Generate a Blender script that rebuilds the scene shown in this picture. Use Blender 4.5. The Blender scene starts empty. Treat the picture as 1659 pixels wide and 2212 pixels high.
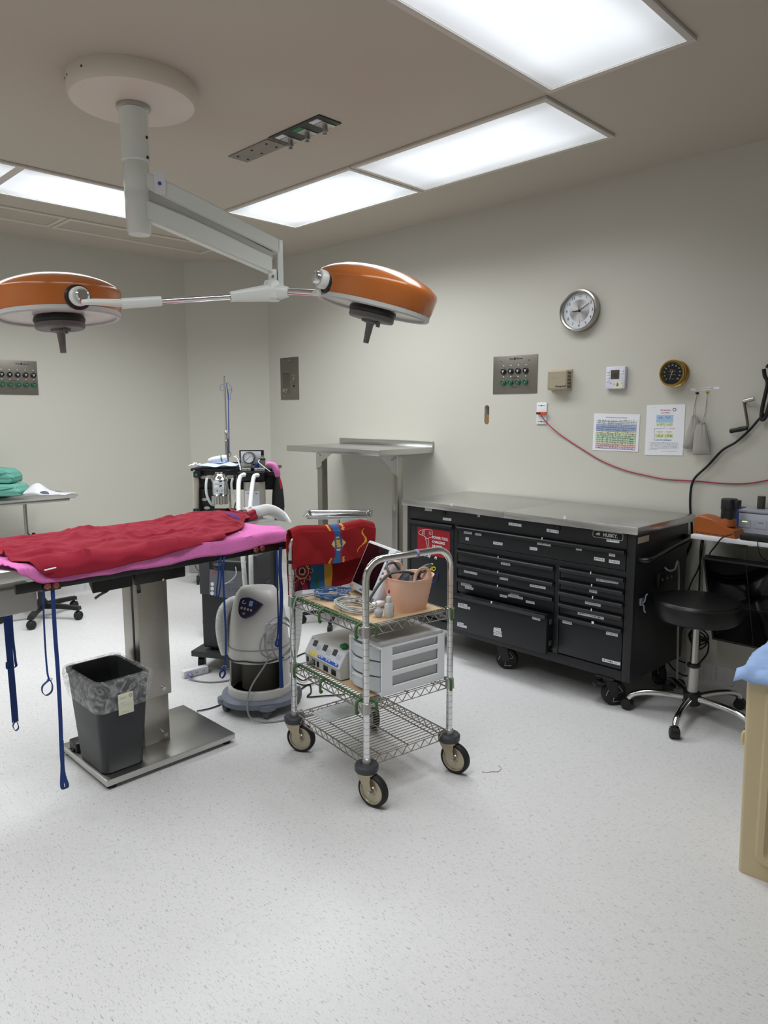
import bpy, bmesh, math, random
from mathutils import Vector as V, Matrix, noise
random.seed(7)
PI = math.pi
scene = bpy.context.scene
COL = scene.collection

# ------------------------------------------------------------------ camera
W_PX, H_PX, F_PX = 1659, 2212, 1544.86
YAW, PITCH, ROLL = math.radians(44.660), math.radians(-7.9706), math.radians(-0.120)
CAM = V((0, 0, 1.4687))
CEIL, DX, EY = 2.754, 3.864, 5.746            # ceiling height, right wall x, far-left wall y
fw = V((math.cos(YAW)*math.cos(PITCH), math.sin(YAW)*math.cos(PITCH), math.sin(PITCH)))
_r = fw.cross(V((0, 0, 1))).normalized(); _u = _r.cross(fw)
rt = _r*math.cos(ROLL) + _u*math.sin(ROLL); up = _u*math.cos(ROLL) - _r*math.sin(ROLL)
cam_d = bpy.data.cameras.new('camera'); cam = bpy.data.objects.new('camera', cam_d); COL.objects.link(cam)
cam_d.sensor_fit = 'HORIZONTAL'; cam_d.sensor_width = 36; cam_d.lens = F_PX/W_PX*36
cam_d.clip_start = .05
m = Matrix((rt, up, -fw)).transposed().to_4x4(); m.translation = CAM
cam.matrix_world = m
scene.camera = cam

# ------------------------------------------------------------------ world, exposure
world = bpy.data.worlds.new('world'); scene.world = world; world.use_nodes = True
world.node_tree.nodes['Background'].inputs[0].default_value = (.02, .02, .02, 1)
vs = scene.view_settings
vs.view_transform = 'Standard'; vs.look = 'None'; vs.gamma = 1; vs.use_curve_mapping = False
vs.exposure = 0.0
LAMP_POWER, LAMP_SPREAD = 13.0, 138             # watts and beam spread of one ceiling fixture

def ray(px, py): return fw + rt*((px-W_PX/2)/F_PX) + up*((H_PX/2-py)/F_PX)
def at(px, py, x=None, y=None, z=None, dep=None):
    """photo pixel -> point where its ray meets the plane x=, y=, z= (or a depth)"""
    q = ray(px, py)
    t = x/q.x if x is not None else y/q.y if y is not None else (z-CAM.z)/q.z if z is not None else dep
    return CAM + q*t

# ------------------------------------------------------------------ materials
def srgb(h):
    if isinstance(h, str):
        h = h.lstrip('#'); c = [int(h[i:i+2], 16)/255 for i in (0, 2, 4)]
    else: c = h
    return tuple((v/12.92 if v <= .04045 else ((v+.055)/1.055)**2.4) for v in c) + (1,)
MATS = {}
def M(name, col, rough=.5, metal=0., var=0., vscale=8., bump=0., bscale=60., stretch=None, coat=0., trans=0., alpha=1., emit=0., ior=1.45, sheen=0., coord='Object'):
    if name in MATS: return MATS[name]
    mt = bpy.data.materials.new(name); mt.use_nodes = True; nt = mt.node_tree; b = nt.nodes['Principled BSDF']
    c = srgb(col); b.inputs['Base Color'].default_value = c
    b.inputs['Roughness'].default_value = rough; b.inputs['Metallic'].default_value = metal
    b.inputs['Coat Weight'].default_value = coat; b.inputs['Transmission Weight'].default_value = trans
    b.inputs['Alpha'].default_value = alpha; b.inputs['IOR'].default_value = ior
    if sheen: b.inputs['Sheen Weight'].default_value = sheen
    if emit: b.inputs['Emission Color'].default_value = c; b.inputs['Emission Strength'].default_value = emit
    tc = nt.nodes.new('ShaderNodeTexCoord'); mp = nt.nodes.new('ShaderNodeMapping'); nt.links.new(tc.outputs[coord], mp.inputs[0])
    if stretch: mp.inputs['Scale'].default_value = stretch
    n = nt.nodes.new('ShaderNodeTexNoise'); n.inputs['Scale'].default_value = vscale; n.inputs['Detail'].default_value = 4
    nt.links.new(mp.outputs[0], n.inputs['Vector'])
    v = var if var else .03
    mx = nt.nodes.new('ShaderNodeMix'); mx.data_type = 'RGBA'
    mx.inputs[6].default_value = tuple(max(0, q*(1-v)) for q in c[:3])+(1,); mx.inputs[7].default_value = tuple(min(1, q*(1+v)) for q in c[:3])+(1,)
    nt.links.new(n.outputs[0], mx.inputs[0]); nt.links.new(mx.outputs[2], b.inputs['Base Color'])
    if bump:
        n2 = nt.nodes.new('ShaderNodeTexNoise'); n2.inputs['Scale'].default_value = bscale; n2.inputs['Detail'].default_value = 3
        nt.links.new(mp.outputs[0], n2.inputs['Vector'])
        bp = nt.nodes.new('ShaderNodeBump'); bp.inputs['Strength'].default_value = bump; bp.inputs['Distance'].default_value = .004
        nt.links.new(n2.outputs[0], bp.inputs['Height']); nt.links.new(bp.outputs[0], b.inputs['Normal'])
    MATS[name] = mt; return mt
def nodes(mt): return mt.node_tree, mt.node_tree.nodes['Principled BSDF']

wall_m = M('wall_paint', '#c6c4ba', .55, var=.02, vscale=1.5, bump=.05, bscale=160)
ceil_m = M('ceiling_paint', '#bab1a4', .65, var=.02, vscale=1.2)
def floor_mat():
    mt = M('vinyl_floor', '#d4d3d3', .42, var=.03, vscale=1.3)
    nt, b = nodes(mt); mx0 = b.inputs['Base Color'].links[0].from_node
    tc = nt.nodes.new('ShaderNodeTexCoord')
    last = mx0.outputs[2]
    for sc, st, lo, hi, c in ((1, (210, 44, 1), .61, .72, '#a4a4a7'), (1, (330, 95, 1), .64, .72, '#929297'), (1, (420, 90, 1), .58, .8, '#bfc0c3'), (1, (30, 5, 1), .55, .95, '#cacaca')):
        mp = nt.nodes.new('ShaderNodeMapping'); mp.inputs['Scale'].default_value = st; mp.inputs['Rotation'].default_value = (0, 0, math.radians(1.5))
        nt.links.new(tc.outputs['Object'], mp.inputs[0])
        n = nt.nodes.new('ShaderNodeTexNoise'); n.inputs['Scale'].default_value = sc; n.inputs['Detail'].default_value = 2; nt.links.new(mp.outputs[0], n.inputs['Vector'])
        rp = nt.nodes.new('ShaderNodeMapRange'); rp.inputs[1].default_value = lo; rp.inputs[2].default_value = hi; nt.links.new(n.outputs[0], rp.inputs[0])
        mx = nt.nodes.new('ShaderNodeMix'); mx.data_type = 'RGBA'; mx.inputs[7].default_value = srgb(c)
        nt.links.new(rp.outputs[0], mx.inputs[0]); nt.links.new(last, mx.inputs[6]); last = mx.outputs[2]
    nt.links.new(last, b.inputs['Base Color'])
    return mt
floor_m = floor_mat()
white_en = M('white_enamel', '#dfe3df', .22, var=.02)
cream_p = M('cream_plastic', '#d9cfc4', .4, var=.03)
orange_p = M('orange_enamel', '#b3642a', .22, var=.06, vscale=5, coat=.4)
grey_pl = M('grey_plastic', '#6f6d6d', .5, var=.04)
dgrey_pl = M('dark_grey_plastic', '#46474b', .45, var=.05)
black_pl = M('black_plastic', '#17181a', .42, var=.1)
black_pc = M('black_powder_coat', '#1c1d20', .42, var=.06, bump=.08, bscale=300)
black_sat = M('black_satin', '#121214', .3, var=.1)
rubber = M('black_rubber', '#1b1b1d', .65, var=.1)
chrome = M('chrome', '#d9dadb', .12, 1., var=.02)
steel = M('brushed_steel', '#a9a69f', .33, 1., var=.08, vscale=3, stretch=(4, 4, 60))
steel_h = M('brushed_steel_flat', '#c6c6c4', .3, 1., var=.07, vscale=3, stretch=(2, 60, 2))
alu = M('satin_aluminium', '#b9b8b4', .35, 1., var=.04)
nickel = M('nickel_tan', '#b3a891', .3, .9, var=.06)
white_pl = M('white_plastic', '#e2e4e8', .35, var=.02)
grey_lt = M('light_grey_plastic', '#b9bab8', .45, var=.03)
grey_lt2 = M('pale_grey_metal', '#b4b2ae', .45, var=.03)
frosted = M('frosted_plastic', '#eef2f5', .4, var=.03, alpha=.42)
glass_m = M('clear_glass', '#f4f8f8', .05, trans=1.)
paper = M('paper_white', '#e8eaf0', .5, var=.01)
ink = M('black_ink', '#26272c', .6)
blue_strap = M('blue_strap', '#1c3a78', .7, var=.12, vscale=60)
red_cloth = M('burgundy_cloth', '#93182f', .9, var=.08, vscale=10, bump=.25, bscale=500)
pink_cloth = M('pink_terry', '#ea80c6', .95, var=.13, vscale=120, bump=.9, bscale=420)
green_cloth = M('green_surgical_cloth', '#66a596', .85, var=.08, vscale=12, bump=.25, bscale=300)
red_wool = M('red_wool', '#8f1218', .95, var=.1, vscale=200, bump=.5, bscale=500)
hose_w = M('white_hose', '#e4e6e6', .4, var=.02)
cable_k = M('black_cable', '#131315', .5)
cable_g = M('grey_cable', '#8f9192', .5, var=.04)
cable_b = M('blue_cable', '#41689f', .5, var=.08)
cable_r = M('red_cable', '#9c2440', .5)
cardboard = M('cardboard', '#c3a987', .85, var=.06, vscale=20)
brass = M('brass', '#b08a3e', .22, 1., var=.05)
tan_pl = M('tan_plastic', '#c6b692', .5, var=.03, bump=.04, bscale=200)
peach = M('peach_plastic', '#f0c0a8', .5, var=.02)
green_pl = M('green_coated_wire', '#3f6136', .55, var=.06)
blue_drape = M('blue_drape', '#9db9e6', .8, var=.06, vscale=25, bump=.3, bscale=150)
bag_m = M('grey_pouch_cloth', '#a19d97', .9, var=.06, vscale=30, bump=.3, bscale=400)
screen_m = M('black_screen', '#060607', .08, var=.05)
lbl_red = M('red_sign', '#a11421', .5)

def label_mat(name='label_print', bg='#d4d7dc', fg='#4a4c52', sx=26, sy=3):
    if name in MATS: return MATS[name]
    mt = M(name, bg, .5); nt, b = nodes(mt)
    tc = nt.nodes.new('ShaderNodeTexCoord'); mp = nt.nodes.new('ShaderNodeMapping'); mp.inputs['Scale'].default_value = (sx, 1, sy)
    nt.links.new(tc.outputs['Generated'], mp.inputs[0])
    oi = nt.nodes.new('ShaderNodeObjectInfo'); ad = nt.nodes.new('ShaderNodeVectorMath'); ad.operation = 'MULTIPLY_ADD'; ad.inputs[1].default_value = (173, 59, 91); nt.links.new(oi.outputs['Random'], ad.inputs[0]); nt.links.new(mp.outputs[0], ad.inputs[2])
    n = nt.nodes.new('ShaderNodeTexNoise'); n.inputs['Scale'].default_value = 1.; n.inputs['Detail'].default_value = 1; nt.links.new(ad.outputs[0], n.inputs['Vector'])
    rp = nt.nodes.new('ShaderNodeMapRange'); rp.inputs[1].default_value = .5; rp.inputs[2].default_value = .58; nt.links.new(n.outputs[0], rp.inputs[0])
    sp = nt.nodes.new('ShaderNodeSeparateXYZ'); nt.links.new(tc.outputs['Generated'], sp.inputs[0])
    def band(sock, lo, hi):
        a = nt.nodes.new('ShaderNodeMath'); a.operation = 'GREATER_THAN'; a.inputs[1].default_value = lo; nt.links.new(sock, a.inputs[0])
        c = nt.nodes.new('ShaderNodeMath'); c.operation = 'LESS_THAN'; c.inputs[1].default_value = hi; nt.links.new(sock, c.inputs[0])
        d = nt.nodes.new('ShaderNodeMath'); d.operation = 'MULTIPLY'; nt.links.new(a.outputs[0], d.inputs[0]); nt.links.new(c.outputs[0], d.inputs[1]); return d.outputs[0]
    e = nt.nodes.new('ShaderNodeMath'); e.operation = 'MULTIPLY'; nt.links.new(band(sp.outputs[2], .28, .74), e.inputs[0]); nt.links.new(band(sp.outputs[0], .06, .94), e.inputs[1])
    g = nt.nodes.new('ShaderNodeMath'); g.operation = 'MULTIPLY'; nt.links.new(e.outputs[0], g.inputs[0]); nt.links.new(rp.outputs[0], g.inputs[1])
    mx = nt.nodes.new('ShaderNodeMix'); mx.data_type = 'RGBA'; mx.inputs[6].default_value = srgb(bg); mx.inputs[7].default_value = srgb(fg)
    nt.links.new(g.outputs[0], mx.inputs[0]); nt.links.new(mx.outputs[2], b.inputs['Base Color'])
    return mt
label_m = label_mat()
label_s = label_mat('label_short', sx=7)

# ------------------------------------------------------------------ mesh helpers
def BM(): return bmesh.new()
def xf(bm, verts, mat): bmesh.ops.transform(bm, matrix=mat, verts=verts)
def box(bm, x0, x1, y0, y1, z0, z1, bev=0., seg=2, mat=None):
    r = bmesh.ops.create_cube(bm, size=1.)
    vs_ = r['verts']
    xf(bm, vs_, Matrix.Translation(((x0+x1)/2, (y0+y1)/2, (z0+z1)/2)) @ Matrix.Diagonal((abs(x1-x0), abs(y1-y0), abs(z1-z0), 1)))
    if bev:
        ed = list({e for v in vs_ for e in v.link_edges})
        res = bmesh.ops.bevel(bm, geom=ed, offset=min(bev, .49*min(abs(x1-x0), abs(y1-y0), abs(z1-z0))), segments=seg, affect='EDGES', profile=.5)
        vs_ = list({v for f in res['faces'] for v in f.verts} | {v for v in vs_ if v.is_valid})
        fs = set()
        stack = list(vs_); seen = set(vs_)
        while stack:
            v = stack.pop()
            for e in v.link_edges:
                o = e.other_vert(v)
                if o not in seen: seen.add(o); stack.append(o)
        vs_ = list(seen)
    if mat is not None: xf(bm, vs_, mat)
    return vs_
def basis(d):
    d = V(d).normalized(); a = V((0, 0, 1)) if abs(d.z) < .9 else V((1, 0, 0))
    x = a.cross(d).normalized(); return x, d.cross(x), d
def cyl(bm, p0, p1, r0, r1=None, seg=20, caps=True):
    p0, p1 = V(p0), V(p1); r1 = r0 if r1 is None else r1
    x, y, d = basis(p1-p0)
    A = [bm.verts.new(p0 + (x*math.cos(2*PI*i/seg)+y*math.sin(2*PI*i/seg))*r0) for i in range(seg)]
    B = [bm.verts.new(p1 + (x*math.cos(2*PI*i/seg)+y*math.sin(2*PI*i/seg))*r1) for i in range(seg)]
    for i in range(seg): bm.faces.new((A[i], A[(i+1) % seg], B[(i+1) % seg], B[i]))
    if caps: bm.faces.new(A[::-1]); bm.faces.new(B)
    return A+B
def lathe(bm, prof, origin=(0, 0, 0), axis=(0, 0, 1), seg=32, caps=True, arc=None):
    """prof: list of (radius, height along axis)"""
    o = V(origin); x, y, d = basis(axis); rings = []
    for r, h in prof:
        if r <= 1e-6: rings.append([bm.verts.new(o+d*h)])
        else: rings.append([bm.verts.new(o+d*h+(x*math.cos(2*PI*i/seg)+y*math.sin(2*PI*i/seg))*r) for i in range(seg)])
    for a, b in zip(rings, rings[1:]):
        if len(a) == 1 and len(b) == 1: continue
        for i in range(seg):
            j = (i+1) % seg
            if len(a) == 1: bm.faces.new((a[0], b[j], b[i]))
            elif len(b) == 1: bm.faces.new((a[i], a[j], b[0]))
            else: bm.faces.new((a[i], a[j], b[j], b[i]))
    if caps:
        if len(rings[0]) > 1: bm.faces.new(rings[0][::-1])
        if len(rings[-1]) > 1: bm.faces.new(rings[-1])
def spline(pts, n=8, closed=False):
    P = [V(p) for p in pts]; out = []; L = len(P)
    rng = range(L if closed else L-1)
    for i in rng:
        if closed: p0, p1, p2, p3 = P[(i-1) % L], P[i], P[(i+1) % L], P[(i+2) % L]
        else: p0, p1, p2, p3 = P[max(i-1, 0)], P[i], P[i+1], P[min(i+2, L-1)]
        for k in range(n):
            t = k/n
            out.append(.5*((2*p1)+(-p0+p2)*t+(2*p0-5*p1+4*p2-p3)*t*t+(-p0+3*p1-3*p2+p3)*t**3))
    if not closed: out.append(P[-1])
    return out
def tube(bm, pts, r, seg=8, n=0, closed=False, rf=None, flat=None):
    """sweep a circle (or, with flat=(w,t), a strip) along pts; n: spline subdivisions; rf(i,total)->radius factor"""
    P = spline(pts, n, closed) if n else [V(p) for p in pts]
    L = len(P); rings = []; prev = None
    for i, p in enumerate(P):
        a = P[(i-1) % L] if (closed or i > 0) else P[i]; b = P[(i+1) % L] if (closed or i < L-1) else P[i]
        d = b-a
        if d.length < 1e-9: d = V((0, 0, 1))
        d.normalize()
        if prev is None: x, y, _ = basis(d)
        else:
            x = prev - d*prev.dot(d)
            if x.length < 1e-6: x, _, _ = basis(d)
            x.normalize(); y = d.cross(x)
        prev = x
        k = rf(i, L) if rf else 1.
        if flat: rings.append([bm.verts.new(p+x*sx*flat[0]/2+y*sy*flat[1]/2) for sx, sy in ((-1, -1), (1, -1), (1, 1), (-1, 1))])
        else: rings.append([bm.verts.new(p+(x*math.cos(2*PI*j/seg)+y*math.sin(2*PI*j/seg))*r*k) for j in range(seg)])
    S = len(rings[0])
    for a, b in (list(zip(rings, rings[1:])) + ([(rings[-1], rings[0])] if closed else [])):
        for j in range(S): bm.faces.new((a[j], a[(j+1) % S], b[(j+1) % S], b[j]))
    if not closed: bm.faces.new(rings[0][::-1]); bm.faces.new(rings[-1])
def strap(bm, pts, w, t=.0016, n=6, side=None):
    """flat webbing: ribbon with a fixed width direction"""
    P = spline(pts, n); s = V(side).normalized(); rings = []
    for i, p in enumerate(P):
        d = (P[min(i+1, len(P)-1)]-P[max(i-1, 0)]).normalized(); nn = d.cross(s)
        if nn.length < 1e-4: nn = V((0, 0, 1))
        nn.normalize(); rings.append([bm.verts.new(p+s*a*w/2+nn*b*t/2) for a, b in ((-1, -1), (1, -1), (1, 1), (-1, 1))])
    for a, b in zip(rings, rings[1:]):
        for j in range(4): bm.faces.new((a[j], a[(j+1) % 4], b[(j+1) % 4], b[j]))
    bm.faces.new(rings[0][::-1]); bm.faces.new(rings[-1])
def prism(bm, poly, h0, h1, fr=None):
    """polygon in xy of frame fr, extruded h0..h1 along the frame's z"""
    fr = fr or Matrix()
    A = [bm.verts.new(fr @ V((x, y, h0))) for x, y in poly]; B = [bm.verts.new(fr @ V((x, y, h1))) for x, y in poly]
    n = len(poly)
    for i in range(n): bm.faces.new((A[i], A[(i+1) % n], B[(i+1) % n], B[i]))
    bm.faces.new(A[::-1]); bm.faces.new(B)
def loft(bm, rings, caps=True):
    R_ = [[bm.verts.new(V(p)) for p in r] for r in rings]; n = len(R_[0])
    for a, b in zip(R_, R_[1:]):
        for i in range(n): bm.faces.new((a[i], a[(i+1) % n], b[(i+1) % n], b[i]))
    if caps: bm.faces.new(R_[0][::-1]); bm.faces.new(R_[-1])
def sheet(bm, fn, nu, nv):
    G = [[bm.verts.new(V(fn(i/nu, j/nv))) for j in range(nv+1)] for i in range(nu+1)]
    for i in range(nu):
        for j in range(nv): bm.faces.new((G[i][j], G[i+1][j], G[i+1][j+1], G[i][j+1]))
def frame(o, right, upv):
    r = V(right).normalized(); u = V(upv); u = (u-r*u.dot(r)).normalized(); n = r.cross(u)
    mm = Matrix((r, u, n)).transposed().to_4x4(); mm.translation = V(o); return mm
def rrect(w, h, r, n=5, cx=0, cy=0):
    out = []
    for sx, sy, a0 in ((1, -1, -90), (1, 1, 0), (-1, 1, 90), (-1, -1, 180)):
        for k in range(n+1):
            a = math.radians(a0+90*k/n); out.append((cx+sx*(w/2-r)+r*math.cos(a), cy+sy*(h/2-r)+r*math.sin(a)))
    return out
def oval(a, b, n=28, p=2., cx=0, cy=0):
    out = []
    for i in range(n):
        t = 2*PI*i/n; c, s = math.cos(t), math.sin(t)
        out.append((cx+a*math.copysign(abs(c)**(2/p), c), cy+b*math.copysign(abs(s)**(2/p), s)))
    return out

def mesh_from(bm, name, smooth=35):
    bmesh.ops.recalc_face_normals(bm, faces=bm.faces[:])
    me = bpy.data.meshes.new(name); bm.to_mesh(me); bm.free()
    if smooth:
        me.polygons.foreach_set('use_smooth', [True]*len(me.polygons))
        me.set_sharp_from_angle(angle=math.radians(smooth))
    return me
def obj(name, bm, mat, parent=None, label=None, smooth=35, world=False):
    """one mesh object; with a parent the coordinates are the parent's, unless world=True"""
    me = mesh_from(bm, name, smooth) if not isinstance(bm, bpy.types.Mesh) else bm
    me.materials.append(mat)
    o = bpy.data.objects.new(name, me); COL.objects.link(o)
    if parent is not None:
        o.parent = parent
        if world: me.transform(wmat(parent).inverted())
    if label: o['label'] = label
    return o
def wmat(o):
    mm = o.matrix_basis.copy()
    while o.parent is not None: o = o.parent; mm = o.matrix_basis @ mm
    return mm
def thing(name, label, cat, loc=(0, 0, 0), rotz=0., group=None):
    o = bpy.data.objects.new(name, None); COL.objects.link(o); o.empty_display_size = .1
    o.location = loc; o.rotation_euler = (0, 0, rotz); o['label'] = label; o['category'] = cat
    if group: o['group'] = group
    return o
def tag(o, label, cat, group=None):
    o['label'] = label; o['category'] = cat
    if group: o['group'] = group
    return o
def base(o, at_=None):
    """move a one-mesh thing's origin to the bottom of its mesh"""
    me = o.data; co = [v.co for v in me.vertices]
    c = V(at_) if at_ else V(((min(v.x for v in co)+max(v.x for v in co))/2, (min(v.y for v in co)+max(v.y for v in co))/2, min(v.z for v in co)))
    me.transform(Matrix.Translation(-c)); o.location = c; return o
def struct(name, bm, mat, parent=None, smooth=0):
    o = obj(name, bm, mat, parent, smooth=smooth)
    if parent is None: o['kind'] = 'structure'
    return o
def dup(o, parent=None):
    c = o.copy(); COL.objects.link(c); c.parent = parent
    for ch in list(o.children): dup(ch, c)
    return c
def text(body, size, mat, parent, fr, name='lettering', bold=0., ext=.0004, align='CENTER', spacing=1., label=None, shear=0., world=False, sx=1., line=.85):
    cu = bpy.data.curves.new('t', 'FONT'); cu.body = body; cu.size = size; cu.align_x = align; cu.align_y = 'CENTER'
    cu.offset = bold*size; cu.extrude = ext; cu.space_character = spacing; cu.shear = shear; cu.resolution_u = 3; cu.space_line = line
    o = bpy.data.objects.new('t', cu)
    me = o.to_mesh().copy(); o.to_mesh_clear(); bpy.data.objects.remove(o); bpy.data.curves.remove(cu)
    me.name = name; me.transform(fr @ Matrix.Diagonal((sx, 1, 1, 1)))
    return obj(name, me, mat, parent, label=label, world=world)
LF = lambda x, y, z: frame((x, y, z), (1, 0, 0), (0, 0, 1))      # local front-facing (-y) print frame

# ================================================================== setting
X0, Y0 = -.95, -.62                                               # near walls behind the camera
bm = BM(); box(bm, X0-.1, DX+.1, Y0-.1, EY+.1, -.1, 0); struct('floor', bm, floor_m)
bm = BM(); box(bm, X0-.1, DX+.1, Y0-.1, EY+.1, CEIL, CEIL+.1); struct('ceiling', bm, ceil_m)
def wall_right():
    bm = BM(); box(bm, DX, DX+.12, Y0, EY+.1, 0, CEIL)
    me = mesh_from(bm, 'w', 0); w = bpy.data.objects.new('wall_right', me); COL.objects.link(w); me.materials.append(wall_m)
    a, b = at(1052, 875, x=DX), at(1051, 917, x=DX)               # oblong opening in the plaster
    cb = BM(); r = .019; pts = []
    cy, zt, zb = (a.y+b.y)/2, a.z-r, b.z+r
    for k in range(13): t = PI*k/12; pts.append((cy+r*math.cos(t), zt+r*math.sin(t)))
    for k in range(13): t = PI+PI*k/12; pts.append((cy+r*math.cos(t), zb+r*math.sin(t)))
    fr = Matrix(((0, 0, 1, DX), (1, 0, 0, 0), (0, 1, 0, 0), (0, 0, 0, 1)))
    prism(cb, pts, -.02, .05, fr)
    cut = bpy.data.objects.new('cut', mesh_from(cb, 'c', 0)); COL.objects.link(cut)
    md = w.modifiers.new('b', 'BOOLEAN'); md.object = cut; md.operation = 'DIFFERENCE'; md.solver = 'EXACT'
    dg = bpy.context.evaluated_depsgraph_get(); me2 = bpy.data.meshes.new_from_object(w.evaluated_get(dg))
    w.modifiers.clear(); w.data = me2; bpy.data.objects.remove(cut)
    if not me2.materials: me2.materials.append(wall_m)
    w['kind'] = 'structure'
    fb = BM(); fill = [(y, z) for y, z in pts if z < (zt+zb)/2] + [(cy-r, (zt+zb)/2-.004), (cy-r*.3, (zt+zb)/2+.003), (cy+r*.5, (zt+zb)/2-.003)]
    c0 = V((cy, (zt*.3+zb*.7)))
    fill.sort(key=lambda p: math.atan2(p[1]-c0.y, p[0]-c0.x))
    prism(fb, fill, .004, .04, fr)
    obj('opening_stuffing', fb, M('brown_stuffing', '#8a6a44', .9, var=.2, vscale=60), w)
    return w
wall_r = wall_right()
bm = BM(); box(bm, X0, DX+.1, EY, EY+.12, 0, CEIL); struct('wall_left', bm, wall_m)
bm = BM(); prism(bm, [(3.355, EY), (DX, 5.244), (DX+.05, 5.244), (DX+.05, EY+.05), (3.355, EY+.05)], 0, CEIL); struct('wall_corner', bm, wall_m)
bm = BM(); box(bm, X0-.1, X0, Y0, EY+.1, 0, CEIL); struct('wall_side', bm, wall_m)
bm = BM(); box(bm, X0-.1, DX+.1, Y0-.1, Y0, 0, CEIL); struct('wall_back', bm, wall_m)
# coved vinyl base along the walls in view
cove_prof = [(0, 0), (.045, 0), (.03, .004), (.016, .012), (.007, .026), (.004, .045), (.004, .118), (0, .121)]
def cove(name, a, b):
    a, b = V(a), V(b); d = (b-a).normalized(); n = V((-d.y, d.x, 0))
    bm = BM(); rings = [[p+n*q[0]+V((0, 0, q[1]+.0005)) for q in cove_prof] for p in (a, b)]
    loft(bm, rings); struct(name, bm, floor_m, smooth=40)
cove('baseboard_right', (DX, Y0, 0), (DX, 5.244, 0))
cove('baseboard_corner', (DX, 5.244, 0), (3.355, EY, 0))
cove('baseboard_left', (3.355, EY, 0), (X0, EY, 0))

# ------------------------------------------------------------------ ceiling lights
def lens_mat(name, glow):
    mt = bpy.data.materials.new(name); mt.use_nodes = True; nt = mt.node_tree; b = nt.nodes['Principled BSDF']
    b.inputs['Base Color'].default_value = (.8, .82, .85, 1); b.inputs['Roughness'].default_value = .3
    tc = nt.nodes.new('ShaderNodeTexCoord'); n = nt.nodes.new('ShaderNodeTexNoise'); n.inputs['Scale'].default_value = 260
    nt.links.new(tc.outputs['Object'], n.inputs['Vector'])
    w = nt.nodes.new('ShaderNodeTexNoise'); w.inputs['Scale'].default_value = 3.; nt.links.new(tc.outputs['Object'], w.inputs['Vector'])
    sp = nt.nodes.new('ShaderNodeSeparateXYZ'); nt.links.new(tc.outputs['Generated'], sp.inputs[0])
    def mth(op, a, b_):
        m_ = nt.nodes.new('ShaderNodeMath'); m_.operation = op
        for i, q in enumerate((a, b_)):
            if hasattr(q, 'is_linked'): nt.links.new(q, m_.inputs[i])
            else: m_.inputs[i].default_value = q
        return m_.outputs[0]
    def edge(k):                                   # the tubes stop short of the lens edge
        d = mth('SUBTRACT', .5, mth('ABSOLUTE', mth('SUBTRACT', sp.outputs[k], .5), 0.))
        mr = nt.nodes.new('ShaderNodeMapRange'); mr.interpolation_type = 'SMOOTHSTEP'; mr.inputs[1].default_value = 0; mr.inputs[2].default_value = .24; mr.inputs[3].default_value = .55; mr.inputs[4].default_value = 1; nt.links.new(d, mr.inputs[0]); return mr.outputs[0]
    e = mth('MULTIPLY', mth('MULTIPLY', edge(0), edge(1)), mth('ADD', mth('MULTIPLY', n.outputs[0], .12), mth('ADD', mth('MULTIPLY', w.outputs[0], .16), .86)))
    b.inputs['Emission Color'].default_value = (.86, .93, 1.0, 1); nt.links.new(mth('MULTIPLY', e, glow), b.inputs['Emission Strength'])
    return mt
light_frame_m = M('light_frame', '#cbc6be', .5, var=.02)
LENS = {}
def ceiling_light(label, x0, x1, y0, y1, k=1.):
    t = thing('ceiling_light', label, 'ceiling light', ((x0+x1)/2, (y0+y1)/2, CEIL), group='recessed ceiling light panels')
    a, b = (x1-x0)/2, (y1-y0)/2; f = .026
    for p in ((-a-f, -a, -b-f, b+f), (a, a+f, -b-f, b+f), (-a, a, -b-f, -b), (-a, a, b, b+f)):
        bm = BM(); box(bm, p[0], p[1], p[2], p[3], -.014, 0, .003); obj('frame_rail', bm, light_frame_m, t)
    bm = BM(); box(bm, -a, a, -b, b, -.008, -.001); 
    if k not in LENS: LENS[k] = lens_mat('prismatic_lens', .55+.4*k)
    obj('lens', bm, LENS[k], t)
    ld = bpy.data.lights.new('fluorescent_lamp', 'AREA'); ld.shape = 'RECTANGLE'; ld.size = 2*a; ld.size_y = 2*b; ld.energy = LAMP_POWER*k; ld.spread = math.radians(LAMP_SPREAD); ld.color = (.95, .98, 1.0)
    lo = bpy.data.objects.new('fluorescent_lamp', ld); COL.objects.link(lo); lo.parent = t; lo.location = (0, 0, -.0095)
S_ = 1.285
ceiling_light('lit ceiling panel over the tool chest, its end touching the big panel across the corner', 2.127*S_, 2.547*S_, 1.367*S_, 2.252*S_, .7)
ceiling_light('lit ceiling panel between the tool chest panel and the far corner, along the clock wall', 2.127*S_, 2.547*S_, 2.299*S_, 3.188*S_, 1.5)
ceiling_light('lit ceiling panel behind the surgical lamp column, near the ceiling grilles', 1.173*S_, 2.06*S_, 3.227*S_, 3.651*S_, 1.5)
ceiling_light('lit ceiling panel beyond the surgical lamp canopy, only its corner showing', .249*S_, 1.136*S_, 3.227*S_, 3.651*S_, 1.2)
ceiling_light('large lit ceiling panel set crosswise, farthest from the surgical lamp', 1.176*S_, 2.063*S_, .885*S_, 1.305*S_, .7)

ceiling_light('unseen lit ceiling panel added to continue the crosswise row beside the large panel', .249*S_, 1.136*S_, .885*S_, 1.305*S_, 1.)  # from here unseen panels, added to continue the ring and brighten the floor
ceiling_light('unseen lit ceiling panel added on the door side of the surgical lamp', -.26*S_, .16*S_, 1.367*S_, 2.252*S_, .9)
ceiling_light('unseen lit ceiling panel added on the door side, nearer the green pack stand', -.26*S_, .16*S_, 2.299*S_, 3.188*S_, .9)

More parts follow.
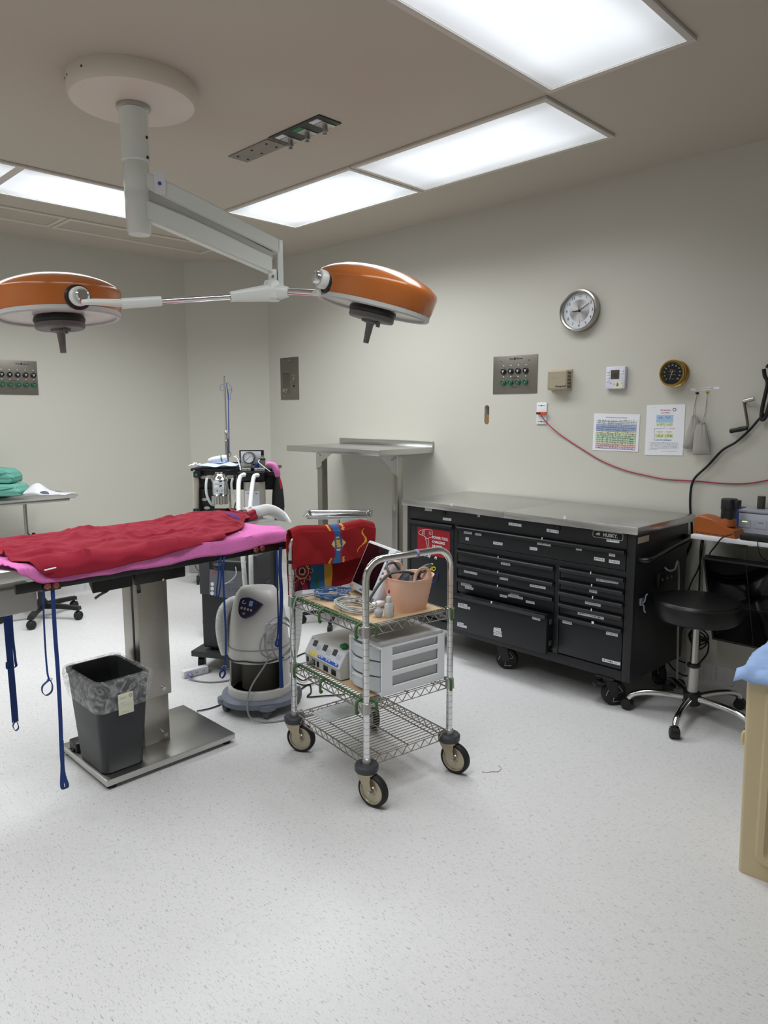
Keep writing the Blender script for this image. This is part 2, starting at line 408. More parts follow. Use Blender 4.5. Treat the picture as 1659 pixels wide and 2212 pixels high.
# ceiling grilles near the far-left wall
grille_m = M('grille_white', '#cdc4b6', .5, var=.02); grille_p = M('grille_panel', '#b4ab9e', .7, var=.03)
def grille(label, x0, x1):
    t = thing('ceiling_grille', label, 'vent grille', ((x0+x1)/2, 5.155, CEIL), group='perforated ceiling grilles')
    a, b = (x1-x0)/2, .165
    bm = BM(); box(bm, -a, a, -b, -b+.04, -.01, 0, .002); box(bm, -a, a, b-.04, b, -.01, 0, .002); box(bm, -a, -a+.03, -b+.04, b-.04, -.01, 0, .002); box(bm, a-.03, a, -b+.04, b-.04, -.01, 0, .002)
    obj('frame', bm, grille_m, t)
    bm = BM(); box(bm, -a+.03, a-.03, -b+.04, b-.04, -.004, 0); obj('panel', bm, grille_p, t)
grille('long ceiling grille ending above the far corner wall', 2.075, 3.27)
grille('ceiling grille next to the long one, running out of view above the green packs', .86, 2.065)

# ceiling outlet plates
plate_g = M('grey_outlet_plate', '#8b857b', .5, .3, var=.04); plate_d = M('dark_green_plate', '#3b403c', .5, .2, var=.06)
t = thing('ceiling_outlet_plate', 'grey blank metal plate with screws set in the ceiling', 'outlet plate', (2.235, 3.09, CEIL))
bm = BM(); box(bm, -.058, .058, -.165, .165, -.006, 0, .001); obj('plate', bm, plate_g, t)
for sx in (-.03, .03):
    for sy in (-.12, 0, .12):
        bm = BM(); lathe(bm, [(.006, 0), (.006, -.003), (0, -.004)], (sx, sy, -.006), seg=10); obj('screw', bm, ink, t)
t = thing('gas_outlet_plate', 'dark plate with three metal gas outlets set in the ceiling', 'outlet plate', (2.235, 2.722, CEIL))
bm = BM(); box(bm, -.065, .065, -.186, .186, -.006, 0, .001); obj('plate', bm, plate_d, t)
for k, y in enumerate((-.125, 0, .125)):
    bm = BM(); box(bm, -.02, .06, y-.03, y+.03, -.01, -.006, .001); s = obj('outlet_bezel', bm, alu, t)
    bm = BM(); lathe(bm, [(.012, -.01), (.012, -.025), (.015, -.028), (.015, -.038), (.009, -.04), (.009, -.05), (0, -.05)], (.02, y, 0), seg=14); obj('gas_connector', bm, alu, s)
    bm = BM(); box(bm, -.05, -.022, y-.03, y+.03, -.0085, -.006); obj('label_strip', bm, (label_s if k != 1 else M('green_label', '#2f7a4a', .5)), t)

# ================================================================== surgical lamp
def surgical_lamp():
    cx, cy = 1.462, 2.84
    t = thing('surgical_lamp', 'ceiling mounted surgical lamp with two orange dome heads on a white arm', 'surgical lamp', (cx, cy, CEIL))
    ob = lambda n, bm, m_, p=t, **k: obj(n, bm, m_, p, world=True, **k)
    bm = BM(); lathe(bm, [(.245, CEIL), (.247, CEIL-.02), (.245, CEIL-.055), (.235, CEIL-.072), (.2, CEIL-.08), (0, CEIL-.082)], (cx, cy, 0), seg=64)
    can = ob('canopy', bm, cream_p)
    q = [(172, 160), (184, 154), (228, 172)]
    for k in range(3):
        a = math.radians((165, 173, 198)[k]); bm = BM(); cyl(bm, (cx+.24*math.cos(a), cy+.24*math.sin(a), CEIL-.03), (cx+.2475*math.cos(a), cy+.2475*math.sin(a), CEIL-.03), .0045, seg=10); ob('screw_hole', bm, ink, can)
    bm = BM(); lathe(bm, [(.064, CEIL-.082), (.066, CEIL-.088), (.064, CEIL-.096), (.058, CEIL-.098)], (cx, cy, 0)); ob('collar', bm, alu)
    bm = BM(); lathe(bm, [(.056, CEIL-.09), (.055, 2.465), (.052, 2.463), (.05, 2.46)], (cx, cy, 0)); ob('column', bm, white_en)
    bm = BM(); lathe(bm, [(.046, 2.465), (.05, 2.458), (.05, 2.35), (.049, 2.346), (.05, 2.343), (.049, 2.235), (.0475, 2.232), (.0475, 2.195), (.042, 2.183), (0, 2.183)], (cx, cy, 0)); sw = ob('swivel', bm, white_en)
    for z in (2.55, 2.475):
        d = V((-.15, -1, 0)).normalized(); p = V((cx, cy, z))+V((.45, -.89, 0)).normalized()*.0535
        bm = BM(); cyl(bm, p, p+V((.45, -.89, 0))*.005, .006, seg=10); ob('screw', bm, ink)
    # spring arm: two parallel bars
    A = V((cx, cy, 0)); Bp = V((1.95, 2.552, 0)); hd = (Bp-A).normalized(); sd = V((-hd.y, hd.x, 0)); L = (Bp-A).length
    def bar(z0t, z0b, z1t, z1b, w, s0=.02, s1=None, name='arm_bar'):
        s1 = L if s1 is None else s1
        bm = BM(); rings = []
        for k in range(9):
            u = k/8; s = s0+(s1-s0)*u
            zt = z0t+(z1t-z0t)*u + .012*math.sin(PI*min(1, u*1.2))*.6; zb = z0b+(z1b-z0b)*u
            rings.append([A+hd*s+sd*a*w/2+V((0, 0, z)) for a, z in ((-1, zb), (1, zb), (1, zt), (-1, zt))])
        loft(bm, rings)
        bmesh.ops.bevel(bm, geom=[e for e in bm.edges], offset=.004, segments=2, affect='EDGES')
        return ob(name, bm, white_en)
    bar(2.425, 2.36, 2.19, 2.132, .062, .03)
    bar(2.315, 2.24, 2.118, 2.052, .066, .03, L-.035)
    # channel cover inside, between the bars
    bm = BM(); rings = [[A+hd*s+sd*a*.02+V((0, 0, z)) for a, z in ((-1, zb), (1, zb), (1, zt), (-1, zt))] for s, zb, zt in ((.03, 2.31, 2.37), (L-.03, 2.11, 2.14))]
    loft(bm, rings); ob('arm_web', bm, grey_lt)
    e = A+hd*L
    bm = BM(); box(bm, -.012, .012, -.031, .031, 1.985, 2.19, .005, mat=Matrix.Translation((e.x, e.y, 0)) @ Matrix.Rotation(math.atan2(hd.y, hd.x), 4, 'Z')); ob('drop_bar', bm, white_en)
    bm = BM(); box(bm, -.05, -.015, -.024, .024, 1.99, 2.07, .004, mat=Matrix.Translation((e.x, e.y, 0)) @ Matrix.Rotation(math.atan2(hd.y, hd.x), 4, 'Z')); br = ob('bracket', bm, white_en)
    for kz in (2.04, 2.01):
        p = e-hd*.033-sd*.024; bm = BM(); cyl(bm, p+V((0, 0, kz-0)), p-sd*.005+V((0, 0, kz)), .006, seg=10); ob('bolt', bm, chrome, br)
    # crossbar joint
    J = at(588, 632, dep=3.06)
    bm = BM(); lathe(bm, [(.0, .05), (.03, .048), (.038, .03), (.038, -.025), (.03, -.035), (0, -.036)], J, seg=28); jt = ob('joint_hub', bm, white_en)
    def taper(p0, p1, w0, w1, name, mat, par=t):
        p0, p1 = V(p0), V(p1); d = (p1-p0).normalized(); s = d.cross(V((0, 0, 1))).normalized(); u = s.cross(d); bm = BM()
        rings = [[p+s*a*w+u*b*w for a, b in ((-.8, -1), (.8, -1), (1, -.7), (1, .7), (.8, 1), (-.8, 1), (-1, .7), (-1, -.7))] for p, w in ((p0, w0), (p0.lerp(p1, .5), (w0+w1)/2), (p1, w1))]
        loft(bm, rings); return ob(name, bm, mat, par)
    # left head arm
    a1 = at(497, 641, dep=2.99); a2 = at(338, 651, dep=2.9); a3 = at(262, 656, dep=2.84)
    taper(J, a1, .034, .019, 'arm_socket', white_en)
    bm = BM(); cyl(bm, a1, a2, .0135); ob('chrome_tube', bm, chrome)
    taper(a2+(a1-a2)*.06, a3, .0185, .019, 'arm_sleeve', white_en)
    k0 = at(178, 653, dep=2.80)
    bm = BM(); tube(bm, [a3+(a2-a3)*.1, at(240, 654, dep=2.815), at(205, 652, dep=2.80), k0], .016, 12, 6, rf=lambda i, n: 1.-.35*i/n); ob('yoke', bm, white_en)
    # right head arm
    b1 = at(622, 630, dep=3.05); b2 = at(684, 633, dep=3.03)
    taper(J, b1, .034, .02, 'arm_socket', white_en)
    bm = BM(); cyl(bm, b1, b2, .0135); ob('chrome_tube', bm, chrome)
    k1 = at(683, 620, dep=2.95)
    bm = BM(); tube(bm, [b2-(b2-b1)*.1, at(690, 632, dep=3.0), at(686, 622, dep=2.97)], .013, 10, 4); ob('yoke', bm, white_en)
    # heads
    def head(C, axis, knob, kdir):
        ax = V(axis).normalized()
        bm = BM(); lathe(bm, [(.247, .012), (.254, .03), (.262, .085), (.263, .1), (.258, .112), (.225, .135), (.17, .158), (.1, .172), (.04, .177), (0, .178)], C, ax, 64, caps=False)
        h = ob('lamp_head', bm, orange_p, label='orange enamelled dome head')
        bm = BM(); lathe(bm, [(.25, .016), (.25, 0), (.243, -.006), (.232, -.004), (.23, .004), (.23, .016)], C, ax, 64, caps=False); ob('rim', bm, grey_lt, h)
        bm = BM(); lathe(bm, [(.232, .006), (.15, .01), (0, .012)], C, ax, 48, caps=False); ob('glass', bm, M('lamp_glass', '#cfcdc6', .25, var=.02), h)
        bm = BM(); lathe(bm, [(.1, .005), (.105, -.008), (.1, -.02), (0, -.02)], C, ax, 36, caps=False); ob('hub_gasket', bm, black_pl, h)
        bm = BM(); lathe(bm, [(.096, -.018), (.1, -.022), (.1, -.04), (.094, -.046), (0, -.046)], C, ax, 36); ob('hub_plate', bm, grey_pl, h)
        bm = BM(); lathe(bm, [(.04, -.044), (.04, -.056), (.02, -.06), (.017, -.065), (.014, -.11), (.0135, -.112), (.0125, -.145), (0, -.146)], C, ax, 20); ob('handle', bm, grey_pl, h)
        x, y, _ = basis(ax); p = C+x*.05-ax*.05
        bm = BM(); cyl(bm, p, p-ax*.02, .009, seg=12); ob('lock_tab', bm, grey_pl, h)
        kd = V(kdir).normalized()
        bm = BM(); lathe(bm, [(.05, -.012), (.052, .0), (.046, .006), (.038, .006)], knob, kd, 30, caps=False); ob('pivot_gasket', bm, black_pl, h)
        bm = BM(); lathe(bm, [(.038, -.01), (.038, .03), (.034, .036), (0, .036)], knob, kd, 28); ob('pivot', bm, white_en, h)
        bm = BM(); lathe(bm, [(.022, .034), (.026, .038), (.026, .054), (.02, .06), (0, .06)], knob, kd, 18); ob('knob', bm, chrome, h)
        return h
    # left head: dome level, pivot on the camera side
    C1 = at(128, 688, dep=3.06)
    kdir = V((-.58, -.81, 0)); k = C1+kdir.normalized()*.255+V((0, 0, .062))
    tgt = at(178, 653, dep=2.83)
    kd1 = V((tgt.x-C1.x, tgt.y-C1.y, 0)).normalized()
    head(C1, (-.035, .06, 1), C1+kd1*.252+V((0, 0, .06)), kd1)
    C2 = at(806, 669, dep=3.12)
    tgt = at(683, 618, dep=2.96); kd2 = V((tgt.x-C2.x, tgt.y-C2.y, 0)).normalized()
    ax2 = V((0, 0, 1))+rt*.235-V((fw.x, fw.y, 0))*.05
    lowx = kd2 - ax2.normalized()*kd2.dot(ax2.normalized())
    head(C2, ax2, C2+lowx.normalized()*.252+ax2.normalized()*.058, lowx)
    bm = BM(); p = C2-lowx.normalized()*.258+ax2.normalized()*.05; cyl(bm, p, p-lowx.normalized()*.012, .025, seg=16); ob('end_cap', bm, black_pl)
    # stickers on the arm
    p = A+hd*.09-sd*.0335; s = sd*-1
    fr = frame(p+V((0, 0, 2.372)), hd, (0, 0, 1))
    bm = BM(); prism(bm, [(-.022, -.028), (.022, -.036), (.022, .05), (-.022, .062)], 0, .0012, frame(p+V((0, 0, 2.368)), hd, (0, 0, 1))); ob('maker_label', bm, paper)
    bm = BM(); lathe(bm, [(.007, 0), (.007, .0008), (0, .0008)], p+V((-.002, -.0015, 2.378))-sd*.0012, -sd, 18); ob('label_emblem', bm, M('blue_ink', '#3a57a8', .5))
surgical_lamp()

# ================================================================== things on the clock wall (local x right, y into the wall, z up)
RW = -PI/2
def wall_thing(name, label, cat, px, py, **k):
    p = at(px, py, x=DX); return thing(name, label, cat, p, RW, **k)
def wl(px, py, o):
    """pixel on the right wall -> local (x, z) of wall thing o"""
    p = at(px, py, x=DX); return (o.location.y-p.y, p.z-o.location.z)
def disc(r, y0, y1, x=0, z=0, seg=32, r2=None):
    bm = BM(); cyl(bm, (x, y0, z), (x, y1, z), r, r2, seg); return bm

# clock
t = wall_thing('wall_clock', 'round silver wall clock with white face and black numerals', 'clock', 1256, 672)
bm = BM(); lathe(bm, [(.118, 0), (.121, -.005), (.122, -.032), (.119, -.043), (.111, -.046), (.104, -.042), (.102, -.02)], (0, 0, 0), (0, 1, 0), 64, caps=False); obj('rim', bm, M('clock_rim', '#a9a6a0', .25, 1.), t)
bm = disc(.104, -.022, -.001, seg=64); obj('dial', bm, M('dial_white', '#dfe4ea', .4, var=.01), t)
cm = M('dial_painted_sheen', '#b5b8b6', .32, 1.)  # spun-metal sheen painted into the base colour as light and dark rays
nt, b = nodes(cm)
tc = nt.nodes.new('ShaderNodeTexCoord'); gr = nt.nodes.new('ShaderNodeTexGradient'); gr.gradient_type = 'RADIAL'
mp = nt.nodes.new('ShaderNodeMapping'); mp.inputs['Rotation'].default_value = (PI/2, 0, 0); nt.links.new(tc.outputs['Object'], mp.inputs[0]); nt.links.new(mp.outputs[0], gr.inputs[0])
mu = nt.nodes.new('ShaderNodeMath'); mu.operation = 'MULTIPLY'; mu.inputs[1].default_value = 2*PI*3; nt.links.new(gr.outputs[0], mu.inputs[0])
sn = nt.nodes.new('ShaderNodeMath'); sn.operation = 'SINE'; nt.links.new(mu.outputs[0], sn.inputs[0])
rp = nt.nodes.new('ShaderNodeMapRange'); rp.inputs[1].default_value = -1; rp.inputs[3].default_value = .35; rp.inputs[4].default_value = .8; nt.links.new(sn.outputs[0], rp.inputs[0]); nt.links.new(rp.outputs[0], b.inputs['Base Color'])
b.inputs['Metallic'].default_value = .3
bm = disc(.063, -.0235, -.021, seg=48); obj('dial_centre', bm, cm, t)
for h in range(1, 13):
    a = math.radians(90-30*h); text(str(h), .023, ink, t, LF(.083*math.cos(a), -.0226, .083*math.sin(a)), name='numeral')
bm = BM(); box(bm, -.018, .026, -.0242, -.0235, .033, .04); obj('dial_print', bm, label_mat('print_on_dial', '#b9bcba', '#55585a', 14, 2), t)
def hand(nm, ang, ln, w, y, tail=.0):
    a = math.radians(90-ang); bm = BM(); d = V((math.cos(a), 0, math.sin(a))); s = V((-d.z, 0, d.x))
    prism(bm, [(-tail, -w/2), (ln, -w*.35), (ln, w*.35), (-tail, w/2)], 0, .0012, frame((0, y, 0), d, s*1)); obj(nm, bm, ink, t)
hand('hour_hand', 268, .045, .005, -.027); hand('minute_hand', 61, .073, .0045, -.029); hand('second_hand', 174, .075, .0016, -.031, .03)
bm = disc(.006, -.0335, -.023, seg=16); obj('hand_cap', bm, ink, t)
bm = disc(.106, -.0372, -.036, seg=64); obj('crystal', bm, M('clock_glass', '#ffffff', .03, trans=1., ior=1.05), t)

# stainless outlet panels
def outlet_panel(t, w, h, cols, xoff=0):
    bm = BM(); box(bm, -w/2, w/2, -.005, 0, -h/2, h/2, .0015); obj('plate', bm, M('panel_steel', '#87837b', .42, .85, var=.04, vscale=4, stretch=(1, 1, 30)), t)
    dx = .056
    for k in range(cols):
        x = (k-(cols-1)/2)*dx+xoff
        bm = BM(); lathe(bm, [(.019, -.005), (.019, -.013), (.015, -.015), (.013, -.011), (0, -.011)], (x, 0, .022), (0, 1, 0), 24, caps=False); s = obj('receptacle', bm, black_pl, t)
        bm = BM(); prism(bm, [(0, -.011), (.008, -.001), (.008, .007), (.003, .008), (0, .004), (-.003, .008), (-.008, .007), (-.008, -.001)], 0, .002, LF(x, -.0145, .022)); obj('receptacle_insert', bm, M('violet_grey', '#a7a3ad', .5), s)
        bm = BM(); lathe(bm, [(.018, -.005), (.018, -.016), (.013, -.02), (.009, -.014), (0, -.014)], (x, 0, -.05), (0, 1, 0), 24, caps=False); s = obj('ground_jack', bm, M('green_jack', '#1f6b4a', .4), t)
        bm = disc(.006, -.02, -.013, x+.002, -.05, 12); obj('jack_pin', bm, alu, s)
        for z in (.058, -.012):
            bm = BM(); box(bm, x-.004, x+.004, -.0065, -.005, z-.0025, z+.0025); obj('tick_mark', bm, paper, t)
    text('POWER', .01, ink, t, LF(xoff, -.0052, -.022), name='panel_print'); text('GROUND', .009, ink, t, LF(xoff, -.0052, -.079), name='panel_print')
    for x in (-w*.31+xoff*.6, w*.31+xoff*.6):
        for z in (-h*.36, h*.36):
            bm = disc(.004, -.0075, -.004, x, z, 10); obj('screw', bm, chrome, t)
t = wall_thing('outlet_panel', 'steel wall panel with black outlets and green ground jacks beside the clock', 'outlet panel', 1112.5, 809)
outlet_panel(t, .333, .237, 4)
bm = BM(); lathe(bm, [(.008, -.005), (.008, -.0058), (0, -.0058)], (0, 0, .098), (0, 1, 0), 18); obj('panel_emblem', bm, ink, t)
text('Post', .017, ink, t, LF(-.026, -.0052, .098), name='panel_print', bold=.02); text('Glover', .017, ink, t, LF(.034, -.0052, .098), name='panel_print', bold=.02)
p = at(40, 816, y=EY)
t = thing('outlet_panel', 'steel wall panel with black outlets and green ground jacks behind the left lamp head', 'outlet panel', (p.x-.065, EY, p.z), 0)
outlet_panel(t, .40, .25, 6, .03)
text('Post', .017, ink, t, LF(.064, -.0052, .102), name='panel_print', bold=.02); text('Glover', .017, ink, t, LF(.124, -.0052, .102), name='panel_print', bold=.02)
bm = BM(); lathe(bm, [(.008, -.005), (.008, -.0058), (0, -.0058)], (.09, 0, .102), (0, 1, 0), 18); obj('panel_emblem', bm, ink, t)

# isolation monitor panel near the corner
t = wall_thing('isolation_alarm', 'tall steel wall panel with small door and indicator lamps near the corner', 'wall panel', 626, 818)
pst = MATS['panel_steel']
bm = BM(); box(bm, -.125, .125, -.005, 0, -.178, .178, .0015); obj('plate', bm, pst, t)
bm = BM(); box(bm, -.092, .004, -.0062, -.005, -.125, .046, .001); d = obj('access_door', bm, M('panel_steel_b', '#7b776f', .42, .85), t)
bm = BM(); box(bm, -.092, .004, -.0075, -.005, .043, .0465); obj('door_edge', bm, ink, d)
bm = BM(); lathe(bm, [(.022, -.006), (.022, -.014), (.017, -.016), (.015, -.034), (0, -.034)], (-.045, 0, -.1), (0, 1, 0), 22); obj('knob', bm, alu, d)
for z, c in ((-.002, '#c79a2c'), (-.034, '#2c6aa0'), (-.064, '#141414')):
    bm = BM(); box(bm, .053, .069, -.011, -.005, z-.008, z+.008, .003); obj('indicator_lamp', bm, M('ind'+c, c, .3), t)
bm = BM(); box(bm, -.03, .018, -.0055, -.005, .148, .157); obj('maker_print', bm, label_mat('print_on_steel', '#7f7b74', '#1c1c1e', 9, 2), t)
for z in (.022, .03):
    bm = BM(); box(bm, .04, .085, -.0055, -.005, z-.003, z+.003); obj('panel_print', bm, MATS['print_on_steel'], t)
for x, z in ((-.075, .145), (.065, .148), (-.075, -.14), (.065, -.105)):
    bm = disc(.004, -.007, -.004, x, z, 10); obj('screw', bm, chrome, t)

# beige humidity control box
t = wall_thing('humidistat', 'beige boxy wall control with side vents', 'thermostat', 1214, 822)
beige = M('beige_plastic', '#b3a78f', .45, var=.02)
bm = BM(); box(bm, -.07, .07, -.012, 0, -.062, .066, .003); obj('backplate', bm, beige, t)
bm = BM(); box(bm, -.066, .066, -.058, -.008, -.056, .058, .006); c = obj('cover', bm, beige, t)
bm = BM(); box(bm, -.062, .062, -.0595, -.0575, -.05, .052, .001); box(bm, -.06, .06, -.0602, -.059, -.048, .05); obj('face', bm, M('beige_face', '#a79d8a', .4, .2), c)
text('Honeywell', .016, ink, c, LF(.026, -.0605, -.036), bold=.02, shear=.2); bm = BM(); box(bm, -.046, .012, -.0608, -.06, .014, .018); obj('face_print', bm, label_mat('print_on_beige', '#a79d8a', '#5a544a', 12, 2), c)
for i in range(4):
    for j in range(5):
        bm = BM(); box(bm, .0655, .0672, -.05+i*.011, -.043+i*.011, -.045+j*.02, -.031+j*.02); obj('vent_slot', bm, M('vent_dark', '#5c5446', .7), c)

# white thermostat
t = wall_thing('thermostat', 'white programmable thermostat with dark screen and a yellow note', 'thermostat', 1334, 816)
bm = BM(); box(bm, -.058, .058, -.028, 0, -.062, .062, .006); body = obj('body', bm, M('thermo_white', '#d6d6e4', .4), t)
bm = BM(); box(bm, -.028, .024, -.0295, -.027, -.008, .042, .001); obj('screen', bm, M('lcd', '#4c4a42', .2), body)
text('68', .026, M('lcd_dark', '#3a3831', .3), body, LF(.002, -.0298, .012), name='display_digits')
for x, zs in ((-.044, (.035, .018, .001, -.016)), (.041, (.04, .025))):
    for z in zs: bm = BM(); box(bm, x-.009, x+.009, -.031, -.027, z-.006, z+.006, .002); obj('button', bm, white_pl, body)
for x in (-.025, .018): bm = BM(); box(bm, x-.008, x+.006, -.0287, -.0275, -.031, -.0285); obj('face_print', bm, ink, body)
bm = BM(); prism(bm, [(-.012, -.061), (.047, -.06), (.046, -.018), (-.002, -.02)], 0, .0008, LF(0, -.0285, 0)); obj('paper_note', bm, label_mat('note_print', '#dcd9c6', '#6b675a', 5, 3), body)

# brass gauge
t = wall_thing('dial_gauge', 'round brass gauge with black dial and white scale', 'gauge', 1462, 807)
bm = BM(); lathe(bm, [(.066, 0), (.068, -.004), (.068, -.012), (.062, -.016), (.062, -.04), (.069, -.044), (.07, -.06), (.066, -.066), (.06, -.066), (.057, -.06)], (0, 0, 0), (0, 1, 0), 48, caps=False); obj('case', bm, brass, t)
bm = disc(.0605, -.06, -.05, seg=48); obj('dial', bm, M('black_dial', '#0e0e10', .35), t)
dw = M('dial_ink', '#c9c9c4', .5)
for k in range(11):
    a = math.radians(225-27*k); text(str(k*10), .0088, dw, t, LF(.042*math.cos(a), -.0602, .042*math.sin(a)), name='numeral')
for k in range(51):
    a = math.radians(225-5.4*k); c_, s_ = math.cos(a), math.sin(a); bm = BM(); ln = .0045 if k % 5 == 0 else .0025
    prism(bm, [(.056-ln, -.0004), (.056, -.0004), (.056, .0004), (.056-ln, .0004)], 0, .0003, frame((0, -.0601, 0), (c_, 0, s_), (-s_, 0, c_))); obj('tick_mark', bm, dw, t)
for z, w in ((.018, .026), (.011, .05), (.005, .02), (-.008, .05), (-.03, .04)):
    bm = BM(); box(bm, -w/2, w/2, -.0606, -.06, z-.0022, z+.0022); obj('dial_print', bm, label_mat('gauge_print', '#0e0e10', '#b5b5b0', 10, 2), t)
bm = BM(); prism(bm, [(-.012, -.0012), (.034, -.0005), (.034, .0005), (-.012, .0012)], 0, .001, frame((.0, -.0625, .002), (-.3, 0, -.95), (.95, 0, -.3))); obj('pointer', bm, dw, t)
bm = disc(.004, -.064, -.06, 0, .002, 12); obj('pointer_cap', bm, brass, t)

# network plate with red plug
t = wall_thing('wall_jack_plate', 'white wall plate with a plugged red cable', 'wall plate', 1171, 893)
bm = BM(); box(bm, -.036, .036, -.008, 0, -.066, .066, .003); pl = obj('plate', bm, white_pl, t)
for z in (.048, -.05): bm = BM(); box(bm, -.026, .026, -.0086, -.0075, z-.002, z+.002); obj('plate_slot', bm, M('slot_grey', '#8d8f96', .5), pl); bm = disc(.004, -.0095, -.007, 0, z, 10); obj('screw', bm, ink, pl)
bm = BM(); box(bm, -.026, .0, -.028, -.008, -.006, .008, .002); obj('red_plug', bm, M('dark_red_plug', '#6e1626', .4), t)
bm = BM(); box(bm, 0, .04, -.022, -.012, -.007, .009, .001); obj('orange_tag', bm, M('orange_tag', '#d2551c', .5), t)

# red data cable swagged along the wall
pts = [(1168, 896), (1180, 912), (1200, 931), (1226, 950), (1260, 972), (1300, 996), (1350, 1016), (1400, 1028), (1440, 1035.5), (1500, 1039), (1560, 1044), (1610, 1044.5), (1659, 1037), (1720, 1022), (1900, 985), (2150, 975), (2450, 990)]
bm = BM(); tube(bm, [at(x, y, x=DX-(.026, .02, .012, .006)[min(i, 3)]) for i, (x, y) in enumerate(pts)], .0032, 8, 6)
o = tag(obj('data_cable', bm, cable_r), 'thin red data cable swagged along the wall from the white plate', 'cable'); base(o)

# paper charts
def chart(name, label, pts4):
    P = [at(*q, x=DX) for q in pts4]; c = sum(P, V())/4
    t = thing(name, label, 'poster', c, RW)
    loc = [(c.y-p.y, p.z-c.z) for p in P]
    bm = BM(); prism(bm, loc[::-1], .0006, .0022, LF(0, 0, 0)); obj('sheet', bm, paper, t)
    r = V((loc[1][0]-loc[0][0], 0, loc[1][1]-loc[0][1])); u = V((loc[0][0]-loc[3][0], 0, loc[0][1]-loc[3][1]))
    return t, r, u, V((loc[3][0], 0, loc[3][1]))
def pr(t, name, mat, O_, r, u, a0, a1, b0, b1, h=.0024):
    """flat print patch in chart fractions"""
    bm = BM(); pl = [O_+r*a+u*b for a, b in ((a0, b0), (a1, b0), (a1, b1), (a0, b1))]
    prism(bm, [(p.x, p.z) for p in pl], .0022, h, LF(0, 0, 0)); return obj(name, bm, mat, t)
t, r, u, O_ = chart('drug_chart', 'landscape printed sheet with coloured drug dose table', [(1284, 893), (1383, 895), (1378.5, 976), (1280, 972)])
ctr = O_+r*.5+u*.9; text('CPR Emergency Drugs and Doses', .0095, ink, t, frame((ctr.x, -.0024, ctr.z), r, (0, 0, 1)), name='chart_title', ext=.0001)
tl = lambda c, f='#7d8691': label_mat('tbl'+c, c, f, 40, 2)
rows = [('#e6e7ec', .845, .80), ('#e6e7ec', .795, .75), ('#e6e7ec', .745, .715), ('#9fb4dc', .70, .64), ('#9fb4dc', .63, .585), ('#b9c4e0', .575, .54), ('#e3e2b3', .525, .48), ('#cfe0bd', .47, .42), ('#bfdcba', .41, .36), ('#bfdcba', .35, .30), ('#bfdcba', .29, .245), ('#ecd2c0', .235, .185), ('#ecc9c0', .175, .13), ('#e3c6e2', .115, .07)]
for c, b1, b0 in rows:
    pr(t, 'table_row', tl(c), O_, r, u, .06, .94, b0, b1)
    pr(t, 'row_rule', M('rule_'+c, tuple(x*.55 for x in [int(c[i:i+2], 16)/255 for i in (1, 3, 5)]), .6), O_, r, u, .06, .94, b0-.012, b0, .0026)
for a in (.1, .21, .33): pr(t, 'column_rule', M('rule_grey', '#70747c', .6), O_, r, u, a, a+.004, .07, .845, .0027)
for k in range(11): a = .335+.055*(k+1); pr(t, 'column_rule', MATS['rule_grey'], O_, r, u, a, a+.003, .07, .845, .0027)
t, r, u, O_ = chart('algorithm_chart', 'portrait printed sheet with a flow chart', [(1398, 875), (1481, 873), (1475, 984), (1393, 983)])
ctr = O_+r*.5+u*.89; text('CPR Algorithm', .0095, M('chart_red', '#8c3038', .6), t, frame((ctr.x, -.0024, ctr.z), r, (0, 0, 1)), name='chart_title', ext=.0001, bold=.02)
pr(t, 'flow_heading', label_mat('red_print', '#d8a9ac', '#7e1f2a', 9, 2), O_, r, u, .38, .62, .83, .85)
pr(t, 'flow_box', M('flow_blue', '#a8c4e2', .5), O_, r, u, .27, .71, .65, .80); pr(t, 'flow_text', label_mat('flow_print', '#a8c4e2', '#5a6f86', 14, 2), O_, r, u, .3, .68, .70, .795, .0026)
pr(t, 'flow_box', label_mat('flow_g', '#d5dfb4', '#7d8560', 12, 4), O_, r, u, .27, .71, .58, .645)
for a0, a1 in ((.26, .48), (.50, .72)): pr(t, 'flow_box', label_mat('flow_g2', '#d3dba6', '#7f8a54', 8, 4), O_, r, u, a0, a1, .35, .43)
pr(t, 'flow_box', label_mat('flow_b2', '#b4c6e0', '#4c5d78', 12, 3), O_, r, u, .27, .7, .29, .32)
for a0, a1, b0, b1 in ((.23, .235, .305, .53), (.23, .42, .525, .53), (.23, .27, .3, .305), (.49, .494, .55, .58), (.37, .374, .43, .46), (.61, .614, .43, .46), (.41, .414, .32, .35), (.55, .554, .32, .35)):
    pr(t, 'flow_arrow', ink, O_, r, u, a0, a1, b0, b1, .0027)
pr(t, 'flow_text', label_mat('flow_p', '#e8eaf0', '#404248', 9, 2), O_, r, u, .41, .58, .52, .545); pr(t, 'flow_text', MATS['red_print'], O_, r, u, .62, .76, .525, .54); pr(t, 'flow_text', MATS['red_print'], O_, r, u, .29, .47, .46, .475); pr(t, 'flow_text', MATS['red_print'], O_, r, u, .52, .7, .46, .475)
for k in range(7): pr(t, 'text_line', label_mat('small_print', '#d9dbe2', '#6a6c74', 60, 2), O_, r, u, .1, .9 if k < 6 else .35, .262-k*.023-.014, .262-k*.023)
pr(t, 'text_line', MATS['small_print'], O_, r, u, .1, .14, .085, .095); pr(t, 'text_line', MATS['small_print'], O_, r, u, .42, .88, .08, .09); pr(t, 'text_line', MATS['small_print'], O_, r, u, .14, .24, .935, .945)
ctr = O_+r*.73+u*.9
bm = BM(); tube(bm, [(ctr.x+.009*math.cos(k*PI/6), -.0025, ctr.z+.007*math.sin(k*PI/6)) for k in range(12)], .0013, 5, 0, True); obj('chart_emblem', bm, ink, t)

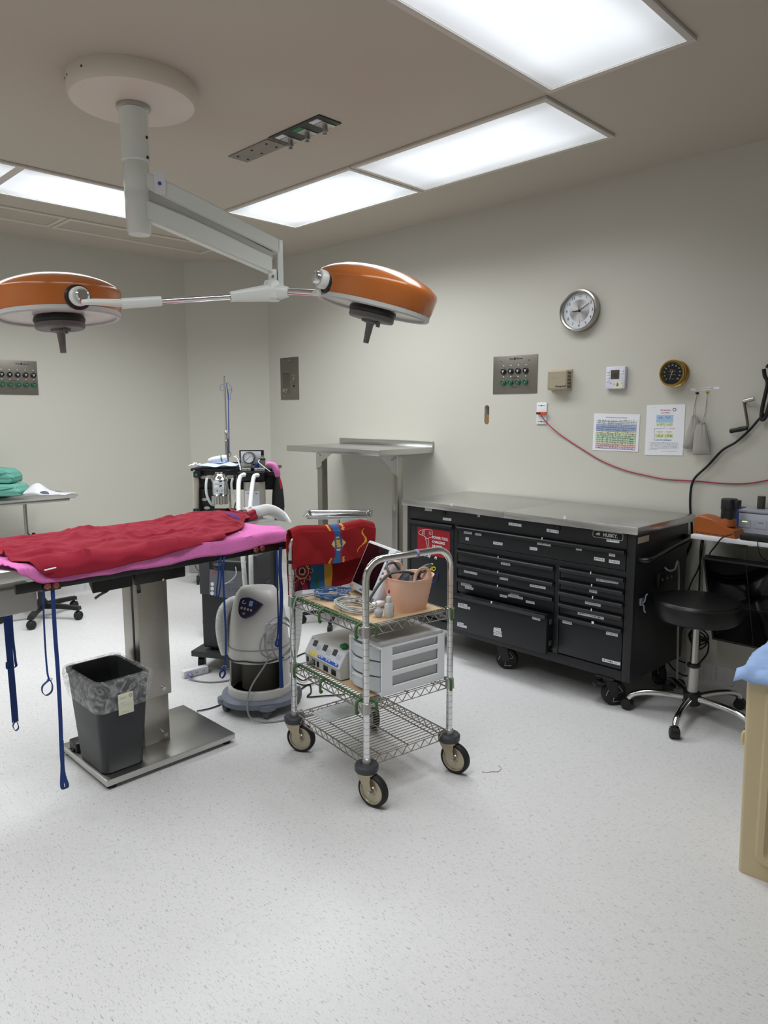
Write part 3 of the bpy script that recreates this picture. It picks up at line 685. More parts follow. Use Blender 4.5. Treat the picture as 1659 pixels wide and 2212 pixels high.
# strip sign and the two pouches on hooks
t = wall_thing('strip_sign', 'narrow white strip sign stuck above the grey pouches', 'sign', 1522.5, 840)
bm = BM(); prism(bm, [(-.072, -.0085), (.073, -.003), (.073, .009), (-.072, .004)], 0, .0012, LF(0, 0, 0)); obj('strip', bm, paper, t)
text('PLEASE LEAVE IN SUITE 1', .0088, ink, t, frame((0, -.0014, .0005), (1, 0, .037), (0, 0, 1)), ext=.0001, bold=.01)
def hook(px, py, mat, name, label):
    t = wall_thing(name, label, 'hook', px, py)
    bm = BM(); tube(bm, [(0, 0, .004), (0, -.016, .004), (0, -.022, .0), (0, -.025, .008)], .0025, 8, 4); obj('peg', bm, mat, t)
    bm = disc(.007, -.004, 0, 0, .004, 14); obj('rose', bm, mat, t)
hook(1507, 851, ink, 'wall_hook', 'dark wall hook under the strip sign')
hook(1529, 849, M('yellow_pin', '#b9a748', .4), 'wall_pin', 'yellow wall pin under the strip sign')
def pouch(label, hx, hy, outline, yoff, seed):
    """drawstring pouch: outline px polygon rows [(yl, xl, xr)...] on the wall plane"""
    P0 = at(hx, hy, x=DX-.02)
    t = thing('drawstring_pouch', label, 'pouch', P0, RW, group='grey drawstring pouches on hooks')
    rows = []
    for i, (y, xl, xr) in enumerate(outline):
        a, b = at(xl, y, x=DX-.02), at(xr, y, x=DX-.02)
        rows.append((P0.y-a.y, P0.y-b.y, a.z-P0.z, b.z-P0.z))
    fr_ = [0, .35, .7, 1., 1., .9, .5, .12]
    bm = BM(); rings = []; n = 26
    for i, (xl, xr, zl, zr) in enumerate(rows):
        th = .014*fr_[i]+.003; ring = []
        for k in range(n):
            a = 2*PI*k/n; c, s = math.cos(a), math.sin(a); u_ = (c+1)/2
            w = .0022*math.sin(k*4+seed+i*.3)*(1 if i < 4 else .4)
            ring.append((xl+(xr-xl)*u_, -yoff-(th+w)*s, zl+(zr-zl)*u_+w))
        rings.append(ring)
    loft(bm, rings); bg = obj('bag', bm, bag_m, t, smooth=60)
    top = rows[0]; cx = (top[0]+top[1])/2; cz = (top[2]+top[3])/2
    for s in (-.004, .004):
        bm = BM(); tube(bm, [(0, -.001, .002), (cx*.5+s*.6, -.006, cz*.5), (cx+s, -yoff, cz-.004)], .0013, 6, 5); obj('drawstring', bm, M('string_grey', '#8d8984', .8), t)
    bm = BM(); tube(bm, [(cx+.009*math.cos(k*PI/8), -yoff+.006*math.sin(k*PI/8), cz-.006) for k in range(16)], .0016, 5, 0, True); obj('drawstring_cinch', bm, MATS['string_grey'], t)
pouch('grey drawstring pouch hanging tilted from the dark hook', 1506, 853, [(897, 1497, 1501), (903, 1493, 1508), (915, 1490, 1512), (930, 1485, 1511), (945, 1480, 1507), (958, 1476, 1502), (966, 1475, 1497), (969, 1480, 1495)], .0, 0)
pouch('grey drawstring pouch hanging straight from the yellow pin', 1528, 851, [(912, 1522, 1528), (918, 1509, 1531), (930, 1506, 1533), (945, 1505, 1536), (958, 1503, 1538), (970, 1502, 1540), (979, 1501, 1541), (982, 1503, 1540)], .034, 2)
# crank handle hung on the wall
t = wall_thing('crank_handle', 'metal crank handle with black grip hanging on the wall', 'crank handle', 1612, 893)
def L3(px, py, d): p = at(px, py, x=DX-d); return V((t.location.y-p.y, -d, p.z-t.location.z))
bm = BM(); cyl(bm, L3(1607, 867, .03), L3(1629, 861, .03), .011, seg=18); obj('socket', bm, alu, t)
bm = BM(); tube(bm, [L3(1607, 867, .03), L3(1610, 885, .028), L3(1614, 910, .028), L3(1615, 923, .03)], .0065, 10, 4); obj('rod', bm, M('dark_steel', '#7b776f', .35, 1.), t)
bm = BM(); lathe(bm, [(.006, 0), (.0105, .004), (.0125, .03), (.0115, .075), (.0125, .083), (.008, .088), (0, .088)], L3(1616, 924, .03), L3(1580, 931, .03)-L3(1616, 924, .03), 18); obj('grip', bm, black_pl, t)
bm = BM(); cyl(bm, L3(1611, 871, .0), L3(1611, 871, .034), .003, seg=8); obj('nail', bm, ink, t)
# black cables on the wall at the right
pts = [(2400, 520), (2000, 640), (1800, 760), (1710, 842), (1659, 889), (1640, 905), (1620, 928), (1590, 955), (1560, 973), (1530, 1005), (1505, 1028), (1496, 1042), (1491.5, 1065), (1491, 1100), (1494, 1130), (1494.5, 1158), (1491, 1178), (1484, 1195), (1476, 1213), (1468, 1226)]
bm = BM(); tube(bm, [at(x, y, x=DX-.021) for x, y in pts], .0062, 10, 6); base(tag(obj('power_cable', bm, cable_k), 'thick black power cable running down the wall from the upper right behind the shelf', 'cable'))
pts = [(1650, 797), (1652, 812), (1658, 825), (1655, 845), (1647, 880), (1645, 905), (1653, 902), (1660, 880), (1668, 850), (1672, 815), (1664, 795), (1656, 790)]
bm = BM(); tube(bm, [at(x, y, x=DX-.042) for x, y in pts], .0095, 10, 6); base(tag(obj('coiled_cable', bm, cable_k), 'loop of thick black cable hanging on the wall beside the crank', 'cable'))

# ================================================================== tool chest
CH_ANG = math.radians(-91.76)
FLc = at(868, 1078, z=.93)
def tool_chest():
    t = thing('tool_chest', 'long black rolling tool chest with steel worktop and many labelled drawers', 'tool chest', (FLc.x, FLc.y, 0), CH_ANG)
    inv = wmat(t).inverted(); Oc = inv @ CAM
    def cp(px, py, off=.03):
        q = inv.to_3x3() @ ray(px, py); k = (off-Oc.y)/q.y; p = Oc+q*k; return p.x, p.z
    Aq = lambda x, y: (850+x/4.74, 1040+y/4.74)
    Bq = lambda x, y: (1160+x/4.424, 1040+y/4.424)
    # local: x 0..1.56 along the front, y 0..0.65 towards the wall
    for x0, x1 in ((0, .7805), (.7815, 1.56)):
        bm = BM(); box(bm, x0, x1, 0, .634, .893, .93, .003); obj('worktop', bm, steel_h, t)
    bm = BM(); fy = .04
    box(bm, .02, 1.54, fy, .6, .155, .893, .004); obj('body', bm, black_pc, t)
    for x0, x1 in ((.02, .05), (1.495, 1.54)):
        bm = BM(); box(bm, x0, x1, .028, fy+.01, .155, .892, .003); obj('corner_post', bm, black_pc, t)
    bm = BM(); box(bm, .05, 1.495, .028, fy+.01, .155, .205, .003); obj('bottom_rail', bm, black_pc, t)
    bm = BM(); box(bm, .408, .436, .028, fy+.01, .205, .81, .002); obj('divider', bm, black_pc, t)
    bm = BM(); box(bm, 1.103, 1.132, .028, fy+.01, .205, .675, .002); obj('divider', bm, black_pc, t)
    bm = BM(); box(bm, .436, 1.495, .028, fy+.01, .676, .706, .002); obj('cross_rail', bm, black_pc, t)
    def lab(par, px0, px1, h, off, mat=label_m):
        (x0, z0), (x1, z1) = cp(*px0, off), cp(*px1, off)
        bm = BM(); prism(bm, [(x0, z0-h/2), (x1, z1-h/2), (x1, z1+h/2), (x0, z0+h/2)], 0, .0008, LF(0, off, 0)); return obj('label', bm, mat, par)
    def drawer(name, x0, x1, z0, z1, out=0., lip=True, label=None):
        y = .028-out
        bm = BM(); box(bm, x0+.004, x1-.004, y, y+.018, z0, z1-.004, .002)
        if out: # drawer box sides behind the opened front
            for xx in (x0+.012, x1-.014): box(bm, xx, xx+.002, y+.018, y+.018+out+.02, z0+.015, z1-.03)
            box(bm, x0+.012, x1-.012, y+.018, y+.018+out+.02, z0+.012, z0+.015)
        d = obj(name, bm, black_pc, t, label=label)
        bm = BM(); prof = [(0, 0), (-.016, -.002), (-.019, -.008), (-.016, -.022), (-.012, -.022), (-.014, -.009), (-.01, -.006), (0, -.006)]
        loft(bm, [[(x, y+a, z1-.004+b) for a, b in prof] for x in (x0+.004, x1-.004)])
        obj('pull', bm, M('pull_rail', '#3b3c3f', .28, .85), d)
        return d
    bm = BM(); box(bm, .05, 1.495, .026, fy, .812, .892, .003); top = obj('top_fascia', bm, black_pc, t)
    off = .0255
    for a, b in (((323, 285), (395, 293)), ((507, 382), (592, 392)), ((858, 350), (886, 352)), ((1180, 432), (1310, 452))): lab(top, Aq(*a), Aq(*b), .015, off, label_m if b[0]-a[0] > 40 else label_s)
    for a, b in (((93, 466), (207, 483)), ((522, 445), (602, 455))): lab(top, Bq(*a), Bq(*b), .016, off)
    l = lab(top, Bq(665, 557), Bq(787, 572), .017, off, paper)
    (x0, z0), (x1, z1) = cp(*Bq(665, 557), off), cp(*Bq(787, 572), off)
    text('NEW PINS PACK', .0105, ink, l, frame(((x0+x1)/2, off-.0009, (z0+z1)/2), (1, 0, (z1-z0)/(x1-x0)), (0, 0, 1)), ext=.0001, bold=.02, sx=.85)
    for q in (Aq(515, 327), Bq(203, 441)):
        x, z = cp(*q, off); bm = BM(); lathe(bm, [(.014, 0), (.014, -.006), (.011, -.009), (0, -.009)], (x, off, z), (0, 1, 0), 20); obj('lock', bm, black_sat, top)
    # HUSKY badge
    (xl, _), (xr, _) = cp(*Bq(535, 490), off), cp(*Bq(825, 530), off)
    zt, zb = .893-.004, .852; cx, cz, w, h = (xl+xr)/2, .8705, (xr-xl), .035
    bm = BM(); prism(bm, rrect(w, h, .009, 4), 0, .002, LF(cx, off, cz)); bd = obj('badge', bm, M('badge_silver', '#b4b6b8', .4), top, label='silver outlined brand badge')
    bm = BM(); prism(bm, rrect(w-.005, h-.005, .0075, 4), .002, .0026, LF(cx, off, cz)); obj('badge_field', bm, black_sat, bd)
    text('HUSKY.', .0235, MATS['badge_silver'], bd, LF(cx+.014, off-.0028, cz), bold=.045, sx=1.0, ext=.0003)
    hx = cx-.052; hp = [(-.014, -.001), (-.006, .004), (-.001, .006), (.0, .0115), (.005, .0065), (.011, .0075), (.0125, .003), (.010, -.002), (.006, -.0075), (.003, -.003), (-.001, -.0045), (-.008, -.005)]
    bm = BM(); prism(bm, hp, .0026, .0032, LF(hx, off, cz)); obj('badge_dog', bm, MATS['badge_silver'], bd)
    # left power tool drawer
    d = drawer('charging_drawer', .05, .408, .215, .812)
    (sx0, sz0), (sx1, sz1) = cp(*Aq(245, 468), off), cp(*Aq(578, 515), off)
    zb = sz1-.165; fx = off+.002
    bm = BM(); prism(bm, [(sx0, zb), (sx1, zb), (sx1, sz1), (sx0, sz1)], 0, .0012, LF(0, fx, 0)); s = obj('red_sign', bm, lbl_red, d, label='red power tool sign')
    text('POWER TOOL\nCHARGING\nDRAWER', .0225, paper, s, LF(sx0+.124, fx-.0014, sz1-.078), align='LEFT', bold=.02, sx=.88, line=1.2)
    k = (sx1-sx0)/333.; dq = lambda px, py: (sx0+(px-245)*k, sz1-(py-(468+(px-245)*.141))*k*1.06)
    def line(pts, n=3, closed=True, r=.0013):
        P = [dq(*p) for p in pts]; bm = BM(); tube(bm, [(x, fx-.0016, z) for x, z in P], r, 5, n, closed); obj('sign_drawing', bm, paper, s)
    line([(258, 513), (272, 500), (300, 493), (340, 491), (385, 497), (402, 505), (404, 530), (397, 548), (372, 552), (350, 560), (335, 552), (325, 545), (310, 538), (290, 530), (270, 525)])
    line([(330, 556), (343, 590), (350, 620), (348, 640), (372, 645), (366, 610), (362, 560)], closed=False)
    line([(310, 645), (345, 640), (375, 648), (385, 665), (384, 690), (345, 688), (300, 682), (302, 660)], 2)
    line([(300, 497), (297, 525)], 1, False); line([(308, 495), (305, 530)], 1, False); line([(322, 495), (320, 533)], 1, False); line([(370, 508), (388, 512), (387, 530), (369, 527)], 1); line([(318, 660), (333, 663), (331, 675), (317, 672)], 1); line([(350, 662), (372, 665), (371, 677), (349, 674)], 1)
    for px in ((362, 770), (432, 785)):  # googly eyes
        x, z = cp(*Aq(*px), off); bm = BM(); lathe(bm, [(.0095, 0), (.0085, -.004), (0, -.0055)], (x, fx, z), (0, 1, 0), 18); e = obj('googly_eye', bm, white_pl, d); bm = BM(); lathe(bm, [(.0045, -.0056), (.004, -.0064), (0, -.0066)], (x+.001, fx, z-.003), (0, 1, 0), 12); obj('pupil', bm, ink, e)
    yl = M('yellow_plastic', '#d6cf2a', .4); bl = M('blue_plastic', '#1c2a8c', .4)
    def wig(pts, mat, name, r=.0028, closed=False):
        bm = BM(); tube(bm, [(lambda c: (c[0], fx-.003, c[1]))(cp(*Aq(*p), off)) for p in pts], r, 8, 6, closed); obj(name, bm, mat, d)
    wig([(392, 858), (402, 905), (420, 912), (430, 890), (415, 875), (398, 890), (382, 912), (374, 900), (388, 885), (400, 865)], yl, 'yellow_nose')
    x, z = cp(*Aq(395, 850), off); bm = BM(); lathe(bm, [(.008, 0), (.009, -.003), (.006, -.007), (0, -.008)], (x, fx, z), (0, 1, 0), 14); obj('yellow_nose_tip', bm, yl, d)
    wig([(388, 1030), (410, 1033), (435, 1020), (452, 985), (455, 945), (448, 938), (441, 948), (452, 955)], bl, 'blue_mouth', .0032)
    # wide drawer
    d = drawer('wide_drawer', .436, 1.495, .708, .812); o2 = .0275
    for a, b in (((722, 518), (803, 529)), ((838, 535), (900, 544)), ((1022, 628), (1117, 642)), ((1395, 683), (1473, 694))): lab(d, Aq(*a), Aq(*b), .0155, o2)
    lab(d, Aq(738, 585), Aq(772, 590), .018, o2, label_s)
    for a, b in (((3, 588), (131, 606)), ((373, 640), (428, 648)), ((546, 736), (646, 752)), ((687, 760), (790, 776))): lab(d, Bq(*a), Bq(*b), .0165, o2)
    l = lab(d, Bq(688, 695), Bq(747, 704), .0175, o2, paper)
    (x0, z0), (x1, z1) = cp(*Bq(688, 695), o2), cp(*Bq(747, 704), o2)
    text('MALLET', .011, ink, l, frame(((x0+x1)/2, o2-.0009, (z0+z1)/2), (1, 0, (z1-z0)/(x1-x0)), (0, 0, 1)), ext=.0001, sx=.7)
    def tab(par, q, w=.005, h=.013, out=0.):
        y = .028-out-.0195; x, z = cp(*q, y); bm = BM(); box(bm, x-w/2, x+w/2, y-.001, y+.002, z-h/2, z+h/2, .0005); obj('number_tab', bm, paper, par)
    tab(d, Aq(1521, 585))
    for z0, z1, tq, labs in ((.598, .672, (1071, 776), [((1100, 836), (1195, 852))]), (.513, .59, (1067, 927), [((722, 918), (858, 947)), ((1088, 990), (1173, 1003)), ((1396, 1063), (1558, 1092))]), (.42, .507, (1065, 1071), [((692, 1030), (785, 1050)), ((692, 1050), (800, 1073)), ((733, 1083), (818, 1100)), ((1090, 1166), (1165, 1182)), ((1198, 1148), (1284, 1163)), ((1175, 1166), (1325, 1197)), ((1356, 1228), (1445, 1247))])):
        d = drawer('shallow_drawer', .436, 1.103, z0, z1); tab(d, Aq(*tq))
        for a, b in labs: lab(d, Aq(*a), Aq(*b), .0135, o2)
    for z0, z1, tq, labs in ((.618, .677, (513, 875), [((566, 937), (778, 969))]), (.556, .614, (522, 993), [((501, 1044), (574, 1059))]), (.493, .552, (532, 1109), [((460, 1156), (609, 1186))]), (.428, .489, (519, 1228), [((390, 1257), (639, 1310))])):
        d = drawer('shallow_drawer', 1.132, 1.495, z0, z1); tab(d, Bq(*tq))
        for a, b in labs: lab(d, Bq(*a), Bq(*b), .0135, o2)
    d = drawer('deep_drawer', 1.132, 1.495, .212, .424); tab(d, Bq(533, 1350), .013, .012)
    for a, b in (((244, 1337), (333, 1358)), ((661, 1447), (773, 1470)), ((624, 1703), (797, 1745))): lab(d, Bq(*a), Bq(*b), .0155, o2)
    d = drawer('open_drawer', .436, 1.103, .207, .424, .06, label='deep drawer pulled slightly open'); o3 = -.0325; tab(d, Aq(1003, 1238), .008, .013, .06)
    for a, b in (((663, 1253), (755, 1272)), ((660, 1272), (785, 1300)), ((1420, 1393), (1503, 1415)), ((655, 1450), (718, 1464)), ((653, 1468), (750, 1492)), ((1027, 1505), (1100, 1519)), ((1024, 1530), (1107, 1549)), ((1026, 1560), (1110, 1581))): lab(d, Aq(*a), Aq(*b), .0145, o3)
    for a, sy in ((.595, .0), ):
        pass
    for q in ((1460, 660), (1470, 960)):  # slide catches at the drawer side
        x, z = cp(960+q[0]/6.38, 1240+q[1]/6.38, 0); bm = BM(); box(bm, 1.0975, 1.1, -.005, .02, z-.014, z+.014, .001); obj('slide_catch', bm, alu, d)
    for q in (Aq(595, 238), Bq(265, 345)):
        x, z = cp(*q, -.0005); bm = BM(); box(bm, x-.006, x+.006, -.0015, .0, z-.008, z+.008); obj('number_tab', bm, paper, t)
    # right end: push handle, sticker, power sockets
    X = 1.54
    bm = BM(); tube(bm, [(X-.01, .07, .765), (X+.03, .075, .765), (X+.05, .11, .77), (X+.05, .3, .795), (X+.05, .49, .815), (X+.03, .535, .82), (X-.01, .54, .82)], .015, 12, 5); obj('push_handle', bm, black_sat, t)
    bm = BM(); box(bm, X, X+.001, .045, .155, .845, .875); obj('side_sticker', bm, label_mat('side_print', '#c9bdb4', '#8a4a3c', 6, 2), t)
    bm = BM(); box(bm, X, X+.02, .25, .42, .6, .67, .004); ps = obj('power_strip', bm, black_pl, t)
    for k in range(3):
        bm = disc(.006, 0, .004, 0, 0, 10); me = mesh_from(bm, 'pin'); me.transform(Matrix.Translation((X+.02, .28+k*.05, .635)) @ Matrix.Rotation(-PI/2, 4, 'Z')); obj('socket_pin', me, alu, ps)
    pts = [(X, .1, .55), (X+.02, .1, .555), (X+.026, .1, .585), (X+.034, .1, .597)]
    bm = BM(); tube(bm, pts, .004, 8, 5); box(bm, X, X+.012, .085, .115, .535, .57, .003); tube(bm, [(X, .1, .545), (X+.018, .1, .535), (X+.022, .1, .51), (X+.03, .1, .505)], .004, 8, 5); obj('coat_hook', bm, M('silver_hook', '#8b8f98', .35, .5), t)
    # casters
    def caster(x, y, ang, brake):
        c = Matrix.Translation((x, y, 0)) @ Matrix.Rotation(ang, 4, 'Z')
        bm = BM(); box(bm, x-.05, x+.05, y-.04, y+.04, .147, .1555, .002); cyl(bm, (x, y, .125), (x, y, .148), .03); yk = obj('caster', bm, black_pl, t)
        bm = BM()
        for s in (-1, 1): prism(bm, [(-.028, .13), (.034, .13), (.05, .06), (.03, .045), (.012, .05)], s*.027-.002, s*.027+.002, c @ Matrix.Rotation(PI/2, 4, 'X'))
        obj('fork', bm, black_pl, yk)
        bm = BM(); w0 = c @ V((.03, -.02, .0625)); w1 = c @ V((.03, .02, .0625)); ax = w1-w0
        lathe(bm, [(.0, 0), (.04, .0), (.045, .002), (.058, .003), (.0625, .01), (.0625, .03), (.058, .037), (.045, .038), (.04, .04), (0, .04)], w0, ax, 32); obj('wheel', bm, rubber, yk)
        bm = BM()
        for k in range(3):
            a = 2*PI*k/3+.3
            for s in (0, 1):
                p = w0+(ax if s else V()); e = (.0 if s else 0)
                d1 = c.to_3x3() @ V((math.cos(a), 0, math.sin(a))); d2 = c.to_3x3() @ V((math.cos(a+.9), 0, math.sin(a+.9)))
                tube(bm, [p+d1*.012, p+d1*.042, p+d2*.046], .0026, 6)
        obj('wheel_trim', bm, alu, yk)
        if brake:
            bm = BM(); box(bm, -.06, -.02, -.03, .03, .115, .124, .003, mat=c); box(bm, -.075, -.055, -.025, .025, .1, .118, .003, mat=c); obj('brake_pedal', bm, black_pl, yk)
    caster(1.41, .06, math.radians(50), True); caster(.72, .1, math.radians(25), False); caster(.12, .09, math.radians(-60), False)
    caster(1.44, .53, math.radians(-40), False); caster(.79, .53, math.radians(30), False); caster(.12, .53, math.radians(20), False)
    return t
chest = tool_chest()

# ================================================================== wall table
def wall_table():
    t = thing('wall_table', 'tall narrow stainless steel table with backsplash against the wall', 'table', (DX-.003, 3.34, 0), RW)
    # local x: right -> -y ; x range -.96..0 ; y: -.55..0
    bm = BM(); box(bm, -.965, .02, -.545, 0, 1.18, 1.22, .003); obj('tabletop', bm, steel_h, t)
    bm = BM(); box(bm, -.965, .02, -.012, 0, 1.22, 1.262, .002); obj('backsplash', bm, steel_h, t)
    for lx, s in ((-.875, 1), (-.075, -1)):
        bm = BM(); box(bm, lx-.028, lx+.028, -.3, -.244, .0, 1.18, .003); lg = obj('leg', bm, steel, t)
        bm = BM(); fr = frame((lx, -.303, 0), (1, 0, 0), (0, 0, 1))
        prism(bm, [(-.032, 1.18), (s*.16, 1.18), (s*.16, 1.165), (.032*s, 1.09), (.032*s, 1.06), (-.032*s, 1.03)] if s > 0 else [(.032, 1.18), (-.16, 1.18), (-.16, 1.165), (-.032, 1.09), (-.032, 1.06), (.032, 1.03)], 0, .004, fr); obj('gusset', bm, steel_h, lg)
        for a, z in ((-.01*s, 1.155), (.012*s, 1.14)):
            bm = disc(.007, -.316, -.306, lx+a, z, 10); obj('bolt', bm, chrome, lg)
        bm = BM(); cyl(bm, (lx, -.272, 0), (lx, -.272, .02), .035, seg=16); obj('foot', bm, steel, lg)
wall_table()

# ================================================================== rolling stool by the chest
def star_stool():
    h = at(1487, 1505, z=.1)+V((.012, -.012, 0)); t = thing('rolling_stool', 'black round rolling stool with chrome five-star base beside the tool chest', 'stool', (h.x, h.y, 0))
    sx = .027  # seat axis follows the column
    bm = BM(); lathe(bm, [(0, .485), (.172, .485), (.187, .495), (.196, .52), (.198, .555), (.194, .573), (.183, .584), (.15, .589), (0, .591)], (0, 0, 0), seg=56); st = obj('seat', bm, M('black_vinyl', '#151517', .38, var=.06, bump=.06, bscale=250), t)
    bm = BM(); tube(bm, [(.1955*math.cos(2*PI*k/48), .1955*math.sin(2*PI*k/48), .572) for k in range(48)], .0035, 6, 0, True); obj('piping', bm, MATS['black_vinyl'], st)
    bm = BM(); cyl(bm, (0, 0, .27), (0, 0, .49), .017); obj('gas_rod', bm, alu, t)
    bm = BM(); lathe(bm, [(.028, .268), (.03, .266), (.03, .255), (.025, .25)], (0, 0, 0), seg=24); obj('collar', bm, black_pl, t)
    bm = BM(); cyl(bm, (0, 0, .12), (0, 0, .26), .025, seg=24); obj('gas_cylinder', bm, M('cyl_grey', '#b6b5b3', .3, .6), t)
    bm = BM(); lathe(bm, [(.03, .06), (.042, .07), (.044, .1), (.04, .125), (.026, .13)], (0, 0, 0), seg=28); obj('hub', bm, black_pl, t)
    ends = [(1353, 1535), (1438, 1597), (1601, 1597), (1589, 1541)]
    angs = []
    for q in ends:
        p = at(*q, z=0); angs.append(math.atan2(p.y-h.y, p.x-h.x))
    angs = [math.radians(a) for a in (117, 188, 260, 332, 44)]
    for a in angs:
        d = V((math.cos(a), math.sin(a), 0))
        bm = BM(); tube(bm, [d*.035+V((0, 0, .098)), d*.12+V((0, 0, .102)), d*.21+V((0, 0, .098)), d*.267+V((0, 0, .082)), d*.29+V((0, 0, .058))], .0155, 12, 5, rf=lambda i, n: 1.1-.2*i/n); lg = obj('leg', bm, chrome, t)
        c = d*.293; b = a+1.1+angs.index(a)*.9; s = V((math.cos(b), math.sin(b), 0))
        bm = BM(); lathe(bm, [(0, -.022), (.02, -.022), (.0245, -.016), (.0245, .016), (.02, .022), (0, .022)], c+V((0, 0, .0245))+s.cross(V((0, 0, 1)))*.0, s, 22); cs = obj('caster', bm, rubber, lg)
        bm = BM(); lathe(bm, [(.027, -.018), (.027, .018)], c+V((0, 0, .028)), s, 20); cyl(bm, c+V((0, 0, .04)), c+V((0, 0, .066)), .009, seg=12); obj('caster_hood', bm, black_pl, cs)
star_stool()

# ================================================================== shelf, monitor and chargers on the right
def shelf_group():
    sx = 3.56; zt = .862; a = at(1492, 1155, x=sx)
    t = thing('wall_shelf', 'white wall shelf on a metal bracket holding chargers', 'shelf', (DX-.003, a.y, zt-.02), RW)
    bm = BM(); box(bm, 0, .95, sx-DX+.003, 0, 0, .022, .003); obj('board', bm, M('white_laminate', '#dcdde0', .4, var=.01), t)
    for x in (.16, .30):
        bm = BM(); box(bm, x-.012, x+.012, -.006, 0, -.34, 0, .001); br = obj('bracket', bm, grey_lt, t)
        bm = BM(); prism(bm, [(-.26, 0), (-.26, -.012), (-.004, -.07), (-.004, 0)], -.003, .003, frame((x, 0, -.0005), (0, 1, 0), (0, 0, 1))); obj('bracket_arm', bm, grey_lt, br)
    bm = BM(); lathe(bm, [(.018, 0), (.016, -.006), (0, -.008)], (.27, sx-DX+.04, -.0005), seg=16); obj('cable_clip', bm, white_pl, t)
    def onshelf(px, py=1150): return at(px, py, z=zt+.002)
    # battery charger
    c = V((3.632, 1.262, zt+.0025))
    t = thing('battery_charger', 'orange battery charger with a black battery on the shelf', 'battery charger', c, RW-math.radians(8))
    op = M('charger_orange', '#a05626', .45, var=.04)
    bm = BM(); prof = [(-.112, 0), (-.109, .082), (-.095, .092), (-.06, .09), (-.01, .078), (.03, .058), (.085, .036), (.1, .0)]
    loft(bm, [[(x, y, z*k) for x, z in prof] for y, k in ((-.05, .93), (-.044, 1), (.044, 1), (.05, .93))]); body = obj('housing', bm, op, t)
    for k in range(20):
        bm = BM(); box(bm, -.098+k*.0075, -.0945+k*.0075, -.0506, -.0495, .004, .012); obj('vent_slot', bm, ink, body)
    bm = BM(); lathe(bm, [(.038, .0), (.037, .02), (.034, .038), (0, .038)], (.035, 0, .052), (0, 0, 1), 28); obj('battery_socket', bm, op, body)
    bm = BM(); loft(bm, [[(.035+x, y, z) for x, y in oval(.031*k, .034*k, 24, 3.)] for z, k in ((.086, .98), (.09, 1), (.132, 1), (.133, 1.06), (.178, 1.08), (.184, 1.0))]); box(bm, .06, .085, -.02, .02, .138, .18, .004); obj('battery', bm, black_pl, t)
    # power console with two cylinders on it
    t = thing('charging_console', 'pale grey charging console with two bays on the shelf', 'charger', (3.775, 1.13, zt+.0025), RW)
    bm = BM(); box(bm, -.075, .32, -.075, .08, .0, .112, .006); body = obj('housing', bm, M('console_grey', '#b6b9c4', .45), t)
    bm = BM(); box(bm, -.077, .322, -.078, .082, .113, .127, .005); obj('lid', bm, M('console_lid', '#9a9da4', .45), t)
    for k, x in enumerate((-.045, .028, .1)):
        bm = BM(); box(bm, x-.027, x+.027, -.0765, -.0745, .04, .08, .001); bay = obj('bay_panel', bm, M('bay_grey', '#a6a9b6', .45), body)
        bm = BM(); box(bm, x-.025, x+.025, -.0768, -.076, .042, .078); obj('bay_face', bm, MATS['console_grey'], bay)
        bm = BM(); box(bm, x-.012, x+.012, -.0775, -.0765, .067, .072, .0004)
        obj('status_lamp', bm, (M('lamp_green', '#b9e36a', .3, emit=1.2) if k == 0 else M('lamp_off', '#8e91a0', .3)), bay)
    for x, y, r, h, lb, mt in ((-.005, .02, .0185, .062, 'dark metal cylinder on the charging console', M('gunmetal', '#56544f', .35, .8)), (.085, .0, .023, .065, 'brushed silver cylinder on the charging console', alu)):
        bm = BM(); lathe(bm, [(r*.97, 0), (r, .003), (r, h-.003), (r*.95, h), (0, h)], (0, 0, 0), seg=28)
        o = tag(obj('metal_cylinder', bm, mt), lb, 'cylinder'); o.location = (3.775+y, 1.13-x, zt+.0025+.1275)
    # black adapter lying at the shelf edge, blue carton behind
    bm = BM(); box(bm, -.03, .32, -.025, .025, 0, .03, .006)
    o = tag(obj('power_adapter', bm, black_pl), 'long black power adapter lying along the shelf edge', 'adapter'); o.location = (3.585, 1.12, zt+.0025); o.rotation_euler = (0, 0, RW)
    bm = BM(); box(bm, -.04, .04, -.03, .03, 0, .125, .002)
    o = tag(obj('carton', bm, M('blue_carton', '#1f3d86', .5, var=.08)), 'small blue carton behind the battery charger', 'box'); o.location = (3.81, 1.255, zt+.0025); o.rotation_euler = (0, 0, RW)
    # monitor
    P = [at(1518, 1204, x=3.60), at(1539, 1380, x=3.80)]
    a, b = P; rgt = V((0, -1, 0)); upv = (a-b).normalized(); upv = (upv-rgt*upv.dot(rgt)).normalized(); hgt = (a-b).length
    t = thing('monitor', 'black flat monitor with a four-way split screen under the shelf', 'monitor', b, 0)
    fr = frame(b, rgt, upv); w = .78
    bm = BM(); prism(bm, rrect(w, hgt, .006, 3, w/2, hgt/2), -.03, 0, fr); body = obj('case', bm, black_pl, t, world=True)
    bm = BM()
    for x0, x1, y0, y1 in ((0, .008, 0, hgt), (w-.008, w, 0, hgt), (0, w, 0, .012), (0, w, hgt-.008, hgt)): prism(bm, [(x0, y0), (x1, y0), (x1, y1), (x0, y1)], 0, .004, fr)
    obj('bezel', bm, M('bezel_grey', '#4f4d4a', .35, .3), t, world=True)
    bm = BM(); prism(bm, [(.008, .012), (w-.008, .012), (w-.008, hgt-.008), (.008, hgt-.008)], 0, .001, fr); sc = obj('screen', bm, screen_m, t, world=True)
    ln = M('split_line', '#3a3c40', .5); x = .2
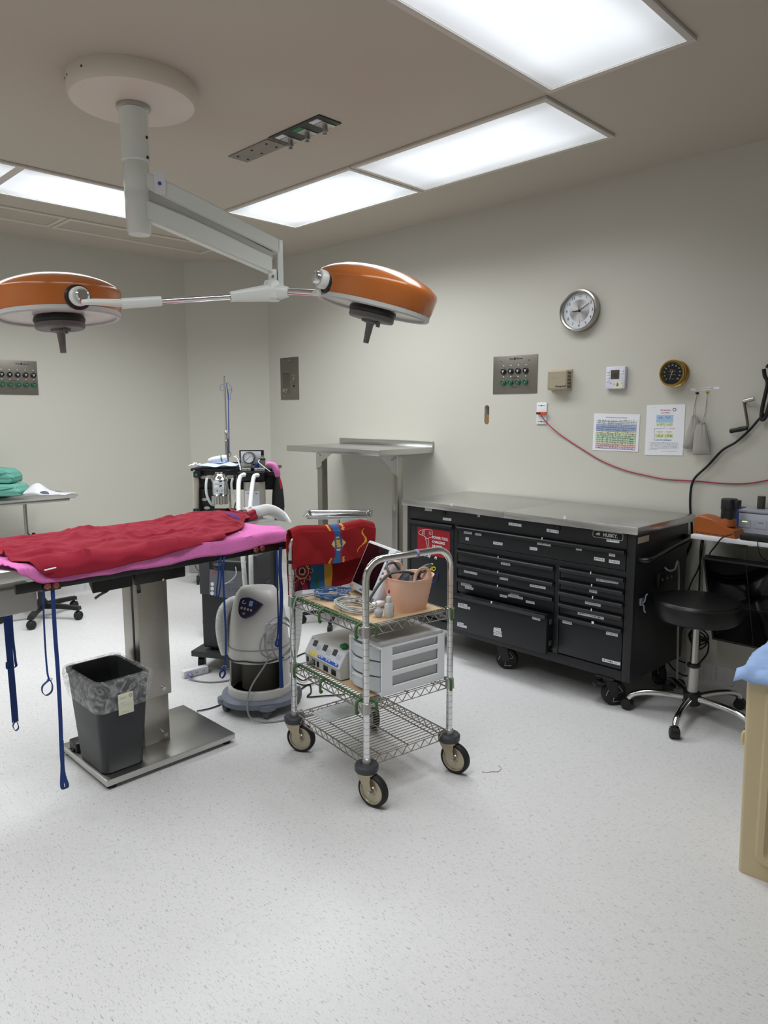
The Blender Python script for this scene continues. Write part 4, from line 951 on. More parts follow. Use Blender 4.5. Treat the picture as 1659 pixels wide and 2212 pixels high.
    for x0, x1, y0, y1 in ((x, x+.0022, .012, hgt-.008), (.008, w-.008, hgt*.47, hgt*.47+.0022)):
        bm = BM(); prism(bm, [(x0, y0), (x1, y0), (x1, y1), (x0, y1)], .001, .0014, fr); obj('split_line', bm, ln, sc, world=True)
    bm = BM(); c = fr @ V((w/2, hgt*.4, -.028)); box(bm, c.x, DX-.002, c.y-.1, c.y+.1, c.z-.08, c.z+.08, .004); obj('wall_mount', bm, black_pl, t, world=True)
    for k, (pts, r, lb) in enumerate((([(1520, 1163), (1516, 1195), (1508, 1230), (1495, 1255), (1486, 1285), (1484, 1330), (1470, 1370), (1455, 1410), (1462, 1424), (1480, 1432)], .0042, 'black cable falling from the left end of the shelf'), ([(1516, 1165), (1513, 1190), (1512, 1230), (1510, 1280), (1505, 1340), (1512, 1385), (1500, 1420), (1490, 1440)], .005, 'black cable falling straight beside the monitor edge'))):
        bm = BM(); tube(bm, [at(x, y, x=DX-.03-.012*k) for x, y in pts], r, 8, 5); base(tag(obj('hanging_cable', bm, cable_k), lb, 'cable'))
    bm = BM(); tube(bm, [at(1582, 1154, x=3.555), at(1560, 1162, x=3.545), at(1547, 1178, x=3.55), at(1537, 1190, x=3.62), at(1533, 1197, x=3.70), at(1531, 1215, x=3.8)], .0035, 8, 6); base(tag(obj('charger_lead', bm, cable_k), 'black lead drooping from the adapter over the shelf edge', 'cable'))
    bm = BM(); tube(bm, [at(1637, 1165, x=3.55), at(1637, 1178, x=3.545), at(1643, 1200, x=3.6), at(1659, 1213, x=3.7), at(1690, 1230, x=3.8)], .0022, 6, 6); base(tag(obj('thin_lead', bm, cable_k), 'thin black lead hanging from the adapter above the monitor', 'cable'))
    # coil of cables behind the stool
    cb = thing('cable_bundle', 'bundle of looped black cables hanging on the wall behind the stool', 'cable bundle', at(1497, 1395, x=DX-.05))
    for k in range(4):
        c = at(1509, 1372+k*5, x=DX-.06-.012*k)
        bm = BM(); tube(bm, [c+V((.004*math.sin(a*3+k), .052*math.cos(a)*(1-.06*k), .028*math.sin(a)-.01*math.cos(2*a+k))) for a in [2*PI*i/14 for i in range(14)]], .0042, 7, 3, True)
        obj('cable_loop', bm, cable_k, cb, world=True)
    pts = [(1520, 1375), (1530, 1385), (1528, 1410), (1512, 1432), (1500, 1450), (1480, 1460), (1455, 1445), (1440, 1428), (1425, 1432)]
    bm = BM(); tube(bm, [at(x, y, x=DX-.1) for x, y in pts], .0045, 8, 6); base(tag(obj('drooping_cable', bm, cable_k), 'black cable drooping from the monitor to the tool chest', 'cable'))
    pts = [(1452, 1245), (1464, 1240), (1466, 1226), (1462, 1214), (1465, 1240), (1466, 1290), (1463, 1340)]
    bm = BM(); tube(bm, [at(1432, 1222, x=3.53), at(1445, 1233, x=3.53), at(1458, 1229, x=3.58), at(1464, 1213, x=3.615), at(1466, 1235, x=3.625), at(1466, 1290, x=3.63), at(1464, 1400, x=3.63), at(1462, 1500, x=3.63)], .0055, 8, 6); base(tag(obj('grey_lead', bm, cable_g), 'grey lead plugged into the end of the tool chest', 'cable'))
    bm = BM(); lathe(bm, [(0, 0), (.03, 0), (.036, .008), (.036, .03), (.028, .04), (0, .042)], (0, 0, 0), seg=22)
    p = at(1441, 1490, z=.0); o = tag(obj('foot_pedal', bm, black_pl), 'round black foot pedal on the floor behind the stool', 'foot pedal'); o.location = (3.72, 1.46, 0)
shelf_group()

# ================================================================== tan bin with blue drape at the right edge
def tan_bin():
    p = at(1593, 1882, z=0)
    # local x along -y from p, local y = +x (away); front face at local y=0
    ang = RW+math.radians(4); t = thing('tan_bin', 'tall tan plastic bin with recessed panel at the right edge of view', 'bin', (p.x, p.y, 0), ang)
    H = .668; tap = .018
    def ring(z, inset, n=6):
        k = z/H; x0 = -tap*k*0+.0-(.0*k)-k*.012; w = .5+2*.012*k; d = .42+2*.012*k
        return [(x, y, z) for x, y in rrect(w-2*inset, d-2*inset, .014, n, .25, .21)]
    bm = BM(); loft(bm, [ring(.0, .0), ring(.05, 0), ring(H-.03, 0), ring(H, -.004), ring(H, .008), ring(H-.03, .012), ring(.03, .014)]); body = obj('body', bm, tan_pl, t, smooth=40)
    # raised border leaving a recessed panel on the front
    def rim(x0, x1, z0, z1, w):
        bm = BM()
        outer = rrect(x1-x0, z1-z0, .03, 5, (x0+x1)/2, (z0+z1)/2); inner = rrect(x1-x0-2*w, z1-z0-2*w, .02, 5, (x0+x1)/2, (z0+z1)/2)
        n = len(outer)
        def yy(z): return -.012*z/H-.0005
        O1 = [bm.verts.new((x, yy(z), z)) for x, z in outer]; O2 = [bm.verts.new((x, yy(z)-.01, z)) for x, z in [(a+(b-a)*.25, c+(d-c)*.25) for (a, c), (b, d) in zip(outer, inner)]]
        I2 = [bm.verts.new((x, yy(z)-.01, z)) for x, z in [(a+(b-a)*.75, c+(d-c)*.75) for (a, c), (b, d) in zip(outer, inner)]]; I1 = [bm.verts.new((x, yy(z), z)) for x, z in inner]
        for A, B in ((O1, O2), (O2, I2), (I2, I1)):
            for i in range(n): bm.faces.new((A[i], A[(i+1) % n], B[(i+1) % n], B[i]))
        return bm
    obj('panel_border', rim(.045, .455, .05, .635, .035), tan_pl, body, smooth=40)
    bm = BM(); tube(bm, [(-.004, .1, .42), (-.03, .1, .43), (-.035, .1, .4), (-.03, .1, .385)], .006, 8, 4); obj('side_clip', bm, M('cream_clip', '#c9bd90', .5), t)
    # drape
    tp = thing('blue_drape', 'crumpled light blue disposable drape over the tan bin', 'drape', (p.x, p.y, H), ang)
    def fn(u, v):
        x = -.04+u*.595; y = -.034+v*.48
        e = .0
        if x < -.015: e -= (-.015-x)*.5
        if y < -.012: e -= (-.012-y)*1.5
        if x > .52: e -= (x-.52)*1.5
        if y > .43: e -= (y-.43)*1.5
        z = .004+e+.02*noise.noise(V((x*9, y*9, 1.3)))+.008*noise.noise(V((x*30, y*30, 4)))+.012
        return (x+.01*noise.noise(V((x*8, y*8, 7))), y-.012+.012*noise.noise(V((x*12, y*6, 3))), max(z, .008) if (-.012 < x < .52 and -.012 < y < .43) else z)
    bm = BM(); sheet(bm, fn, 46, 40); o = obj('cloth', bm, blue_drape, tp, smooth=60); md = o.modifiers.new('s', 'SOLIDIFY'); md.thickness = .0012
tan_bin()

# ================================================================== operating table
TY0, TY1, TX0, TX1, TZ = 2.55, 3.11, .74, 2.11, .94
def rail_strap(t, pts, w, name='tie_strap', loop=None, y=2.535):
    bm = BM(); strap(bm, [at(x, yy, y=y-.003*(i % 2)) for i, (x, yy) in enumerate(pts)], w, side=(1, 0, 0)); o = obj(name, bm, blue_strap, t, world=True)
    if loop:
        bm = BM(); strap(bm, [at(x, yy, y=y-.004+.01*math.sin(k)) for k, (x, yy) in enumerate(loop)], .012, side=(0, 1, 0)); obj('strap_loop', bm, blue_strap, o, world=True)
        p = at(*loop[0], y=y); bm = BM(); tube(bm, [p+V((.009*math.cos(k*PI/5), 0, .005*math.sin(k*PI/5))) for k in range(10)], .0014, 6, 0, True); obj('buckle', bm, chrome, o, world=True)
    return o
def operating_table():
    t = thing('operating_table', 'stainless steel operating table on a single column with black rails and blue tie straps', 'operating table', (1.395, 2.835, 0))
    ob = lambda n, bm, m_, p=t, **k: obj(n, bm, m_, p, world=True, **k)
    bm = BM(); box(bm, 1.10, 1.69, 2.61, 3.06, .018, .045, .003); ob('base_plate', bm, steel_h)
    for x in (1.13, 1.66):
        for y in (2.64, 3.03): bm = BM(); cyl(bm, (x, y, 0), (x, y, .019), .018, seg=14); ob('foot', bm, rubber)
    bm = BM(); box(bm, 1.345, 1.462, 2.775, 2.89, .045, .3, .002); ob('inner_column', bm, steel)
    bm = BM(); box(bm, 1.335, 1.472, 2.762, 2.9, .255, .8, .003); cl = ob('column', bm, steel)
    bm = BM(); box(bm, 1.3335, 1.3355, 2.80, 2.815, .26, .8); ob('column_seam', bm, ink, cl)
    for z in (.285, .075): bm = BM(); cyl(bm, (1.435, 2.778, z), (1.435, 2.757, z), .009, seg=14); ob('column_bolt', bm, chrome, cl)
    bm = BM(); box(bm, 1.28, 1.505, 2.66, 2.95, .785, .86, .004); mb = ob('tilt_box', bm, black_sat)
    bm = BM(); prism(bm, [(2.66, .785), (2.66, .86), (2.70, .86), (2.70, .83)], 1.11, 1.27, Matrix(((0, 0, 1, 0), (1, 0, 0, 0), (0, 1, 0, 0), (0, 0, 0, 1)))); box(bm, 1.11, 1.27, 2.70, 2.95, .83, .86, .003); ob('tilt_wing', bm, black_sat, mb)
    bm = BM(); box(bm, 1.335, 1.352, 2.758, 2.762, .725, .78, .001); ob('column_label', bm, label_mat('dark_label', '#26272c', '#8a8c92', 6, 4), cl)
    for z in (.79,): bm = BM(); cyl(bm, (1.40, 2.655, z), (1.40, 2.661, z), .005, seg=10); ob('screw', bm, chrome, mb)
    # V-top: two panels
    bm = BM(); box(bm, TX0, TX1, TY0, 2.828, TZ-.04, TZ, .003); ob('top_panel', bm, steel_h)
    bm = BM(); rings = [[(x, 2.832, TZ-.04), (x, TY1, TZ-.038), (x, TY1, TZ+.004), (x, 2.832, TZ)] for x in (TX0, TX1)]; loft(bm, rings); ob('top_panel', bm, steel_h)
    bm = BM(); box(bm, .95, 1.9, 2.69, 2.96, .86, .9, .004); ob('sub_frame', bm, black_sat)
    for y0, y1 in ((TY0-.012, TY0+.006), (TY1-.006, TY1+.012)):
        bm = BM(); box(bm, .80, TX1, y0, y1, .858, .893, .003); ob('side_rail', bm, black_sat)
    # pale housing under the left end, with its label
    bm = BM(); box(bm, .66, .985, 2.88, 3.08, .70, .802, .008); box(bm, .66, .93, 2.9, 3.07, .8, .902, .004); hs = ob('end_housing', bm, grey_lt2)
    bm = BM(); box(bm, .895, .93, 2.898, 2.9, .825, .86); ob('housing_label', bm, MATS['dark_label'], hs)
    # clamp knobs
    cop = M('copper_knob', '#9a5a52', .3, .7)
    for px in ((102, 1266), (120, 1264), (552, 1187), (565, 1184)):
        p = at(*px, y=2.53); bm = BM(); lathe(bm, [(.012, 0), (.013, .004), (.009, .012), (0, .014)], p, (0, -1, 0), 20); k = ob('clamp_knob', bm, cop)
    for px in (111, 558):
        p = at(px, 1266 if px < 300 else 1186, y=2.535); bm = BM(); box(bm, p.x-.03, p.x+.03, 2.525, 2.539, p.z-.014, p.z+.014, .003); ob('strap_clamp', bm, black_sat)
    # hose hook and lead under the table
    bm = BM(); tube(bm, [at(205, 1255, y=2.7), at(216, 1268, y=2.7), at(226, 1278, y=2.7), at(240, 1268, y=2.7), at(262, 1262, y=2.7)], .0075, 8, 5); br = ob('lever_arm', bm, black_sat)
    bm = BM(); tube(bm, [at(229, 1278, y=2.7), at(216, 1285, y=2.7), at(205, 1293, y=2.7)], .0055, 8, 3); ob('lever_grip', bm, grey_pl, br)
    # straps hanging from the rails
    rail_strap(t, [(104, 1258), (94, 1275), (94.5, 1330), (98, 1400), (102, 1450), (106, 1468)], .006, loop=[(107, 1468), (92, 1482), (92, 1496), (100, 1502), (111, 1494), (113, 1480), (108, 1468)])
    rail_strap(t, [(113, 1262), (115, 1300), (119, 1370), (125, 1450), (130, 1540), (133, 1620), (137, 1670), (145, 1697), (139, 1704), (134, 1695), (135, 1650), (133, 1600)], .014)
    rail_strap(t, [(484, 1202), (482, 1240), (485, 1310), (488, 1380), (486, 1440), (479, 1452)], .009, loop=[(484, 1440), (475, 1456), (479, 1465), (486, 1456), (484, 1442)])
    rail_strap(t, [(474, 1204), (472, 1240), (468, 1283), (473, 1285), (478, 1240), (477, 1203)], .007)
    rail_strap(t, [(598, 1188), (599, 1260), (601, 1340), (599, 1380), (597, 1395)], .008, loop=[(599, 1380), (595, 1392), (599, 1398), (603, 1388), (600, 1380)])
    rail_strap(t, [(606, 1182), (605, 1230), (608, 1290), (606, 1350), (606, 1420), (609, 1486)], .019)
    rail_strap(t, [(13, 1320), (18, 1380), (24, 1450), (30, 1520), (33, 1560)], .026, loop=[(33, 1558), (28, 1568), (33, 1578), (40, 1572), (37, 1560)], y=3.13)
    rail_strap(t, [(24, 1320), (27, 1370), (33, 1425), (34, 1440), (17, 1445), (15, 1430)], .01, y=3.125)
    # foot control on the base
    bm = BM(); box(bm, 1.112, 1.165, 2.925, 3.0, .0455, .085, .006); fp = ob('foot_control', bm, black_pl)
    bm = BM(); tube(bm, [(1.14, 2.935, .07), at(165, 1612, z=.06), at(148, 1618, z=.04), at(133, 1618, z=.02), at(137, 1625, z=.01), at(160, 1620, z=.055)], .004, 8, 6); ob('control_lead', bm, cable_k, fp)
operating_table()

def hermite(tab, x):
    """table lookup, linear and smoothed over a short window"""
    def lin(q):
        if q <= tab[0][0]: return tab[0][1]
        for (a, va), (b, vb) in zip(tab, tab[1:]):
            if q <= b: return va+(vb-va)*(q-a)/(b-a)
        return tab[-1][1]
    return sum(lin(x+d*.012) for d in range(-3, 4))/7
# pink towel
def towel():
    hang = [(.74, .02), (.86, .055), (1.0, .066), (1.2, .062), (1.35, .066), (1.5, .055), (1.65, .064), (1.8, .052), (1.9, .05), (1.94, .03)]
    def fn(u, v):
        x = .715+u*1.225
        L = .555+hermite(hang, x); s = v*L
        xl = x
        if v > .55 and u < .14: xl = x+(.14-u)*.7*(v-.55)/.45
        if s < .555: y, z = 3.095-s, TZ+.006
        else: y, z = TY0-.016-.004*math.sin(x*30), TZ+.006-(s-.555)*1.05
        if .535 < s < .575: z = TZ+.006-.006*(s-.535)/.04-max(0, s-.555)
        nz = noise.noise(V((x*6, y*8+z*8, .3)))+.6*noise.noise(V((x*15, y*12, 2.3)))
        if u > .9 and s < .5: xl = x-(u-.9)*1.1*max(0, .5-s)/.5*.9
        if s < .53: z += .006*nz+.005+(.004*math.sin((x-1.72)*160) if 1.72 < x < 1.76 else 0)
        else: y += .009*nz*min(1, (s-.53)/.03)-.004; z += .005*noise.noise(V((x*9, 5, 0)))
        if u < .075: z += (.075-u)*.35*abs(math.sin(s*24+1))*(1 if s < .5 else .2)
        return (xl, y, z)
    bm = BM(); sheet(bm, fn, 150, 66); o = obj('towel', bm, pink_cloth, smooth=70)
    md = o.modifiers.new('s', 'SOLIDIFY'); md.thickness = .004; md.offset = 1
    tag(o, 'pink terry towel spread on the operating table under the red drape', 'towel'); base(o)
towel()
# burgundy drape gathered round the hose
def drape():
    ext = [(.82, .45), (.84, .53), (.87, .59), (.91, .615), (.98, .605), (1.05, .612), (1.2, .60), (1.32, .592), (1.42, .578), (1.55, .562), (1.64, .55), (1.72, .50), (1.80, .40), (1.88, .22), (1.93, .13), (1.97, .1)]
    far = [(.82, 3.10), (1.6, 3.10), (1.75, 3.07), (1.88, 3.0), (1.97, 2.95)]
    puff = [(.82, .0), (1.3, .004), (1.55, .016), (1.72, .03), (1.86, .034), (1.92, .03), (1.97, .024)]
    def fn(u, v):
        x = .825+u*1.145+.012*noise.noise(V((v*5, 3, 1)))*max(0, 1-u*8)
        yf = hermite(far, x); L = hermite(ext, x); s = v*L; top = yf-2.545
        w = noise.noise(V((x*5+s*3, s*9, 2.)))
        wx, ws = x+.06*noise.noise(V((x*4, s*5, 11))), s+.05*noise.noise(V((x*5, s*4, 17)))
        rdg = lambda a, b, z: (1-min(1, abs(2.1*noise.noise(V((a, b, z))))))**2.5
        fold = .013*rdg(wx*2.2+ws*3.4, ws*8-wx*1.2, 3)+.009*rdg(wx*4.5-ws*5, ws*11+wx*2, 7)+.006*rdg(wx*9+ws*6, ws*17-wx*4, 13)-.006
        fine = .004*noise.noise(V((x*18, s*26, 1)))
        edge = min(1, v*10)*min(1, (1-v)*12)
        pf = hermite(puff, x)*math.sin(PI*min(1, .1+v*.85))
        zz = TZ+.018+pf+edge*(fold*1.15+.010*w+fine)+.004
        if s <= top: return (x+.006*w, yf-s, max(zz, TZ+.0165))
        d = s-top; bulge = .012+.004*math.sin(x*40)+.006*w
        return (x, 2.545-.016-min(bulge, d*.6), TZ+.014-d*1.0+.004*w)
    bm = BM(); sheet(bm, fn, 260, 120)
    t = thing('warming_drape', 'burgundy cloth warming drape lying wrinkled over the pink towel', 'drape', (1.4, 2.83, TZ))
    o = obj('cloth', bm, red_cloth, t, smooth=75, world=True); md = o.modifiers.new('s', 'SOLIDIFY'); md.thickness = .003; md.offset = 1
    # sleeve gathered round the hose end
    c0, c1 = at(494, 1127, dep=3.44), at(541, 1117, dep=3.56)
    bm = BM(); x, y, d = basis(c1-c0); rings = []
    for i in range(15):
        k = i/14; r = .062-.022*min(1, k*2.0)+.012*max(0, k-.62)*2.2
        rings.append([c0.lerp(c1, k)+(x*math.cos(a)+y*math.sin(a))*r*(1+.09*math.sin(a*9+i*.4)*(1-.3*k)) for a in [2*PI*j/48 for j in range(48)]])
    for r_ in rings:
        for p_ in r_: p_.z = max(p_.z, TZ+.006)
    loft(bm, rings, False); o2 = obj('hose_sleeve', bm, red_cloth, t, smooth=75, world=True)
    cc = c0.lerp(c1, .6); bm = BM(); lathe(bm, [(.041, -.009), (.0445, -.008), (.0445, .008), (.041, .009)], cc, d, 32); obj('sleeve_band', bm, black_sat, t, world=True)
    blue = M('blue_thread', '#4a4fae', .7)
    for k in range(3):
        bm = BM(); tube(bm, [at(488+k*7, 1106+k*1.5, z=TZ+.078), at(500+k*6, 1114, z=TZ+.078), at(513+k*3, 1121, z=TZ+.066)], .002, 6, 4); obj('blue_stitch', bm, blue, t, world=True)
    bm = BM(); a, b = at(96, 1232, y=2.505), at(121, 1226, y=2.505); tube(bm, [a, b], .003, 6, flat=(.007, .003)); obj('care_tag', bm, paper, t, world=True)
drape()
# air hose from the drape, over the table end, down to the warming unit
def corr(bm, pts, r, pitch=.0055, depth=.07, seg=14, n=10):
    P = spline(pts, n); L = [0]
    for a, b in zip(P, P[1:]): L.append(L[-1]+(b-a).length)
    N = max(8, int(L[-1]/pitch*3)); out = []; j = 0
    for i in range(N+1):
        s = L[-1]*i/N
        while j < len(L)-2 and L[j+1] < s: j += 1
        u = (s-L[j])/max(1e-9, L[j+1]-L[j]); out.append(P[j].lerp(P[j+1], u))
    tube(bm, out, r, seg, rf=lambda i, n_: 1+depth*(1 if i % 3 == 1 else -.4))
pts = [at(528, 1120, dep=3.53), at(556, 1112, dep=3.59), at(578, 1105, dep=3.66), at(598, 1108, dep=3.74), at(613, 1122, dep=3.80), at(626, 1150, dep=3.80), at(640, 1200, dep=3.68), at(643, 1290, dep=3.76), at(640, 1360, dep=3.77), at(632, 1410, dep=3.77), at(618, 1438, dep=3.75), at(603, 1440, dep=3.68)]
pts = [V(p) for p in pts]
for p in pts[:3]: p.z = max(p.z, TZ+.034)
bm = BM(); corr(bm, pts, .027, .007, .09); base(tag(obj('air_hose', bm, hose_w), 'white corrugated air hose leaving the burgundy drape over the table end', 'hose'))

# ================================================================== waste bin on the table base
def waste_bin():
    t = thing('waste_bin', 'dark grey waste bin with a clear liner standing on the table base', 'waste bin', (1.195, 2.77, .0455))
    H = .385
    def sec(k, e=0, r=.03): return [(x, y) for x, y in rrect(.172+.05*k+2*e, .24+.062*k+2*e, r, 5, .004*k, .008*k)]
    rings = [[(x, y, z) for x, y in sec(z/H, e)] for z, e in ((0, -.006), (.006, 0), (H*.5, 0), (H-.02, 0), (H-.018, .004), (H, .004), (H, -.004), (H*.5, -.004), (.01, -.006))]
    bm = BM(); loft(bm, rings); obj('body', bm, M('bin_grey', '#2f3033', .45, var=.05, bump=.05, bscale=250), t, smooth=50)
    lin = M('clear_liner', '#e4e6e8', .14, bump=1., bscale=38)
    nt, b = nodes(lin); tc = nt.nodes.new('ShaderNodeTexCoord'); nn = nt.nodes.new('ShaderNodeTexNoise'); nn.inputs['Scale'].default_value = 26; nn.inputs['Detail'].default_value = 3; nn.inputs['Distortion'].default_value = 1.5; nt.links.new(tc.outputs['Object'], nn.inputs['Vector'])
    mr = nt.nodes.new('ShaderNodeMapRange'); mr.inputs[1].default_value = .42; mr.inputs[2].default_value = .75; mr.inputs[3].default_value = .1; mr.inputs[4].default_value = .5; nt.links.new(nn.outputs[0], mr.inputs[0]); nt.links.new(mr.outputs[0], b.inputs['Alpha'])
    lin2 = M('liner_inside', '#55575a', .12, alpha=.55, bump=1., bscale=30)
    n = 96; per = rrect(1, 1, .12, 24)
    def lr(z, e, amp, seed):
        k = z/H; out = []; S = rrect(.172+.05*k+2*e, .24+.062*k+2*e, .036, 24, .004*k, .008*k)
        for i, (x, y) in enumerate(S):
            w = amp*noise.noise(V((x*26, y*26, seed+z*6))); d = V((x, y, 0)).normalized()
            out.append((x+d.x*w, y+d.y*w, z+amp*1.2*noise.noise(V((x*14, y*14, seed+9)))))
        return out
    bm = BM(); loft(bm, [lr(H-.118, .0115, .011, 1), lr(H-.1, .013, .012, 1), lr(H-.06, .0155, .010, 1.2), lr(H-.02, .0165, .008, 1.4), lr(H+.004, .014, .006, 1.6), lr(H+.01, .0, .003, 1.8), lr(H+.002, -.0115, .004, 2)], False)
    obj('liner_cuff', bm, lin, t, smooth=80)
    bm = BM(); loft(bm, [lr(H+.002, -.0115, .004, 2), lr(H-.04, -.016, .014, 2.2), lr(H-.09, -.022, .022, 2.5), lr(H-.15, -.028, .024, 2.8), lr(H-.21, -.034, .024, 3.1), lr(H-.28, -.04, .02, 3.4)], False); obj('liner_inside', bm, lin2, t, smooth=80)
    bm = BM(); box(bm, -.03, .032, -.1565, -.1545, H-.14, H-.055, .0005); lb = obj('paper_label', bm, M('label_cream', '#d8d8c4', .6), t)
    for z, w in ((H-.068, .03), (H-.074, .03), (H-.092, .024), (H-.1, .05), (H-.106, .05), (H-.128, .05)):
        bm = BM(); box(bm, -.024, -.024+w, -.1572, -.1565, z-.0018, z+.0018); obj('label_print', bm, label_mat('bin_print', '#d8d8c4', '#55564c', 12, 2), lb)
    bm = BM(); tube(bm, [(.021+.006*math.cos(k*PI/6), -.157, H-.068+.006*math.sin(k*PI/6)) for k in range(12)], .0007, 5, 0, True); obj('label_seal', bm, ink, lb)
waste_bin()

# ================================================================== warming unit
def warming_unit():
    cx, cy = 2.01, 2.865; dirc = math.atan2(-cy, -cx)      # direction to the camera
    t = thing('warming_unit', 'grey upright patient warming unit on a wheeled base with coiled cord', 'warming unit', (cx, cy, 0), dirc+PI/2)
    # local: -y faces the camera, x right
    body_m = M('warmer_grey', '#c6c5c2', .4, var=.02); base_m = M('warmer_base', '#6f7784', .45, var=.03)
    bm = BM(); loft(bm, [[(x, y, z) for x, y in oval(a, b, 40, 2.4)] for z, a, b in ((.045, .15, .145), (.05, .19, .175), (.075, .19, .175), (.088, .17, .16))]); bs = obj('base', bm, base_m, t)
    for x, y, w in ((-.165, -.03, 1), (.03, -.16, 1), (.16, .0, 1.5), (-.06, .15, 1)):
        bm = BM(); rw = .024*w if w > 1 else .0245
        if w > 1: lathe(bm, [(.022, -.016), (.04, -.014), (.044, -.01), (.044, .01), (.04, .014), (.022, .016), (.012, .02), (0, .02)], (x+.02, y, .044), (1, -.5, 0), 28)
        else: lathe(bm, [(0, -.014), (.02, -.014), (.0245, -.009), (.0245, .009), (.02, .014), (0, .014)], (x, y, .0245), (.8, -.6, 0), 22)
        obj('caster', bm, M('wheel_grey', '#55585d', .5), t)
    for ax_, ay in ((-.165, -.03), (.03, -.155)):
        bm = BM(); loft(bm, [[(ax_+x, ay+y, z) for x, y in oval(.045, .04, 20)] for z in (.046, .07)]); obj('base_lobe', bm, base_m, bs)
    # ring + cut-away skirt
    bm = BM(); loft(bm, [[(x, y, z) for x, y in oval(a, b, 44, 2.2)] for z, a, b in ((.088, .158, .15), (.125, .158, .15), (.13, .154, .146), (.13, .144, .136), (.1, .144, .136))]); obj('lower_ring', bm, body_m, t)
    bm = BM(); pts_o, pts_i = [], []
    for k in range(33):
        a = math.radians(-48+(360-138)*k/32); pts_o.append((.15*math.cos(a), .142*math.sin(a))); pts_i.append((.142*math.cos(a), .134*math.sin(a)))
    poly = pts_o+pts_i[::-1]
    A_ = [[bm.verts.new((x*(1-.02*(z-.12)/.17), y*(1-.02*(z-.12)/.17), z)) for x, y in poly] for z in (.12, .29)]
    n = len(poly); h = n//2
    for i in range(n): bm.faces.new((A_[0][i], A_[0][(i+1) % n], A_[1][(i+1) % n], A_[1][i]))
    for L_ in A_:
        for i in range(h-1): bm.faces.new((L_[i], L_[i+1], L_[n-2-i], L_[n-1-i]))
    obj('skirt', bm, body_m, t, smooth=50)
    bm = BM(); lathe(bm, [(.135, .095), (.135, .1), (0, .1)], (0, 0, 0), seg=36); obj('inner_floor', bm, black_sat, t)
    bm = BM(); lathe(bm, [(.1, .1), (.1, .28)], (.01, .03, 0), seg=30, caps=False); obj('shade_core', bm, M('shadow_grey', '#4b4842', .7), t)  # core given a dark grey for the shade inside the opening
    # upper body: lofted, leaning back at the top
    secs = [(.268, .152, .146, 0, 2.2), (.285, .158, .152, 0, 2.2), (.33, .152, .148, 0, 2.3), (.345, .148, .144, 0, 2.4), (.42, .142, .138, .005, 2.6), (.49, .132, .126, .012, 2.8), (.54, .12, .112, .02, 3), (.575, .105, .094, .03, 3), (.60, .085, .074, .04, 3), (.606, .06, .05, .045, 3)]
    bm = BM(); loft(bm, [[(x, y+dy, z) for x, y in oval(a, b, 44, p)] for z, a, b, dy, p in secs]); up_ = obj('upper_body', bm, body_m, t, smooth=50)
    bm = BM(); tube(bm, [(x*1.004, y*1.004, .337) for x, y in oval(.1505, .1465, 44, 2.35)], .003, 6, 0, True); obj('seam', bm, M('seam_dark', '#8d8c89', .5), up_)
    bm = BM(); tube(bm, [(x, y, .282-.004*math.cos(k)) for k, (x, y) in enumerate(oval(.159, .153, 40, 2.2)[18:36])], .004, 6, 2); obj('skirt_gap', bm, ink, up_)
    # control panel: shield shape tilted on the front-left shoulder
    fr = frame((-.042, -.108, .543), (1, -.35, -.12), (0, .50, 1)); sh = [(-.05, .03), (-.03, .042), (.0, .044), (.055, .028), (.058, .02), (.03, -.025), (.0, -.05), (-.02, -.055), (-.04, -.04), (-.05, -.01)]
    bm = BM(); prism(bm, [(p.x, p.y) for p in spline([(x, y, 0) for x, y in sh], 4, True)], -.02, .004, fr); cp_ = obj('control_panel', bm, M('panel_navy', '#2c2b4c', .35), up_)
    bm = BM(); prism(bm, rrect(.018, .026, .002, 2, .006, .018), .004, .0046, fr); obj('display', bm, M('display_blue', '#7489bd', .3, emit=.15), cp_)
    for k in range(4): bm = BM(); prism(bm, rrect(.01, .012, .002, 2, -.034+k*.016, -.009-k*.0015), .004, .0055, fr); obj('button', bm, grey_lt, cp_)
    bm = BM(); prism(bm, oval(.007, .007, 16, 2, -.018, -.034), .004, .0055, fr); obj('power_button', bm, M('pink_button', '#b08a94', .4), cp_)
    bm = BM(); tube(bm, [fr @ V((-.028+.008*math.cos(a), .02+.008*math.sin(a), .005)) for a in [math.radians(100+i*28) for i in range(10)]], .0016, 6); obj('panel_icon', bm, paper, cp_)
    # attention sticker on the right front
    a0 = math.radians(-58); fr2 = frame((.064, -.1345, .425), (.967, .255, 0), (-.02, .08, 1))
    bm = BM(); prism(bm, [(-.03, -.045), (.03, -.045), (.03, .042), (-.03, .042)], -.004, .006, fr2); st = obj('warning_sticker', bm, M('sticker_grey', '#bdbebf', .5), up_)
    rd = M('warning_red', '#a3343c', .5); text('ATTENTION', .0092, rd, st, fr2 @ Matrix.Translation((0, .032, .0062)), bold=.03, ext=.0001)
    for k, w in enumerate((.046, .044, .02, 0, .026, .048, .046, .044, .046)):
        if w: bm = BM(); prism(bm, [(-w/2, -.003), (w/2, -.003), (w/2, .003), (-w/2, .003)], .006, .0066, fr2 @ Matrix.Translation((0, .02-k*.0072, 0))); obj('sticker_print', bm, label_mat('red_lines', '#bdbebf', '#a3343c', 14, 2), st)
    a1 = math.radians(-35); p = V((.118*math.cos(a1), .106*math.sin(a1)+.012, .52)); bm = BM(); lathe(bm, [(.012, -.004), (.012, .004), (.006, .008), (0, .008)], p, (math.cos(a1), math.sin(a1), .2), 16); obj('port', bm, alu, up_)
    # own short hose on the left
    bm = BM(); corr(bm, [(-.06, .06, .53), (-.12, .045, .53), (-.163, .02, .5), (-.178, .0, .44), (-.172, -.01, .36), (-.155, -.012, .29)], .03); obj('side_hose', bm, hose_w, t)
